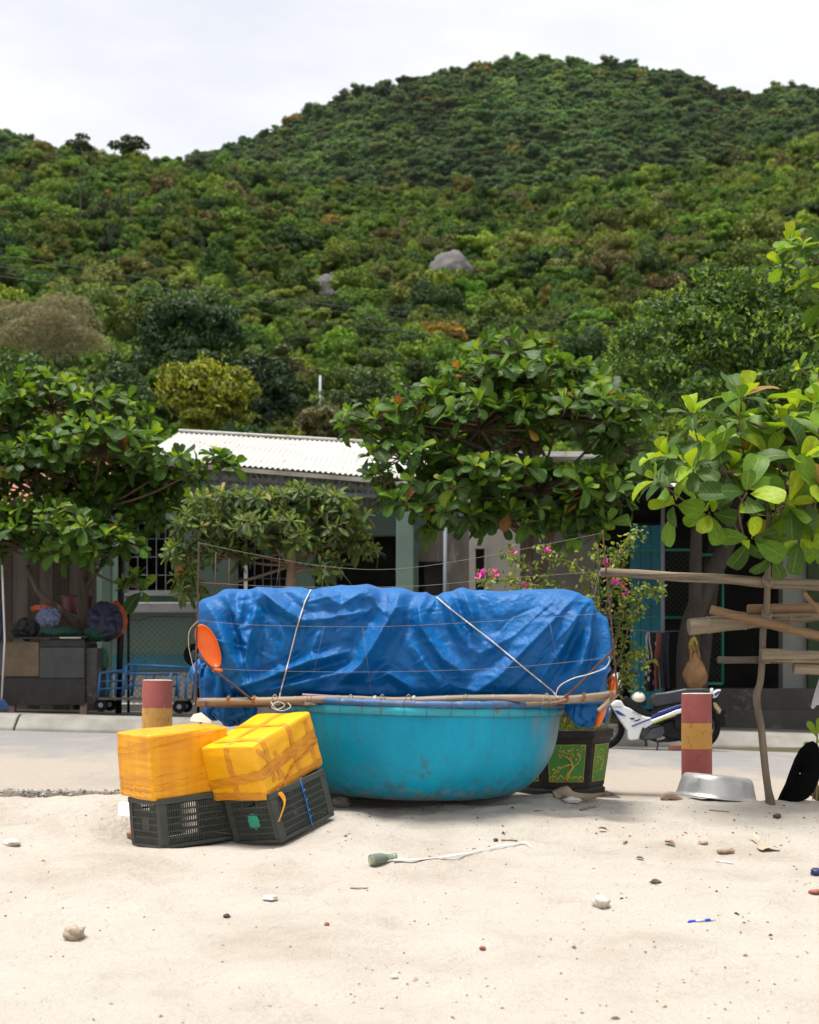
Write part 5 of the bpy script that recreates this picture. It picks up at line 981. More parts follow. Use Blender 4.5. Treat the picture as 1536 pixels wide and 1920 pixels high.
dryleaf(1140, 1560, .06, 110, m_leafb, 'small curled brown leaf on the sand below the driftwood')
dryleaf(1168, 1585, .045, -40, M('orange_leaf', (.45, .2, .05), (.36, .14, .04), 20, .8), 'small orange-brown leaf scrap on the sand')
dryleaf(1210, 1615, .05, 70, m_leafb, 'dark brown leaf scrap on the sand left of the wood peg')
# discarded wrapper half buried, white scrap and film by the crate
m_film = M('sandy_plastic_film', (.40, .32, .23), (.48, .42, .34), 14, .3, .8, 30, .02)
p = on_sand(1446, 1598); mb = MB(); rows = []
for i in range(9):
    t_ = i / 8; w_ = .05 * (1 - .4 * t_) * (1 + .3 * math.sin(t_ * 7)); c_ = p + Vector((-.03 * t_, .24 * t_, .014)); cz = sz1(c_.x, c_.y) + .012
    rows.append([(c_.x + w_ * u, c_.y, cz + .022 * (1 - u * u) * (1 + .4 * math.sin(i * 1.9 + u * 3))) for u in (-1, -.6, -.2, .2, .6, 1)])
mb.grid(np.array(rows)); obj('wrapper', mb, m_film, smooth=True, label='crumpled clear plastic wrapper half buried in sand at right', cat='wrapper')
p = on_sand(235, 1532); m_paper = M('white_scrap', (.78, .78, .78), (.7, .7, .7), 9, .7)
mb = MB(); mb.slab([P(220, 1531, p.y), P(222, 1520, p.y + .03), P(223, 1506, p.y + .08), P(246, 1505, p.y + .1), P(262, 1530, p.y + .03)], (.0, .006, .006)); obj('foam_sheet', mb, m_paper, label='white foam scrap behind the level crate', cat='foam scrap')
p = on_sand(325, 1590); mb = MB(); rows = [[(p.x + u, p.y + v - .01, sz1(p.x + u, p.y + v - .01) + .006 + .012 * abs(math.sin(u * 40 + v * 50))) for u in np.linspace(-.07, .09, 10)] for v in np.linspace(-.03, .05, 6)]; mb.grid(np.array(rows)); obj('plastic_bag', mb, M('grey_film', (.5, .52, .55), (.58, .6, .62), 12, .3), smooth=True, label='grey plastic bag scrap under the level crate corner', cat='bag scrap')
mb = MB(); mb.slab([P(357, 1352, 9.4), P(362, 1345, 9.5), P(392, 1338, 9.6), P(402, 1348, 9.4), P(398, 1356, 9.3)], (0, .02, .02)); obj('plywood_scrap', mb, M('pale_wood', (.62, .5, .36), (.52, .4, .28), 9, .8), label='pale broken board behind the level yellow box', cat='board')
# fine debris, too small and many to count
rs = np.random.RandomState(17); V = []; cols = []; nd = 900
for k in range(nd):
    px = rs.uniform(-300, 1836); py = 1510 + 420 * rs.rand() ** 1.6 if rs.rand() < .8 else rs.uniform(1505, 1570)
    if px < 640 and rs.rand() < .5: continue
    p = on_sand(px, py); s = rs.uniform(.0022, .006) * (1 + 1.2 * (rs.rand() < .06)); a = rs.uniform(0, 6.28); u = Vector((math.cos(a), math.sin(a), .1)) * s * rs.uniform(1, 2.2); v = Vector((-math.sin(a), math.cos(a), .05)) * s; h = Vector((0, 0, s * .9)); p = p + Vector((0, 0, .001))
    V += [p - u, p - v, p + h, p - u, p + v, p + h, p + u, p + h, p - v, p + u, p + v, p + h]; c = [(.05, .04, .035), (.14, .08, .05), (.25, .12, .07), (.02, .02, .02), (.4, .3, .2), (.30, .20, .12)][rs.randint(6)]; cols += [c + (1,)] * 12
me = mesh_np('debris', np.array([tuple(v) for v in V]), np.arange(len(V)).reshape(-1, 3), M('debris_bits', (1, 1, 1)), {'col': ('FLOAT_COLOR', 'POINT', np.array(cols, np.float32))})
md_, t_, b_, o_ = nodes_of('debris_chips'); at_ = t_.nodes.new('ShaderNodeAttribute'); at_.attribute_name = 'col'; t_.links.new(at_.outputs['Color'], b_.inputs['Base Color']); b_.inputs['Roughness'].default_value = .9; me.materials[0] = md_
o = bpy.data.objects.new('debris', me); SC.collection.objects.link(o); props(o, 'tiny dark chips and twigs scattered over the sand', 'debris', kind='stuff')
# ------------------------------------------------------------------ buildings across the road
def gz(X): return float(road_z(X, 18.0)) + .198
def wallgrid(x0, x1, z0, z1, y, th, holes=()):
    """a wall facing the road, as boxes round its rectangular openings (x0,x1,z0,z1)"""
    xs_ = sorted({x0, x1, *[h[0] for h in holes], *[h[1] for h in holes]}); mb = MB()
    for a, b_ in zip(xs_[:-1], xs_[1:]):
        cuts = sorted([(h[2], h[3]) for h in holes if h[0] <= a + 1e-6 and h[1] >= b_ - 1e-6]); z = z0
        for c0, c1_ in cuts + [(z1, z1)]:
            if c0 > z + 1e-6: mb.bb((a, y, z), (b_, y + th, c0))
            z = max(z, c1_)
    return mb
m_mint = M('mint_wall_paint', (0.15, 0.225, 0.187), (0.125, 0.187, 0.156), 1.3, .85, .25, 25, .004, c3=(.10, .14, .12), s3=3.5, band3=(.58, .75))
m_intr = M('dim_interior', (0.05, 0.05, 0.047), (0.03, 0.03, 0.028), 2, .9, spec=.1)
m_sill = M('grey_sill', (0.27, 0.27, 0.28), (0.22, 0.22, 0.23), 4, .85, .3)
m_bband = M('blue_green_band', (0.03, 0.16, 0.22), (0.025, 0.13, 0.18), 3, .8)
m_plinth = M('bare_plinth', (0.33, 0.32, 0.30), (0.24, 0.23, 0.21), 3, .9, .4)
m_zinc = M('white_painted_roof', (0.47, 0.47, 0.44), (0.40, 0.395, 0.36), 1.2, .6, .1, 20, .003, c3=(.27, .19, .13), s3=3.2, band3=(.58, .74))
m_steel = M('grey_painted_steel', (0.20, 0.225, 0.26), (0.16, 0.18, 0.21), 5, .55)
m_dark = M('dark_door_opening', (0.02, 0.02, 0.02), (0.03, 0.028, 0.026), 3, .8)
def corr_sheet(e0, e1, r0, r1, n, amp=.022, th=.006):
    """corrugated sheet between eave points e0,e1 and ridge points r0,r1, n waves wide"""
    rows = []; cols_ = n * 6
    for side in (0, 1):
        q = []
        for (a, b_) in ((e0, e1), (r0, r1)):
            q.append([tuple(a.lerp(b_, k / cols_) + Vector((0, 0, amp * math.sin(2 * math.pi * k * n / cols_) - side * th))) for k in range(cols_ + 1)])
        rows.append(q)
    mb = MB(); mb.grid(np.array(rows[0])); mb.grid(np.array(rows[1])); 
    mb.grid(np.array([rows[0][0], rows[1][0]])); return mb
HA = thing('mint_house', (XA(480, 22.3), 22.3, gz(-2)), 'mint green house with a white corrugated roof and deep shaded porch', 'house')
YA = 23.6; X0, X1 = XA(178, YA), XA(872, YA); wx0, wx1 = XA(234, YA), XA(350, YA); dx0, dx1 = XA(590, YA), XA(742, YA)
wall = obj('wall', wallgrid(X0, X1, .30, 3.75, YA, .2, [(wx0, wx1, ZA(1112, YA), ZA(975, YA)), (dx0, dx1, .45, ZA(1004, YA)), (XA(440, YA), XA(545, YA), ZA(1112, YA), ZA(1000, YA)), (XA(785, YA), XA(832, YA), .45, ZA(1040, YA))]), m_mint, HA)
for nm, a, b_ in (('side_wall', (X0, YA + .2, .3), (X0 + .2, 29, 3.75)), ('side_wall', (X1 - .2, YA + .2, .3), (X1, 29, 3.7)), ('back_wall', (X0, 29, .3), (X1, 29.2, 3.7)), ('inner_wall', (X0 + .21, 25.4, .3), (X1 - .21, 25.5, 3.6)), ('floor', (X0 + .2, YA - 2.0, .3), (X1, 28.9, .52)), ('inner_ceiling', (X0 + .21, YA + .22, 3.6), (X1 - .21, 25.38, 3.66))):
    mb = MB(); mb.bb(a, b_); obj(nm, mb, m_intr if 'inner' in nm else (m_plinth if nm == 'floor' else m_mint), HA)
w_ = thing_w = None
mb = MB(); mb.bb((XA(196, YA), YA - .14, ZA(1150, YA)), (XA(600, YA), YA - .002, ZA(1130, YA))); obj('sill_band', mb, m_sill, HA, bevel=.02)
mb = MB(); mb.bb((X0 + .1, YA - .035, ZA(1258, YA)), (dx0 - .002, YA - .002, ZA(1228, YA))); obj('painted_band', mb, m_bband, HA)
mb = MB(); mb.bb((X0 + .1, YA - .06, .30), (dx0 - .002, YA - .002, ZA(1260, YA))); obj('plinth', mb, m_plinth, HA)
for (a, b_, yt_) in ((wx0, wx1, 975), (XA(440, YA), XA(545, YA), 1000)):
    z0, z1 = ZA(1112, YA), ZA(yt_, YA); mb = MB(); f_ = .05
    mb.bb((a, YA + .05, z0), (a + f_, YA + .12, z1)); mb.bb((b_ - f_, YA + .05, z0), (b_, YA + .12, z1)); mb.bb((a + f_, YA + .05, z1 - f_), (b_ - f_, YA + .12, z1)); mb.bb((a + f_, YA + .05, z0), (b_ - f_, YA + .12, z0 + f_)); win = obj('window', mb, m_sill, HA)
    for k in range(1, 6):
        mb = MB(); xx = lerp(a + f_, b_ - f_, k / 6); mb.tube([(xx, YA + .07, z0 + f_), (xx, YA + .07, z1 - f_)], .008, 6); obj('bar', mb, m_steel, win)
    for k in range(1, 4):
        mb = MB(); zz = lerp(z0, z1, k / 4); mb.tube([(a + f_, YA + .09, zz), (b_ - f_, YA + .09, zz)], .006, 6); obj('bar', mb, m_steel, win)
    mb = MB(); mb.bb((a, YA - .1, z0 - .05), (b_, YA - .002, z0 - .002)); obj('window_sill', mb, m_sill, win)
mb = MB(); mb.bb((XA(743, 21.6), 21.6, .4), (XA(776, 21.6), 21.86, 3.9)); obj('column', mb, m_mint, HA, bevel=.02)
mb = MB(); mb.bb((XA(193, 21.9), 21.75, .4), (XA(212, 21.9), 21.9, 3.9)); obj('column', mb, m_mint, HA, bevel=.02)
eL, eR, rL, rR = P(262, 857, 21.0), P(800, 901, 21.7), P(335, 811, 25.2), P(800, 838, 25.9); bL, bR = Vector((eL.x, 29.6, 4.1)), Vector((eR.x, 30.2, 3.95))
for k in range(6):
    t0, t1 = k / 6, (k + 1) / 6 + .008; lift = Vector((0, 0, .004 * (k % 2)))
    obj('roof_sheet', corr_sheet(eL.lerp(eR, t0) + lift, eL.lerp(eR, t1) + lift, rL.lerp(rR, t0) + lift, rL.lerp(rR, t1) + lift, 9, .014), m_zinc, HA, smooth=True)
    obj('roof_sheet', corr_sheet(bR.lerp(bL, t0) + lift, bR.lerp(bL, t1) + lift, rR.lerp(rL, t0) + lift, rR.lerp(rL, t1) + lift, 7), m_zinc, HA, smooth=True)
mb = MB(); mb.tube([rL + Vector((0, 0, .03)), rR + Vector((0, 0, .03))], .07, 8, flat=.5); obj('ridge_cap', mb, m_zinc, HA, smooth=True)
mb = MB(); dn = Vector((0, 0, -.10)); mb.slab([eL + dn + Vector((0, -.02, 0)), eR + dn + Vector((0, -.02, 0)), eR + Vector((0, -.02, -.035)), eL + Vector((0, -.02, -.035))], (0, .03, 0)); obj('fascia', mb, M('stained_fascia', (.42, .38, .33), (.28, .23, .18), 3, .8), HA)
lo = Vector((0, .25, -.13)); obj('eave_sheet', corr_sheet(eL + lo, eR + lo, eL + lo + Vector((0, 1.4, .12)), eR + lo + Vector((0, 1.4, .12)), 46, .02), M('translucent_eave', (.55, .57, .55), (.45, .47, .45), 3, .6), HA, smooth=True)
cA, cB = P(300, 902, 21.35), P(800, 937, 21.9)
trs = obj('truss', MB().tube([cA, cB], .035, 6), m_steel, HA)
N = 9; tA, tB = cA + Vector((0, 0, .30)), cB + Vector((0, 0, .28))
mb = MB(); mb.tube([tA, tB], .03, 6); obj('top_chord', mb, m_steel, trs)
for k in range(N + 1):
    a, b_ = cA.lerp(cB, k / N), tA.lerp(tB, k / N); mb = MB(); mb.tube([a, b_], .03, 6); obj('strut', mb, m_steel, trs)
    if k < N: mb = MB(); mb.tube([a if k % 2 else b_, (tA.lerp(tB, (k + 1) / N)) if k % 2 else cA.lerp(cB, (k + 1) / N)], .012, 5); obj('brace', mb, m_steel, trs)
mb = MB(); mb.slab([P(328, 1046, 23.5), P(352, 1046, 23.5), P(352, 1085, 23.5), P(329, 1086, 23.5)], (0, .03, 0)); obj('notice_cloth', mb, M('orange_cloth', (.42, .14, .05), (.34, .10, .035), 9, .9), label='faded orange cloth hung at the barred window of the mint house', cat='cloth')
mb = MB(); mb.tube([P(835, 990, 21.4), P(834, 1300, 21.4)], .03, 8); obj('drain_pipe', mb, M('grey_pvc', (.13, .15, .175), (.11, .125, .145), 5, .6), HA, smooth=True)
mb = MB(); mb.tube([P(461, 1060, 21.5), P(461, 1310, 21.5)], .028, 8); obj('drain_pipe', mb, M('white_pvc', (.36, .38, .38), (.3, .32, .32), 5, .6), HA, smooth=True)

# stained shed and cream house between the trees
m_stain = M('stained_render', (0.13, 0.115, 0.10), (0.07, 0.06, 0.05), 2.2, .9, .4, 20, .01, stretch=(1.4, 1.4, .3), c3=(.28, .26, .23), s3=2.5, band3=(.55, .7))
m_cream = M('cream_render', (0.46, 0.435, 0.39), (0.36, 0.34, 0.30), 1.6, .88, .25, 20, .006, stretch=(1.3, 1.3, .35), c3=(.30, .27, .23), s3=3, band3=(.6, .75))
HC = thing('cream_house', (XA(950, 23), 23, .3), 'weathered cream house wall seen under the middle almond tree', 'house'); YC = 22.6
obj('wall', wallgrid(XA(880, YC), XA(986, YC), .3, 4.3, YC, .22, [(XA(892, YC), XA(908, YC), ZA(1150, YC), ZA(1028, YC))]), m_cream, HC)
mb = MB(); mb.bb((XA(890, YC), YC - .05, ZA(1029, YC)), (XA(912, YC), YC - .002, ZA(1022, YC))); mb.bb((XA(909, YC), YC - .05, ZA(1150, YC)), (XA(913, YC), YC - .002, ZA(1029.5, YC))); obj('window_surround', mb, m_cream, HC)
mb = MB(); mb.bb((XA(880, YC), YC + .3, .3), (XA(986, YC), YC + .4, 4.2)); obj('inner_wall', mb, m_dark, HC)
mb = MB(); mb.bb((XA(987, YC), YC + .9, .3), (XA(1130, YC), YC + 1.1, 4.2)); obj('set_back_wall', mb, M('grey_render', (.30, .285, .26), (.22, .21, .19), 1.6, .9, .3), HC)
mb = MB(); mb.slab([Vector((XA(870, YC), YC - .6, 4.35)), Vector((XA(1120, YC), YC - .6, 4.35)), Vector((XA(1120, YC), 28, 5.2)), Vector((XA(870, YC), 28, 5.2))], (0, 0, .08)); obj('roof', mb, m_zinc, HC)
HS = thing('stained_shed', (XA(825, 22.9), 22.9, .3), 'dark stained shed wall between the mint house and the cream house', 'shed')
obj('wall', wallgrid(XA(772, 22.0) + .18, XA(880, 22.0), .3, 3.3, 22.05, .15, [(XA(786, 22), XA(836, 22), .5, ZA(1052, 22))]), m_stain, HS)
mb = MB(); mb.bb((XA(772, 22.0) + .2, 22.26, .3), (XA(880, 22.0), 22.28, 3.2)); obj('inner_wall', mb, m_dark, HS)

# shop on the right: raised floor, dark porch, awning
HD = thing('porch_house', (XA(1330, 22), 22, .3), 'dark open-fronted porch house on a raised concrete step at right', 'house'); YD = 20.9; zf = ZA(1291, YD)
m_step = M('dark_step_concrete', (0.085, 0.08, 0.073), (0.055, 0.052, 0.048), 2.5, .9, .4, 30, .006, c3=(.13, .12, .11), s3=5)
mb = MB(); mb.bb((XA(1345, YD), YD, -.2), (XA(1800, YD), 26, zf)); obj('raised_floor', mb, m_step, HD, bevel=.02)
mb = MB(); mb.bb((XA(1350, YD), YD - .32, -.2), (XA(1700, YD), YD - .002, .45)); obj('step', mb, m_step, HD, bevel=.02)
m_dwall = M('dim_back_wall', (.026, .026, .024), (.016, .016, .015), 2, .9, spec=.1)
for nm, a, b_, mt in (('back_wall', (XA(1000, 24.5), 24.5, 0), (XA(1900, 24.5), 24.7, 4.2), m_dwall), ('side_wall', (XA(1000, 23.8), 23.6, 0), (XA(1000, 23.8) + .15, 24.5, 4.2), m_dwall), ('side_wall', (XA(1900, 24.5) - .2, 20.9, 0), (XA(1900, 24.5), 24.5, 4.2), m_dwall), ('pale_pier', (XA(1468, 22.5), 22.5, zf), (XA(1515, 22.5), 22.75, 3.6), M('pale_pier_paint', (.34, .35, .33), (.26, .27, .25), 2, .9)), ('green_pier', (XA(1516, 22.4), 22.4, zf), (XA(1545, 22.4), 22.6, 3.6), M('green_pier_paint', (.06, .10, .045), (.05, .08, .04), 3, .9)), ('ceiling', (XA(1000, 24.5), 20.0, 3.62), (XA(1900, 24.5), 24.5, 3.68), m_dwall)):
    mb = MB(); mb.bb(a, b_); obj(nm, mb, mt, HD)
m_awn = M('pale_awning_sheet', (.60, .62, .62), (.5, .52, .52), 2, .6)
obj('awning', corr_sheet(Vector((XA(1105, 18.5), 18.45, 3.42)), Vector((XA(1830, 18.5), 18.45, 3.38)), Vector((XA(1105, 18.5), 24.7, 4.3)), Vector((XA(1830, 18.5), 24.7, 4.25)), 40, .025), m_awn, HD, smooth=True)
for px in (1243, 1620):
    mb = MB(); mb.tube([(XA(px, 19.8), 19.8, .2), (XA(px, 19.8), 19.8, 3.6)], .028, 8); obj('awning_post', mb, m_steel, HD, smooth=True)
m_teal = M('teal_sheet', (.01, .19, .27), (.01, .15, .21), 3, .6, .2); mb = MB()
for k in range(3): mb.bb((XA(1182, 21.6) + k * .16, 21.6, .45), (XA(1182, 21.6) + k * .16 + .152, 21.63, ZA(985, 21.6)))
obj('shutter_door', mb, m_teal, HD, bevel=.004)
# teal mesh gate panels
m_tealf = M('teal_gate_paint', (.01, .22, .16), (.01, .17, .12), 4, .6)
def mesh_panel(name, label, px0, px1, py0, py1, Y, pitch=.055, mids=()):
    x0, x1, z0, z1 = XA(px0, Y), XA(px1, Y), ZA(py1, Y), ZA(py0, Y); root = thing(name, ((x0 + x1) / 2, Y, z0), label, 'gate')
    for a, b_ in (((x0, z0), (x1, z0)), ((x1, z0), (x1, z1)), ((x1, z1), (x0, z1)), ((x0, z1), (x0, z0)), *[((x0, z0 + (z1 - z0) * m_), (x1, z0 + (z1 - z0) * m_)) for m_ in mids]):
        mb = MB(); mb.tube([(a[0], Y, a[1]), (b_[0], Y, b_[1])], .02, 8); obj('rail', mb, m_tealf, root, smooth=True)
    mb = MB(); w, h = x1 - x0, z1 - z0; k = -h
    while k < w:
        for sgn in (1, -1):
            a = max(0, k); b_ = min(w, k + h)
            if b_ > a:
                za, zb = (a - k, b_ - k); za, zb = (za, zb) if sgn > 0 else (h - za, h - zb); mb.tube([(x0 + a, Y + .003 * sgn, z0 + za), (x0 + b_, Y + .003 * sgn, z0 + zb)], .0025, 4, cap=False)
        k += pitch * 1.414
    obj('wire_mesh', mb, m_wire_d, root, kind='stuff'); return root
m_wire_d = M('dark_mesh_wire', (.05, .055, .05), (.035, .04, .035), 9, .6)
mesh_panel('gate_panel', 'teal framed wire mesh gate leaf behind the leaning trunk', 1312, 1355, 1040, 1282, 20.3, mids=(.55,))
mesh_panel('gate_panel', 'wide teal framed wire mesh panel over the blue shutter', 1122, 1300, 1031, 1158, 20.4)
# low planting along the house front
# clothes line
YL = 19.6; m_line = M('line_cord', (.2, .2, .2), (.15, .15, .15), 9, .8)
obj('clothes_line', MB().tube([P(1150, 1176, YL), P(1220, 1184, YL), P(1300, 1183, YL)], .006, 6), m_line, smooth=True, label='thin dark clothes line strung behind the motorbike', cat='line')
def garment(px0, px1, py0, py1, mat, label, seed):
    mb = MB(); rows = []
    for i in range(9):
        v = i / 8; rows.append([tuple(P(lerp(px0, px1, u) + 2 * math.sin(v * 4 + seed), lerp(py0, py1, v), YL + .05 * math.sin(u * 9 + seed) * (.3 + v))) for u in np.linspace(0, 1, 9)])
    back = [[(p[0], p[1] + .02, p[2]) for p in r_] for r_ in rows]; mb.grid(np.array(rows)); mb.grid(np.array(back)); obj('garment', mb, mat, smooth=True, label=label, cat='garment', group='washing on the line')
def dots_mat(name, base, dot):
    m, t, b, o = nodes_of(name); v = t.nodes.new('ShaderNodeTexVoronoi'); v.inputs['Scale'].default_value = 9; tc = t.nodes.new('ShaderNodeTexCoord'); t.links.new(tc.outputs['Object'], v.inputs['Vector']); f = ramp(t, v.outputs['Distance'], [(.28, 1.0), (.34, 0.0)]).outputs['Color']; t.links.new(mixc(t, f, base, dot), b.inputs['Base Color']); b.inputs['Roughness'].default_value = .9; return m
garment(1211, 1228, 1186, 1296, dots_mat('dotted_black', (.012, .01, .014), (.45, .36, .38)), 'black garment with pale dots on the clothes line', 1)
garment(1227, 1238, 1188, 1293, M('rust_red_cloth', (.30, .09, .06), (.2, .06, .045), 14, .9), 'rust red garment hanging in the middle of the clothes line', 2)
garment(1239, 1256, 1186, 1290, M('navy_cloth', (.02, .022, .035), (.035, .037, .05), 9, .9), 'dark navy garment hanging on the clothes line', 3)
garment(1213, 1222, 1190, 1235, M('pale_cloth2', (.45, .45, .46), (.35, .35, .37), 9, .9), 'short pale garment at the near end of the clothes line', 4)
m_bag = M('tan_bag', (.27, .145, .055), (.19, .095, .035), 6, .7, .5, 14, .03); YB_ = 18.75
bag = thing('carrier_bag', P(1303, 1290, YB_), 'tan carrier bag hanging from the leaning trunk above the motorbike', 'bag')
mb = crumple(P(1303, 1258, YB_), (.165, .08, .24), 4.4, 5, .14); zc = P(0, 1258, YB_).z; xc = XA(1303, YB_); mb.v = [(xc + (v[0] - xc) * (1 - .95 * max(0, (v[2] - zc + .05) / .29) * .75), v[1], v[2]) for v in mb.v]; obj('sack', mb, m_bag, bag, smooth=True)
for sx in (-1, 1): obj('handle', MB().tube(smooth_path([P(1303 + sx * 9, 1240, YB_ - .02), P(1303 + sx * 6, 1218, YB_), P(1302, 1200, YB_)], 4), [.035] * 4 + [.02] * 5, 7, flat=.4), m_bag, bag, smooth=True)
obj('yellow_wrapper', crumple(P(1300, 1212, YB_ + .05), (.055, .04, .11), 8.2, 5, .3), M('yellow_bag', (.30, .23, .025), (.24, .18, .025), 8, .5), smooth=True, label='small yellow bag hung above the tan carrier bag', cat='bag')

# ------------------------------------------------------------------ motorbike
YM = 17.2
def mpt(x, y, dy=0.0): p = P(1100 + x / 5.486, 1240 + y / 5.486, YM); return p + Vector((0, dy, 0))
bk = thing('motorbike', P(1225, 1405, YM), 'white and blue step-through motorbike parked by the kerb', 'motorbike')
m_mw = M('white_bike_plastic', (.70, .70, .70), (.64, .64, .64), 4, .3, coat=.3); m_mb = M('black_bike_plastic', (.006, .006, .007), (.010, .010, .011), 6, .5, spec=.25); m_ms = M('seat_vinyl', (.018, .020, .026), (.028, .03, .036), 6, .38)
m_mblue = M('blue_bike_plastic', (.008, .03, .26), (.006, .02, .18), 4, .3); m_eng = M('engine_alloy', (.10, .10, .105), (.06, .06, .065), 8, .5, .4, 40, .006, metal=.5); m_tyre = M('tyre_rubber', (.008, .008, .008), (.014, .014, .014), 12, .9, spec=.1)
def mslab(name, pts, y0, y1, mat, bevel=.012, parent=None): mb = MB(); mb.slab([mpt(x, y, y0) for x, y in pts], (0, y1 - y0, 0)); return obj(name, mb, mat, parent or bk, bevel=bevel, bseg=3)
zg = float(road_z(XA(1225, YM), YM))
for nm, px in (('front_wheel', 1130), ('rear_wheel', 1309)):
    R_ = .272; c = Vector((XA(px, YM), YM, zg + R_)); Rx = Matrix.Rotation(math.radians(90), 3, 'X'); mb = MB()
    ring = [[tuple(c + Vector(((R_ - .04 + .04 * math.cos(b_)) * math.cos(a), .036 * math.sin(b_), (R_ - .04 + .04 * math.cos(b_)) * math.sin(a)))) for b_ in np.linspace(0, 6.2832, 10, endpoint=False)] for a in np.linspace(0, 6.2832, 37)]
    mb.grid(np.array(ring), wrapu=True); wh = obj(nm, mb, m_tyre, bk, smooth=True)
    mb = MB(); mb.tube([c + Vector(((R_ - .075) * math.cos(a), 0, (R_ - .075) * math.sin(a))) for a in np.linspace(0, 6.2832, 37)], .014, 6); obj('rim', mb, m_eng, wh, smooth=True)
    mb = MB(); mb.lathe([(.001, -.05), (.05, -.05), (.06, -.02), (.06, .02), (.05, .05), (.001, .05)], 16, c, Rx); obj('hub', mb, m_eng, wh, smooth=True)
    mb = MB()
    for k in range(18):
        a = k * 6.2832 / 18; mb.tube([c + Vector((.05 * math.cos(a + .5), .03 * (-1) ** k, .05 * math.sin(a + .5))), c + Vector(((R_ - .078) * math.cos(a), 0, (R_ - .078) * math.sin(a)))], .003, 4)
    obj('spoke_set', mb, m_eng, wh, smooth=True)
mslab('leg_shield', [(235, 440), (300, 395), (345, 405), (375, 460), (430, 480), (520, 540), (600, 570), (650, 575), (650, 605), (600, 640), (555, 690), (530, 760), (522, 800), (432, 812), (412, 790), (402, 710), (330, 605), (270, 505)], -.13, .13, m_mw, .03)
mslab('inner_shield', [(335, 400), (400, 350), (470, 420), (560, 470), (640, 520), (640, 566), (600, 562), (520, 530), (430, 470), (375, 450)], -.10, .10, m_mb, .02)
mslab('side_opening', [(425, 580), (480, 578), (466, 598), (440, 596)], -.134, -.128, m_mb, .0); mslab('side_opening', [(468, 608), (540, 585), (520, 608), (480, 616)], -.134, -.128, m_mb, .0); mslab('side_stripe', [(445, 660), (640, 580), (640, 596), (450, 672)], -.135, -.128, m_mblue, .0)
mslab('side_stripe', [(270, 500), (310, 505), (390, 560), (340, 556), (300, 540)], -.135, -.128, m_mblue, .0)
mslab('seat', [(650, 370), (690, 330), (800, 318), (900, 300), (1000, 280), (1180, 276), (1260, 284), (1250, 320), (1100, 360), (980, 420), (850, 440), (700, 470), (650, 440)], -.12, .12, m_ms, .035)
mslab('frame_cover', [(640, 566), (700, 470), (850, 440), (980, 415), (1120, 370), (1240, 330), (1300, 345), (1250, 400), (1100, 470), (980, 560), (860, 600), (700, 640), (640, 640)], -.11, .11, m_mb, .02)
mslab('blue_edge', [(640, 572), (720, 520), (860, 470), (980, 430), (1120, 380), (1230, 345), (1235, 362), (1120, 410), (980, 462), (860, 505), (720, 560), (650, 590)], -.118, .118, m_mblue, .006)
mslab('white_fairing', [(560, 660), (650, 600), (800, 545), (900, 500), (980, 480), (985, 520), (880, 550), (760, 590), (660, 640), (580, 690)], -.125, -.09, m_mw, .008)
mslab('yellow_trim', [(660, 625), (760, 585), (905, 545), (900, 555), (770, 600), (670, 640)], -.13, -.122, M('yellow_trim', (.4, .38, .05), None, 5, .5), .0)
mslab('tail_light_fairing', [(1230, 330), (1290, 270), (1300, 320), (1340, 290), (1376, 288), (1330, 370), (1290, 380)], -.07, .07, m_mw, .015)
mslab('tail_stripe', [(1296, 330), (1345, 300), (1360, 312), (1315, 362)], -.075, .075, m_mblue, .005)
mslab('number_plate', [(1290, 420), (1320, 425), (1375, 500), (1358, 540), (1300, 470)], -.07, .07, M('plate', (.42, .30, .16), None, 5, .6), .003)
mslab('rear_mudguard', [(1240, 400), (1300, 390), (1340, 470), (1330, 520), (1290, 470)], -.05, .05, m_mb, .01)
mslab('chain_case', [(760, 640), (980, 560), (1150, 620), (1180, 740), (1120, 800), (860, 800), (760, 760)], -.04, .06, m_mb, .02)
mslab('under_body', [(880, 570), (1000, 560), (1100, 650), (1050, 720), (900, 700)], -.08, .08, m_mb, .02)
mb = MB(); Rx = Matrix.Rotation(math.radians(90), 3, 'X'); c = mpt(605, 738, -.10); mb.lathe([(.001, -.04), (.06, -.04), (.085, -.02), (.09, .05), (.09, .15)], 28, c + Vector((0, .06, 0)), Matrix.Rotation(math.radians(-90), 3, 'X')); obj('engine_cover', mb, m_eng, bk, smooth=True, auto=40)
mslab('engine_block', [(650, 690), (770, 660), (790, 720), (760, 780), (680, 800), (560, 800)], -.10, .10, m_eng, .012); 
for k in range(4): mslab('cooling_fin', [(690, 690 + k * 22), (770, 676 + k * 22), (772, 684 + k * 22), (692, 698 + k * 22)], -.108, .108, m_eng, .0)
mb = MB(); mb.tube(smooth_path([mpt(640, 790, .08), mpt(760, 825, .1), mpt(900, 800, .12), mpt(1150, 770, .13)], 5), [.018] * 8 + [.03, .036, .04, .04, .04, .04, .04, .036], 10); obj('exhaust', mb, m_eng, bk, smooth=True)
mb = MB(); mb.tube([mpt(700, 800, -.06), mpt(722, 850, -.1), mpt(690, 930, -.16)], .010, 6); obj('kick_stand', mb, m_mb, bk, smooth=True)
mb = MB(); mb.tube([mpt(680, 815, -.18), mpt(740, 818, -.18)], .013, 6); mb.tube([mpt(720, 818, -.18), mpt(720, 818, .18)], .010, 6); obj('foot_peg', mb, m_mb, bk, smooth=True)
mslab('front_fork', [(240, 480), (270, 480), (200, 690), (170, 690)], -.07, -.045, m_eng, .006); mslab('front_fork', [(240, 480), (270, 480), (200, 690), (170, 690)], .045, .07, m_eng, .006)
mslab('front_mudguard', [(60, 560), (110, 510), (170, 480), (240, 470), (256, 545), (190, 565), (120, 570), (70, 600)], -.055, .055, m_mw, .02)
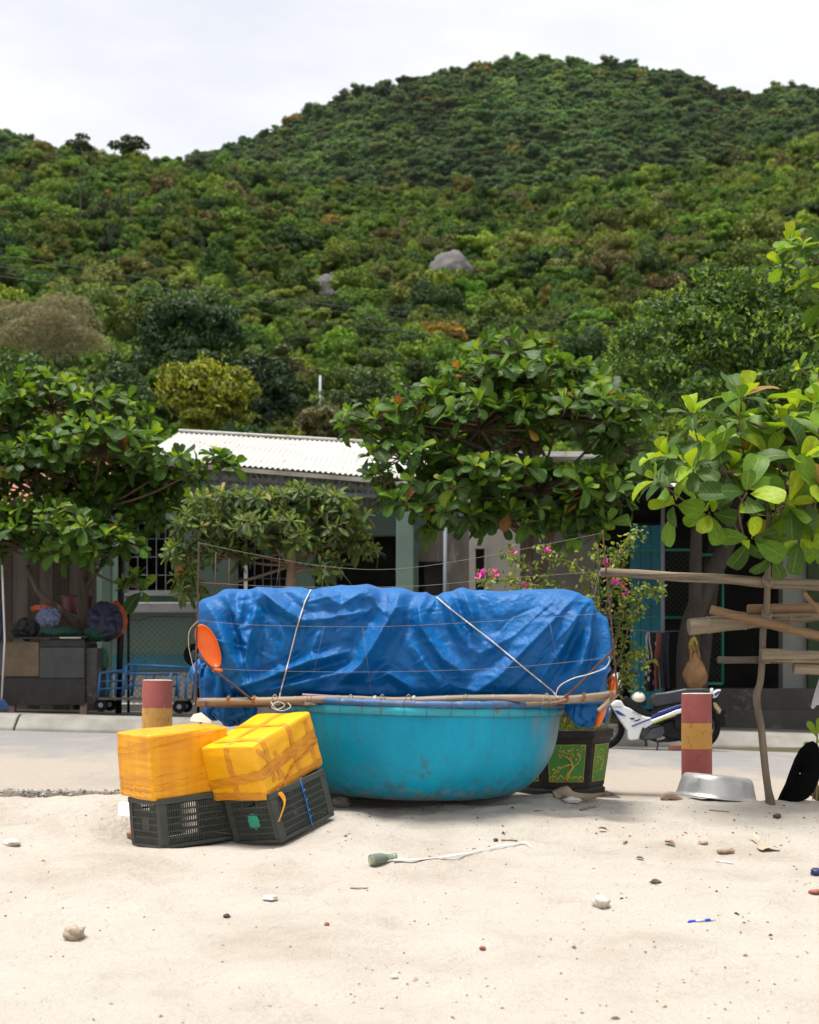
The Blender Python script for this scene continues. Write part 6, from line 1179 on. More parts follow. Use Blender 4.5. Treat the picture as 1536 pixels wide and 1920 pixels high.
mslab('headlight_cowl', [(250, 170), (300, 110), (345, 130), (350, 200), (345, 290), (300, 330), (270, 250)], -.10, .10, m_mw, .035)
mslab('dash_panel', [(335, 100), (430, 90), (500, 110), (450, 140), (400, 200), (370, 330), (340, 380), (335, 250)], -.08, .08, m_mb, .02)
for sy in (-1, 1):
    mb = MB(); mb.tube(smooth_path([mpt(330, 130, sy * .06), mpt(400, 110, sy * .22), mpt(470, 125, sy * .34)], 4), [.012] * 5 + [.016] * 4, 8); hb = obj('handlebar', mb, m_mb, bk, smooth=True)
    mb = MB(); mb.tube([mpt(400, 110, sy * .24), mpt(410, 20, sy * .28)], .005, 6); mb.ell(mpt(410, 0, sy * .28), (.02, .055, .035), 12, 8); obj('mirror', mb, m_mb, hb, smooth=True)
for (txt, x, y, h, rz_) in (('YAMAHA', 258, 474, 16, 0), ('YAMAHA', 448, 520, 20, -27)):
    cu = bpy.data.curves.new('lettering', 'FONT'); cu.body = txt; cu.size = h * 1.35 * YM / F / 5.486; cu.extrude = .001; cu.materials.append(m_mb); oc = bpy.data.objects.new('lettering_curve', cu); lm = bpy.data.meshes.new_from_object(oc); bpy.data.objects.remove(oc); o = bpy.data.objects.new('lettering', lm); SC.collection.objects.link(o); o.parent = bk
    o.matrix_local = MW[bk.name].inverted() @ Matrix.Translation(mpt(x, y, -.134)) @ Matrix.Rotation(math.radians(-rz_), 4, 'Y') @ Matrix.Rotation(math.radians(90), 4, 'X')
mb = MB(); cH = mpt(528, 385, -.02); mb.ell(cH, (.088, .105, .085), 24, 16); hm = obj('helmet', mb, M('cream_helmet', (.60, .56, .44), (.55, .5, .4), 5, .3, coat=.3), smooth=True, label='cream and black open-face helmet resting on the motorbike', cat='helmet')
mb = MB(); mb.lathe([(.092, -.085), (.0935, -.03), (.090, .0), (.088, .012), (.086, .0)], 24, cH); obj('black_trim', mb, m_mb, hm, smooth=True)
mb = MB(); mb.box(Vector((XA(1268, 17.1), 17.1, zg + .03)), (.17, .09, .06)); obj('brick', mb, M('brick_red', (.30, .10, .06), (.2, .07, .05), 9, .9), bevel=.006, label='red brick lying on the road under the motorbike', cat='brick')

# ------------------------------------------------------------------ left-hand clutter in front of the mint house
m_dboard = M('dark_painted_board', (.036, .033, .031), (.022, .020, .019), 5, .85, .3, 30, .004, c3=(.12, .11, .10), s3=18, band3=(.63, .72))
m_gboard = M('grey_scratched_board', (.06, .06, .062), (.042, .042, .044), 4, .75, .2, 30, .004, c3=(.15, .15, .15), s3=14, band3=(.62, .7), st3=(1, 1, .2))
m_card = M('brown_board', (.15, .105, .068), (.105, .075, .048), 5, .85, .3)
YK = 19.2; kz = gz(-4.8)
cab = thing('counter_cabinet', P(85, 1330, YK), 'dark boarded counter cabinet patched with a brown panel by the left almond tree', 'cabinet')
mb = MB(); mb.bb(P(-30, 1318, YK + .02), P(160, 1204, YK + .02) + Vector((0, .75, 0))); obj('carcass', mb, m_dboard, cab, bevel=.01)
for nm, a, b_, c_, d_, mt, o_ in (('front_panel', 8, 73, 1204, 1268, m_card, .0), ('front_panel', 74.5, 158, 1214, 1271, m_gboard, .0), ('front_panel', -28, 159, 1272.5, 1322, m_dboard, .005), ('front_panel', 74.5, 159, 1199, 1212.5, m_dboard, .003), ('front_panel', -28, 6.5, 1204, 1268, m_gboard, .002)):
    mb = MB(); mb.bb(P(a, d_, YK - o_), P(b_, c_, YK - o_) + Vector((0, .018 + o_, 0))); obj(nm, mb, mt, cab, bevel=.004)
mb = MB(); mb.slab([P(-32, 1200, YK - .04), P(162, 1196, YK - .04), P(168, 1192, YK + .8), P(-32, 1196, YK + .8)], (0, 0, .02)); obj('top_board', mb, m_dboard, cab)
mb = MB(); mb.bb(P(161, 1322, YK + .1), P(182, 1215, YK + .1) + Vector((0, .6, 0))); obj('end_panel', mb, M('peeling_board', (.09, .085, .08), (.05, .048, .045), 5, .85, .4, c3=(.2, .19, .17), s3=8), cab, bevel=.01)
for px in (156, 20): mb = MB(); mb.bb(Vector((XA(px - 7, YK), YK + .03, kz - .01)), P(px + 7, 1318.5, YK + .03) + Vector((0, .12, 0))); obj('brick_foot', mb, M('foot_brick', (.28, .20, .16), (.2, .14, .11), 9, .9), cab, bevel=.006)
def bundle(px, py, wpx, hpx, Y, mat, label, cat, seed, name, amp=.25, pl=6): return obj(name, crumple(P(px, py, Y), (wpx / 2 * Y / F, wpx / 2.6 * Y / F, hpx / 2 * Y / F), seed, pl, amp), mat, smooth=True, label=label, cat=cat)
m_netg = M('green_net', (.012, .07, .045), (.008, .04, .028), 30, .9, .8, 80, .02); m_nav = M('navy_tarp', (.012, .018, .05), (.008, .01, .03), 7, .6, .4, 14, .02); m_org = M('dull_orange_tarp', (.50, .10, .03), (.38, .07, .02), 6, .6, .5, 12, .02)
m_plaid = M('blue_plaid_cloth', (.06, .085, .17), (.16, .18, .26), 26, .9); m_redb = M('dark_red_plastic', (.11, .008, .012), (.08, .006, .01), 4, .35)
bundle(112, 1187, 76, 24, YK + .25, m_netg, 'rolled dark green net on top of the counter cabinet', 'net', 1.2, 'net_roll', .14, 5)
bundle(180, 1188, 50, 28, YK + .4, m_netg, 'green net bundle sagging off the cabinet corner', 'net', 2.5, 'net_roll', .2)
bundle(190, 1237, 27, 42, YK + .5, M('green_bag', (.015, .11, .07), (.01, .07, .05), 12, .5, .4), 'small green net bag hanging beside the cabinet', 'net bag', 3.5, 'net_bag', .18)
bundle(90, 1158, 40, 36, YK + .2, m_plaid, 'blue checked cloth bundle on the green net', 'cloth bundle', 4.5, 'cloth_bundle', .25)
bundle(196, 1165, 62, 64, YK + .45, m_nav, 'navy sheet heaped over the cabinet end', 'sheet', 5.5, 'navy_sheet', .3)
bundle(212, 1163, 46, 62, YK + .7, m_org, 'orange plastic sheet hanging behind the navy sheet', 'sheet', 6.5, 'orange_sheet', .3)
bundle(82, 1141, 44, 14, YK + .5, m_org, 'orange plastic scrap behind the checked bundle', 'sheet', 7.5, 'orange_sheet', .3)
bundle(48, 1180, 46, 34, YK + .35, M('dark_netting', (.02, .02, .022), (.04, .04, .04), 30, .9, .8, 60, .02), 'tangled dark netting at the near end of the cabinet', 'netting', 8.5, 'netting', .4, 9)
tr = thing('plastic_tub', P(144, 1165, YK + 1.05), 'dark red plastic tub on the heap behind the tree trunk', 'tub'); y_ = YK + 1.05
mb = MB(); mb.lathe([(.001, 0), (.19, 0), (.225, .22), (.235, .22), (.235, .235), (.215, .235), (.18, .015), (.001, .015)], 32, P(144, 1150, y_)); mb.v = [(v[0], y_ + (v[1] - y_) * .7, v[2]) for v in mb.v]; obj('tub', mb, m_redb, tr, smooth=True, auto=40)
mb = MB(); mb.tube([P(144, 1150, y_) + Vector((.235 * math.cos(a), .165 * math.sin(a), .235)) for a in np.linspace(0, 6.2832, 33)], .012, 6); obj('rim', mb, m_redb, tr, smooth=True)
mb = MB(); mb.bb(P(112, 1197, YK - .05), P(152, 1194.5, YK - .05) + Vector((0, .06, 0))); obj('slat', mb, M('pale_slat', (.5, .47, .4), None, 6, .8), label='pale wooden slat on the cabinet top edge', cat='slat')
br = thing('broom', P(8, 1330, YK - .3), 'white-handled broom leaning at the left edge', 'broom')
obj('handle', MB().tube([P(4, 1060, YK - .25), P(9, 1200, YK - .28), P(3, 1312, YK - .32)], .013, 8), M('white_handle', (.6, .6, .6), None, 6, .5), br, smooth=True)
mb = MB(); mb.slab([P(-14, 1330, YK - .35), P(18, 1332, YK - .35), P(8, 1312, YK - .35), P(-3, 1310, YK - .35)], (0, .06, 0)); obj('bristles', mb, M('blue_bristles', (.03, .08, .2), (.02, .05, .14), 30, .9), br, bevel=.01)
obj('jacket', crumple(P(-6, 1165, YK - .2), (.09, .08, .26), 9.2, 7, .25), m_nav, smooth=True, label='dark navy jacket hanging at the left edge', cat='jacket')
# dark plank wall behind
pw = thing('plank_wall', (XA(40, 21.2), 21.2, .3), 'dark brown weathered vertical plank wall behind the left cabinet', 'wall')
m_plk = [M('brown_plank_%d' % k, c, tuple(x * .6 for x in c), 4, .9, .6, 30, .01, stretch=(2, 2, .2)) for k, c in enumerate(((.085, .058, .042), (.11, .085, .068), (.065, .045, .035), (.13, .11, .095)))]
x = XA(-330, 21.2); k = 0
while x < XA(176, 21.2):
    w = .17 + .07 * rnd.random(); mb = MB(); mb.bb((x, 21.2 + rnd.uniform(-.012, .012), .3), (x + w - .008, 21.24 + rnd.uniform(0, .01), 3.0 + rnd.uniform(-.1, .1))); obj('plank', mb, m_plk[rnd.randrange(4)], pw); x += w
mb = MB(); mb.bb((XA(-330, 21.2), 21.27, .5), (XA(176, 21.2), 21.33, .6)); mb.bb((XA(-330, 21.2), 21.27, 2.4), (XA(176, 21.2), 21.33, 2.5)); obj('rail', mb, m_plk[2], pw)
# red tiled house behind the left tree
HT = thing('tiled_house', (XA(60, 27), 27, .3), 'house with a faded terracotta roof glimpsed through the left tree', 'house'); mb = MB(); mb.bb((XA(-420, 27.5), 27.5, .3), (XA(190, 27.5), 33, 4.05)); obj('wall', mb, M('pink_render', (.5, .38, .33), (.42, .32, .28), 2, .9), HT)
m_tile = M('terracotta_tile', (.46, .21, .15), (.36, .15, .10), 3, .85, .2)
for r_ in range(7):
    a, b_ = 27.1 + r_ * .45, 27.1 + (r_ + 1) * .45 + .06; z0 = 4.05 + r_ * .21; obj('tile_course', corr_sheet(Vector((XA(-430, 27), a, z0 + .05)), Vector((XA(200, 27), a, z0 + .05)), Vector((XA(-430, 27), b_, z0 + .21)), Vector((XA(200, 27), b_, z0 + .21)), 30, .035), m_tile, HT, smooth=True)
mb = MB(); mb.slab([Vector((XA(-430, 27), 30.2, 5.5)), Vector((XA(200, 27), 30.2, 5.5)), Vector((XA(200, 27), 33.4, 4.1)), Vector((XA(-430, 27), 33.4, 4.1))], (0, 0, .06)); obj('rear_roof', mb, m_tile, HT)
# blue hand cart
m_cart = M('blue_cart_paint', (.012, .10, .26), (.01, .075, .19), 5, .55, c3=(.10, .06, .04), s3=20, band3=(.66, .74)); YC2 = 18.95
ct = thing('hand_cart', P(270, 1335, YC2), 'blue steel hand cart with small wheels parked on the pavement', 'cart')
def bar(a, b_, r=.016, dy0=0., dy1=0., nm='rail', par=None): return obj(nm, MB().tube([P(a[0], a[1], YC2) + Vector((0, dy0, 0)), P(b_[0], b_[1], YC2) + Vector((0, dy1, 0))], r, 7), m_cart, par or ct, smooth=True)
for dy in (0, .6):
    bar((188, 1262), (184, 1308), .02, dy, dy, 'upright'); bar((238, 1246), (230, 1306), .022, dy, dy, 'upright'); bar((321, 1262), (316, 1306), .02, dy, dy, 'upright'); bar((274, 1262), (272, 1300), .012, dy, dy, 'upright'); bar((336, 1266), (334, 1310), .014, dy, dy, 'upright'); bar((352, 1270), (348, 1312), .014, dy, dy, 'upright')
    bar((188, 1262), (238, 1256), .016, dy, dy); bar((240, 1246), (358, 1252), .018, dy, dy); bar((234, 1263), (322, 1264), .016, dy, dy); bar((234, 1285), (318, 1287), .013, dy, dy); bar((186, 1278), (234, 1276), .011, dy, dy); bar((185, 1292), (232, 1290), .011, dy, dy); bar((203, 1260), (200, 1306), .010, dy, dy, 'upright'); bar((217, 1258), (214, 1306), .010, dy, dy, 'upright')
mb = MB(); mb.slab([P(184, 1308, YC2 - .02), P(350, 1310, YC2 - .02), P(350, 1314, YC2 - .02), P(184, 1312, YC2 - .02)], (0, .64, 0)); obj('bed', mb, M('cart_bed', (.10, .09, .08), (.07, .06, .055), 6, .85), ct)
for (px, py) in ((189, 1322), (336, 1325)):
    for dy in (.02, .58):
        c = P(px, py, YC2) + Vector((0, dy, 0)); mb = MB(); mb.lathe([(.03, -.022), (.085, -.022), (.092, 0), (.085, .022), (.03, .022)], 24, c, Matrix.Rotation(math.radians(90), 3, 'X')); wh = obj('wheel', mb, m_tyre, ct, smooth=True, auto=45)
        mb = MB(); mb.lathe([(.001, -.026), (.032, -.026), (.032, .026), (.001, .026)], 16, c, Matrix.Rotation(math.radians(90), 3, 'X')); obj('hub', mb, m_steel, wh, smooth=True, auto=45)
        bar((px, py), (px - 3, 1312), .014, dy, dy, 'caster_fork')
# chain-link fence, black pole, tyre
YF = 20.6; cf = thing('chain_link_fence', P(300, 1325, YF), 'rusty chain-link fence in front of the mint house', 'fence')
for (px, y0) in ((241, 1150), (372, 1158), (470, 1158), (575, 1158)): mb = MB(); mb.tube([P(px, y0, YF), Vector((XA(px, YF), YF, gz(-3) - .02))], .02, 8); obj('fence_post', mb, m_mb, cf, smooth=True)
mb = MB(); mb.tube(smooth_path([P(232, 1159, YF), P(260, 1163, YF), P(290, 1156, YF), P(372, 1158, YF), P(470, 1160, YF), P(575, 1158, YF)], 6), .007, 6); obj('top_wire', mb, m_wire_d, cf, smooth=True)
mb = MB(); x0, x1, z0, z1 = XA(232, YF), XA(575, YF), ZA(1320, YF), ZA(1161, YF); k = -(z1 - z0); w, h = x1 - x0, z1 - z0
while k < w:
    for sgn in (1, -1):
        a, b_ = max(0, k), min(w, k + h)
        if b_ > a:
            za, zb = a - k, b_ - k; za, zb = (za, zb) if sgn > 0 else (h - za, h - zb); mb.tube([(x0 + a, YF + .004 * sgn, z0 + za), (x0 + b_, YF + .004 * sgn, z0 + zb)], .0038, 4, cap=False)
    k += .085
obj('wire_mesh', mb, M('galvanised_wire', (.16, .17, .155), (.11, .11, .10), 9, .6, metal=.3), cf, kind='stuff')
obj('pole', MB().tube([P(228, 990, 20.0), P(226, 1200, 20.0), Vector((XA(222, 20.0), 20.0, gz(-4) - .02))], .045, 10), m_mb, smooth=True, label='black pole standing between the cabinet and the chain-link fence', cat='pole')
Rt = .165; c = P(366, 1228, 20.3); mb = MB(); mb.grid(np.array([[tuple(c + Vector(((Rt - .045 + .045 * math.cos(b_)) * math.cos(a), .04 * math.sin(b_), (Rt - .045 + .045 * math.cos(b_)) * math.sin(a)))) for b_ in np.linspace(0, 6.2832, 10, endpoint=False)] for a in np.linspace(0, 6.2832, 33)]), wrapu=True); obj('tyre', mb, m_tyre, smooth=True, label='old black tyre hung on the chain-link fence', cat='tyre')
# wires over the road and a pole on the slope
for k, pts in enumerate([[(-500, 400), (0, 478), (340, 532), (700, 580), (1150, 604), (1536, 600), (2100, 570)], [(-500, 425), (80, 512), (400, 552), (760, 598), (1150, 617), (1536, 613), (2100, 585)], [(-500, 450), (0, 518), (400, 575), (760, 622), (1150, 634), (1536, 630), (2100, 600)]]):
    obj('power_line', MB().tube(smooth_path([P(x, y, 30.0) for x, y in pts], 6), .007, 5), M('cable_black', (.02, .02, .02), None, 5, .6) if k == 0 else bpy.data.materials['cable_black'], smooth=True, label='%s of three dark power lines crossing before the hillside' % ('uppermost', 'middle', 'lowest')[k], cat='power line')
pq = terrain_hit(600, 770, 58, 200, 1.5); obj('lamp_pole', MB().tube([P(600, 800, pq.y - 6), P(600.5, 704, pq.y - 6)], [.12, .08], 8), M('pale_pole', (.42, .44, .46), None, 5, .7), smooth=True, label='thin pale pole standing at the foot of the wooded slope', cat='pole')
rock('boulder', P(848, 772, 50), (.75, .7, .75), m_rockp, 21, 'grey boulder peeking out above the middle almond tree', 'boulder')
m_dbark = M('dark_bark', (.055, .042, .032), (.03, .024, .02), 9, .9, .8, 26, .02, stretch=(1, 1, .35))
# ------------------------------------------------------------------ broad-leaved trees
def rvec(r_): 
    v = Vector((r_.gauss(0, 1), r_.gauss(0, 1), r_.gauss(0, 1))); return v.normalized()
ALM = dict(young=[(.145, .25, .018), (.19, .28, .022), (.11, .22, .02)], mid=[(.055, .13, .016), (.043, .11, .014), (.07, .15, .018)], old=[(.024, .06, .012), (.03, .072, .014), (.036, .068, .02)], turn=[(.26, .075, .02), (.34, .19, .04), (.20, .08, .03)])
SHAPES_A = [leafshape(1, .56, .25, .10, 7, 2), leafshape(1, .60, .35, .30, 7, 2), leafshape(1, .52, .55, -.06, 7, 2), leafshape(1, .58, .12, .45, 7, 2)]
SHAPES_A += [leafshape(1, .50, .8, .55, 7, 2, ob=.7), leafshape(1, .64, .05, -.2, 7, 2, ob=.95, tipr=.22)]
SHAPES_P = [leafshape(1, .30, .35, .15, 5, 1, ob=1.1, tipr=.6), leafshape(1, .27, .3, .40, 5, 1, ob=1.1, tipr=.6), leafshape(1, .32, .5, .05, 5, 1, ob=1.1, tipr=.6)]
_lm = {}
def lmesh(tag, si, shp, col, mat):
    k = (tag, si, col)
    if k not in _lm: _lm[k] = leaf_mesh('%s_blade' % tag, shp, col, mat)
    return _lm[k]
def rosette_leaves(p, axis, r_, L_, pal, n, turn=.02, spread=1.0, droop=.15):
    """leaves of one whorl: (matrix, shape index, colour)"""
    s, u, a = frame_from(axis); out_ = []; a0 = r_.uniform(0, 6.28); dull = r_.random()
    for k in range(n):
        f = k / max(1, n - 1); el = math.radians(lerp(10, 98, f ** .85) * spread + r_.gauss(0, 9)); az = a0 + k * 2.399 + r_.gauss(0, .2); rad = s * math.cos(az) + u * math.sin(az)
        tip = a * math.cos(el) + rad * math.sin(el) + Vector((0, 0, -droop * f)); nrm = a * math.sin(el) - rad * math.cos(el) + rvec(r_) * .22
        ln = L_ * (lerp(.55, 1.0, min(1, f * 1.6))) * r_.uniform(.62, 1.2); q = r_.random()
        col = r_.choice(pal['turn']) if q < turn else r_.choice(pal['young']) if (f < .36 and q < .88) else r_.choice(pal['mid']) if q < (.72 if dull < .6 else .4) else r_.choice(pal['old'])
        out_.append((orient(p + rad * .01, tip, nrm, ln), col))
    return out_
def build_leaves(root, tag, leaves, shapes, mat, r_, n_ind=300, key=None):
    inv = MW[root.name].inverted(); key = key or (lambda m: m.translation.y - .25 * m.translation.z); leaves = sorted(leaves, key=lambda l: key(l[0]))
    for m, col in leaves[:n_ind]:
        si = r_.randrange(len(shapes)); o = bpy.data.objects.new('leaf', lmesh(tag, si, shapes[si], col, mat)); SC.collection.objects.link(o); o.parent = root; o.matrix_local = inv @ m
    rest = leaves[n_ind:]
    if not rest: return
    VV, QQ, CC, UU, o_ = [], [], [], [], 0
    for m, col in rest:
        V, Q, U = shapes[r_.randrange(len(shapes))]; A = np.array(inv @ m); VV.append(V @ A[:3, :3].T + A[:3, 3]); QQ.append(Q + o_); o_ += len(V); j = r_.uniform(.85, 1.18); CC.append(np.tile([col[0] * j, col[1] * j, col[2] * j, 1], (len(V), 1))); UU.append(U)
    V = np.concatenate(VV); Q = np.concatenate(QQ); U = np.concatenate(UU); me = mesh_np('foliage', V, Q, mat, {'col': ('FLOAT_COLOR', 'POINT', np.concatenate(CC).astype(np.float32))}, smooth=True)
    uv = me.uv_layers.new(name='UVMap'); uv.data.foreach_set('uv', U[Q.ravel()].astype(np.float32).ravel()); o = bpy.data.objects.new('foliage', me); SC.collection.objects.link(o); o.parent = root; o['kind'] = 'stuff'
def whorl_tree(label, trunk, blobs, n_ros, L_, seed, Yc, pal=ALM, shapes=SHAPES_A, tag='almond', nl=(6, 9), turn=.015, spread=1.0, droop=.15, name='almond_tree', bark=None, limbs=(), trunk_r=(.09, .05), upb=.75, explicit=(), n_ind=300, twig=.009, mat=None, shell=.55):
    r_ = random.Random(seed); trunk = [P(x, y, Y) if not isinstance(x, Vector) else x for x, y, Y in trunk]; bark = bark or m_bark
    root = thing(name, trunk[0], label, 'tree'); pp = smooth_path(trunk, 5); n_ = len(pp)
    mb = MB(); mb.tube(pp, [lerp(trunk_r[0], trunk_r[1], (i / (n_ - 1)) ** .8) * (1 + .08 * mnoise.noise(Vector((i * .6, seed, 0)))) for i in range(n_)], 12); obj('trunk', mb, bark, root, smooth=True)
    for lb in limbs:
        q = smooth_path([P(*x) for x in lb[0]], 5); mb = MB(); mb.tube(q, [lerp(lb[1], lb[1] * .4, i / (len(q) - 1)) for i in range(len(q))], 9); obj('limb', mb, bark, root, smooth=True)
    top = trunk[-1]; ros = []; wts = [b_[3] * b_[4] * (b_[6] if len(b_) > 6 else 1) for b_ in blobs]; tot = sum(wts) or 1; tw = MB()
    for b_, w in zip(blobs, wts):
        bx, by, dY, rx, ry, dep = b_[:6]; c = P(bx, by, Yc + dY); s = (Yc + dY) / F; st = trunk[max(1, len(trunk) - 1 - r_.randrange(2))]
        q = smooth_path([st, st.lerp(c, .5) + Vector((0, 0, -.05 * (c - st).length)), c], 5); tw.tube(q, [lerp(trunk_r[1] * .38, twig * 1.2, i / (len(q) - 1)) for i in range(len(q))], 7)
        for _ in range(max(1, int(n_ros * w / tot + r_.random()))):
            d = rvec(r_)
            if d.z < -.35 and r_.random() < .6: d.z = -d.z
            k = lerp(shell, 1.05, r_.random() ** .7); p = c + Vector((d.x * rx * s * k, d.y * dep * k, d.z * ry * s * k)); ax_ = (d * .6 + Vector((0, -.12, upb)) + rvec(r_) * .3).normalized(); ros.append((p, ax_, L_ * r_.uniform(.8, 1.12)))
            m_ = c.lerp(p, .45) + rvec(r_) * .05; tw.tube([c, m_, p - ax_ * .06, p], [twig * 1.2, twig, twig * .7, twig * .5], 5)
    for (x, y, Y, ax_, k) in explicit:
        p = P(x, y, Y); ax_ = Vector(ax_).normalized(); ros.append((p, ax_, L_ * k)); tw.tube(smooth_path([p - ax_ * .45 + Vector((.12, .10, -.06)), p - ax_ * .2 + rvec(r_) * .02, p], 4), [twig * 1.1] * 4 + [twig * .8] * 5, 6)
    obj('branches', tw, m_twig, root, smooth=True)
    lv = []
    for p, ax_, l in ros: lv += rosette_leaves(p, ax_, r_, l, pal, r_.randint(*nl), turn, spread, droop)
    build_leaves(root, tag, lv, shapes, mat or m_leaf, r_, n_ind); return root

whorl_tree('broad-leaved almond tree behind the cabinet, its crown filling the left edge', [(152, 1330, 20.0), (157, 1240, 20.0), (156, 1150, 20.0), (157, 1060, 20.0), (165, 960, 20.0)],
    [(95, 765, 0, 85, 55, .9), (30, 800, 0, 80, 80, 1.), (215, 790, 0, 75, 52, .8), (190, 850, -.3, 130, 55, .9), (315, 878, -.2, 66, 30, .7), (395, 868, -.3, 42, 20, .5), (60, 880, -.2, 90, 55, .9), (90, 985, -.8, 100, 45, .6), (170, 1010, -.9, 85, 42, .6), (40, 1025, -.7, 75, 40, .6), (222, 1040, -.8, 48, 36, .5), (252, 1100, -.9, 26, 20, .25), (-70, 840, 0, 100, 110, 1.), (-60, 1000, -.6, 90, 60, .8), (290, 900, .3, 90, 45, .8), (120, 920, .4, 150, 60, .9), (270, 945, .5, 80, 40, .5), (210, 960, .3, 80, 45, .5)],
    620, .258, 31, 20.0, limbs=[([(157, 1190, 20.0), (120, 1150, 19.8), (75, 1112, 19.6), (50, 1060, 19.5)], .075), ([(157, 1110, 20.0), (180, 1075, 19.9), (205, 1040, 19.7)], .045)], trunk_r=(.115, .06), turn=.006)
whorl_tree('wide almond tree with some orange leaves rising behind the blue tarpaulin', [(1000, 1345, 18.6), (996, 1200, 18.6), (990, 1100, 18.6), (988, 1020, 18.6), (1000, 930, 18.6), (1000, 820, 18.6)],
    [(950, 664, 0, 64, 28, .6), (905, 720, -.2, 99, 30, .8), (1000, 720, 0, 94, 43, .9), (1095, 725, .2, 64, 33, .7), (855, 753, -.2, 62, 30, .7), (785, 778, -.2, 78, 28, .7), (705, 790, -.3, 68, 23, .6), (650, 800, -.4, 35, 14, .3), (900, 805, -.3, 146, 47, 1.), (1050, 785, -.1, 135, 56, 1.), (1150, 790, 0, 73, 39, .8), (1180, 850, -.1, 52, 35, .7), (755, 860, -.4, 78, 33, .7), (880, 900, -.5, 125, 43, .9), (1010, 920, -.5, 125, 45, .9), (1120, 930, -.3, 83, 39, .8), (722, 905, -.5, 40, 25, .4), (770, 955, -.6, 57, 23, .5), (860, 975, -.7, 68, 27, .5), (950, 985, -.6, 62, 25, .5), (1060, 990, -.5, 64, 23, .5), (1125, 990, -.4, 47, 22, .4)],
    520, .248, 47, 18.4, limbs=[([(996, 1150, 18.6), (1015, 1080, 18.6), (1035, 1000, 18.5), (1060, 920, 18.4)], .07), ([(988, 1010, 18.6), (930, 960, 18.4), (860, 920, 18.1)], .06), ([(1000, 930, 18.6), (900, 840, 18.3), (760, 800, 18.1)], .05)], trunk_r=(.12, .07), turn=.014, twig=.011)
m_plbark = M('pale_tan_bark', (.26, .175, .115), (.17, .11, .075), 8, .85, .5, 30, .01)
PLU = dict(young=[(.15, .22, .045), (.18, .24, .05)], mid=[(.085, .14, .032), (.10, .16, .036), (.07, .12, .028)], old=[(.04, .07, .025), (.05, .08, .03)], turn=[(.30, .22, .06)])
whorl_tree('small narrow-leaved tree with bare tan branches in front of the mint house', [(548, 1345, 18.9), (545, 1200, 18.9), (545, 1110, 18.9), (548, 1060, 18.9), (552, 1035, 18.9)],
    [(440, 955, -.1, 95, 32, .6), (545, 945, .1, 85, 30, .6), (385, 990, -.2, 60, 34, .5), (640, 990, -.1, 60, 36, .5), (500, 995, -.3, 100, 30, .6), (610, 950, .1, 70, 26, .5), (345, 1040, -.3, 34, 26, .4), (670, 1030, -.2, 36, 20, .3), (352, 1100, -.3, 24, 30, .25), (610, 1062, -.3, 34, 18, .25), (420, 1040, -.2, 50, 22, .3), (560, 1020, -.3, 60, 18, .3)],
    400, .19, 53, 18.9, pal=PLU, shapes=SHAPES_P, tag='narrow', nl=(8, 12), droop=.5, spread=1.08, name='narrow_leaved_tree', bark=m_plbark, limbs=[([(550, 1045, 18.9), (620, 1022, 18.8), (690, 1038, 18.7)], .045), ([(548, 1058, 18.9), (500, 1010, 18.8), (455, 995, 18.7)], .045), ([(545, 1075, 18.9), (590, 1060, 18.9), (640, 1040, 18.8)], .03)], trunk_r=(.085, .06), upb=.6)
NEAR = dict(young=[(.27, .38, .018), (.32, .40, .02), (.22, .35, .02)], mid=[(.125, .245, .018), (.095, .20, .018), (.165, .285, .02)], old=[(.05, .11, .018), (.06, .12, .024), (.04, .09, .016)], turn=[(.30, .28, .05), (.33, .17, .04)])
ex = [(1300, 778, 9.0, (-.3, -.2, 1), .85), (1392, 745, 9.1, (.05, -.3, 1), 1.0), (1345, 835, 8.9, (-.4, -.5, .8), 1.), (1255, 855, 8.9, (-.7, -.3, .7), .95), (1232, 900, 8.8, (-.8, -.4, .5), .85), (1300, 880, 8.8, (-.2, -.8, .7), .95), (1400, 925, 8.6, (.0, -.95, .55), 1.1), (1470, 800, 9.2, (.1, -.4, 1), 1.0), (1500, 860, 8.7, (.3, -.8, .6), 1.1), (1540, 760, 9.0, (.1, -.3, 1), 1.15), (1265, 945, 8.9, (-.7, -.5, .3), .85), (1330, 960, 8.9, (-.2, -.8, .2), .9), (1480, 945, 8.8, (.2, -.8, .2), 1.05), (1410, 1010, 8.9, (-.2, -.8, -.2), .8), (1500, 1010, 9.0, (.2, -.7, -.2), .95), (1545, 930, 8.7, (.3, -.8, .4), 1.1), (1440, 860, 9.2, (.0, -.6, .7), 1.), (1370, 890, 9.3, (-.1, -.5, .8), 1.), (1450, 1040, 9.1, (0, -.6, -.5), .7), (1560, 840, 8.9, (.3, -.5, .8), 1.1)]
whorl_tree('near almond branch of huge bright veined leaves hanging in at the right', [(1690, 1510, 9.9), (1685, 1300, 9.9), (1670, 1100, 9.8), (1640, 950, 9.7), (1600, 860, 9.6)],
    [(1470, 880, .2, 120, 110, .35), (1340, 890, .1, 90, 70, .25), (1620, 850, 0, 110, 140, .5), (1420, 820, .2, 90, 50, .25), (1510, 970, .2, 80, 60, .3), (1500, 780, .2, 50, 40, .2)], 52, .255, 61, 9.3, pal=NEAR, explicit=ex, nl=(6, 9), turn=.02, trunk_r=(.07, .045), limbs=[([(1650, 980, 9.7), (1540, 940, 9.4), (1440, 900, 9.2), (1330, 880, 9.0)], .022), ([(1610, 870, 9.6), (1500, 830, 9.3), (1400, 790, 9.15)], .02)], twig=.006, shell=.3)
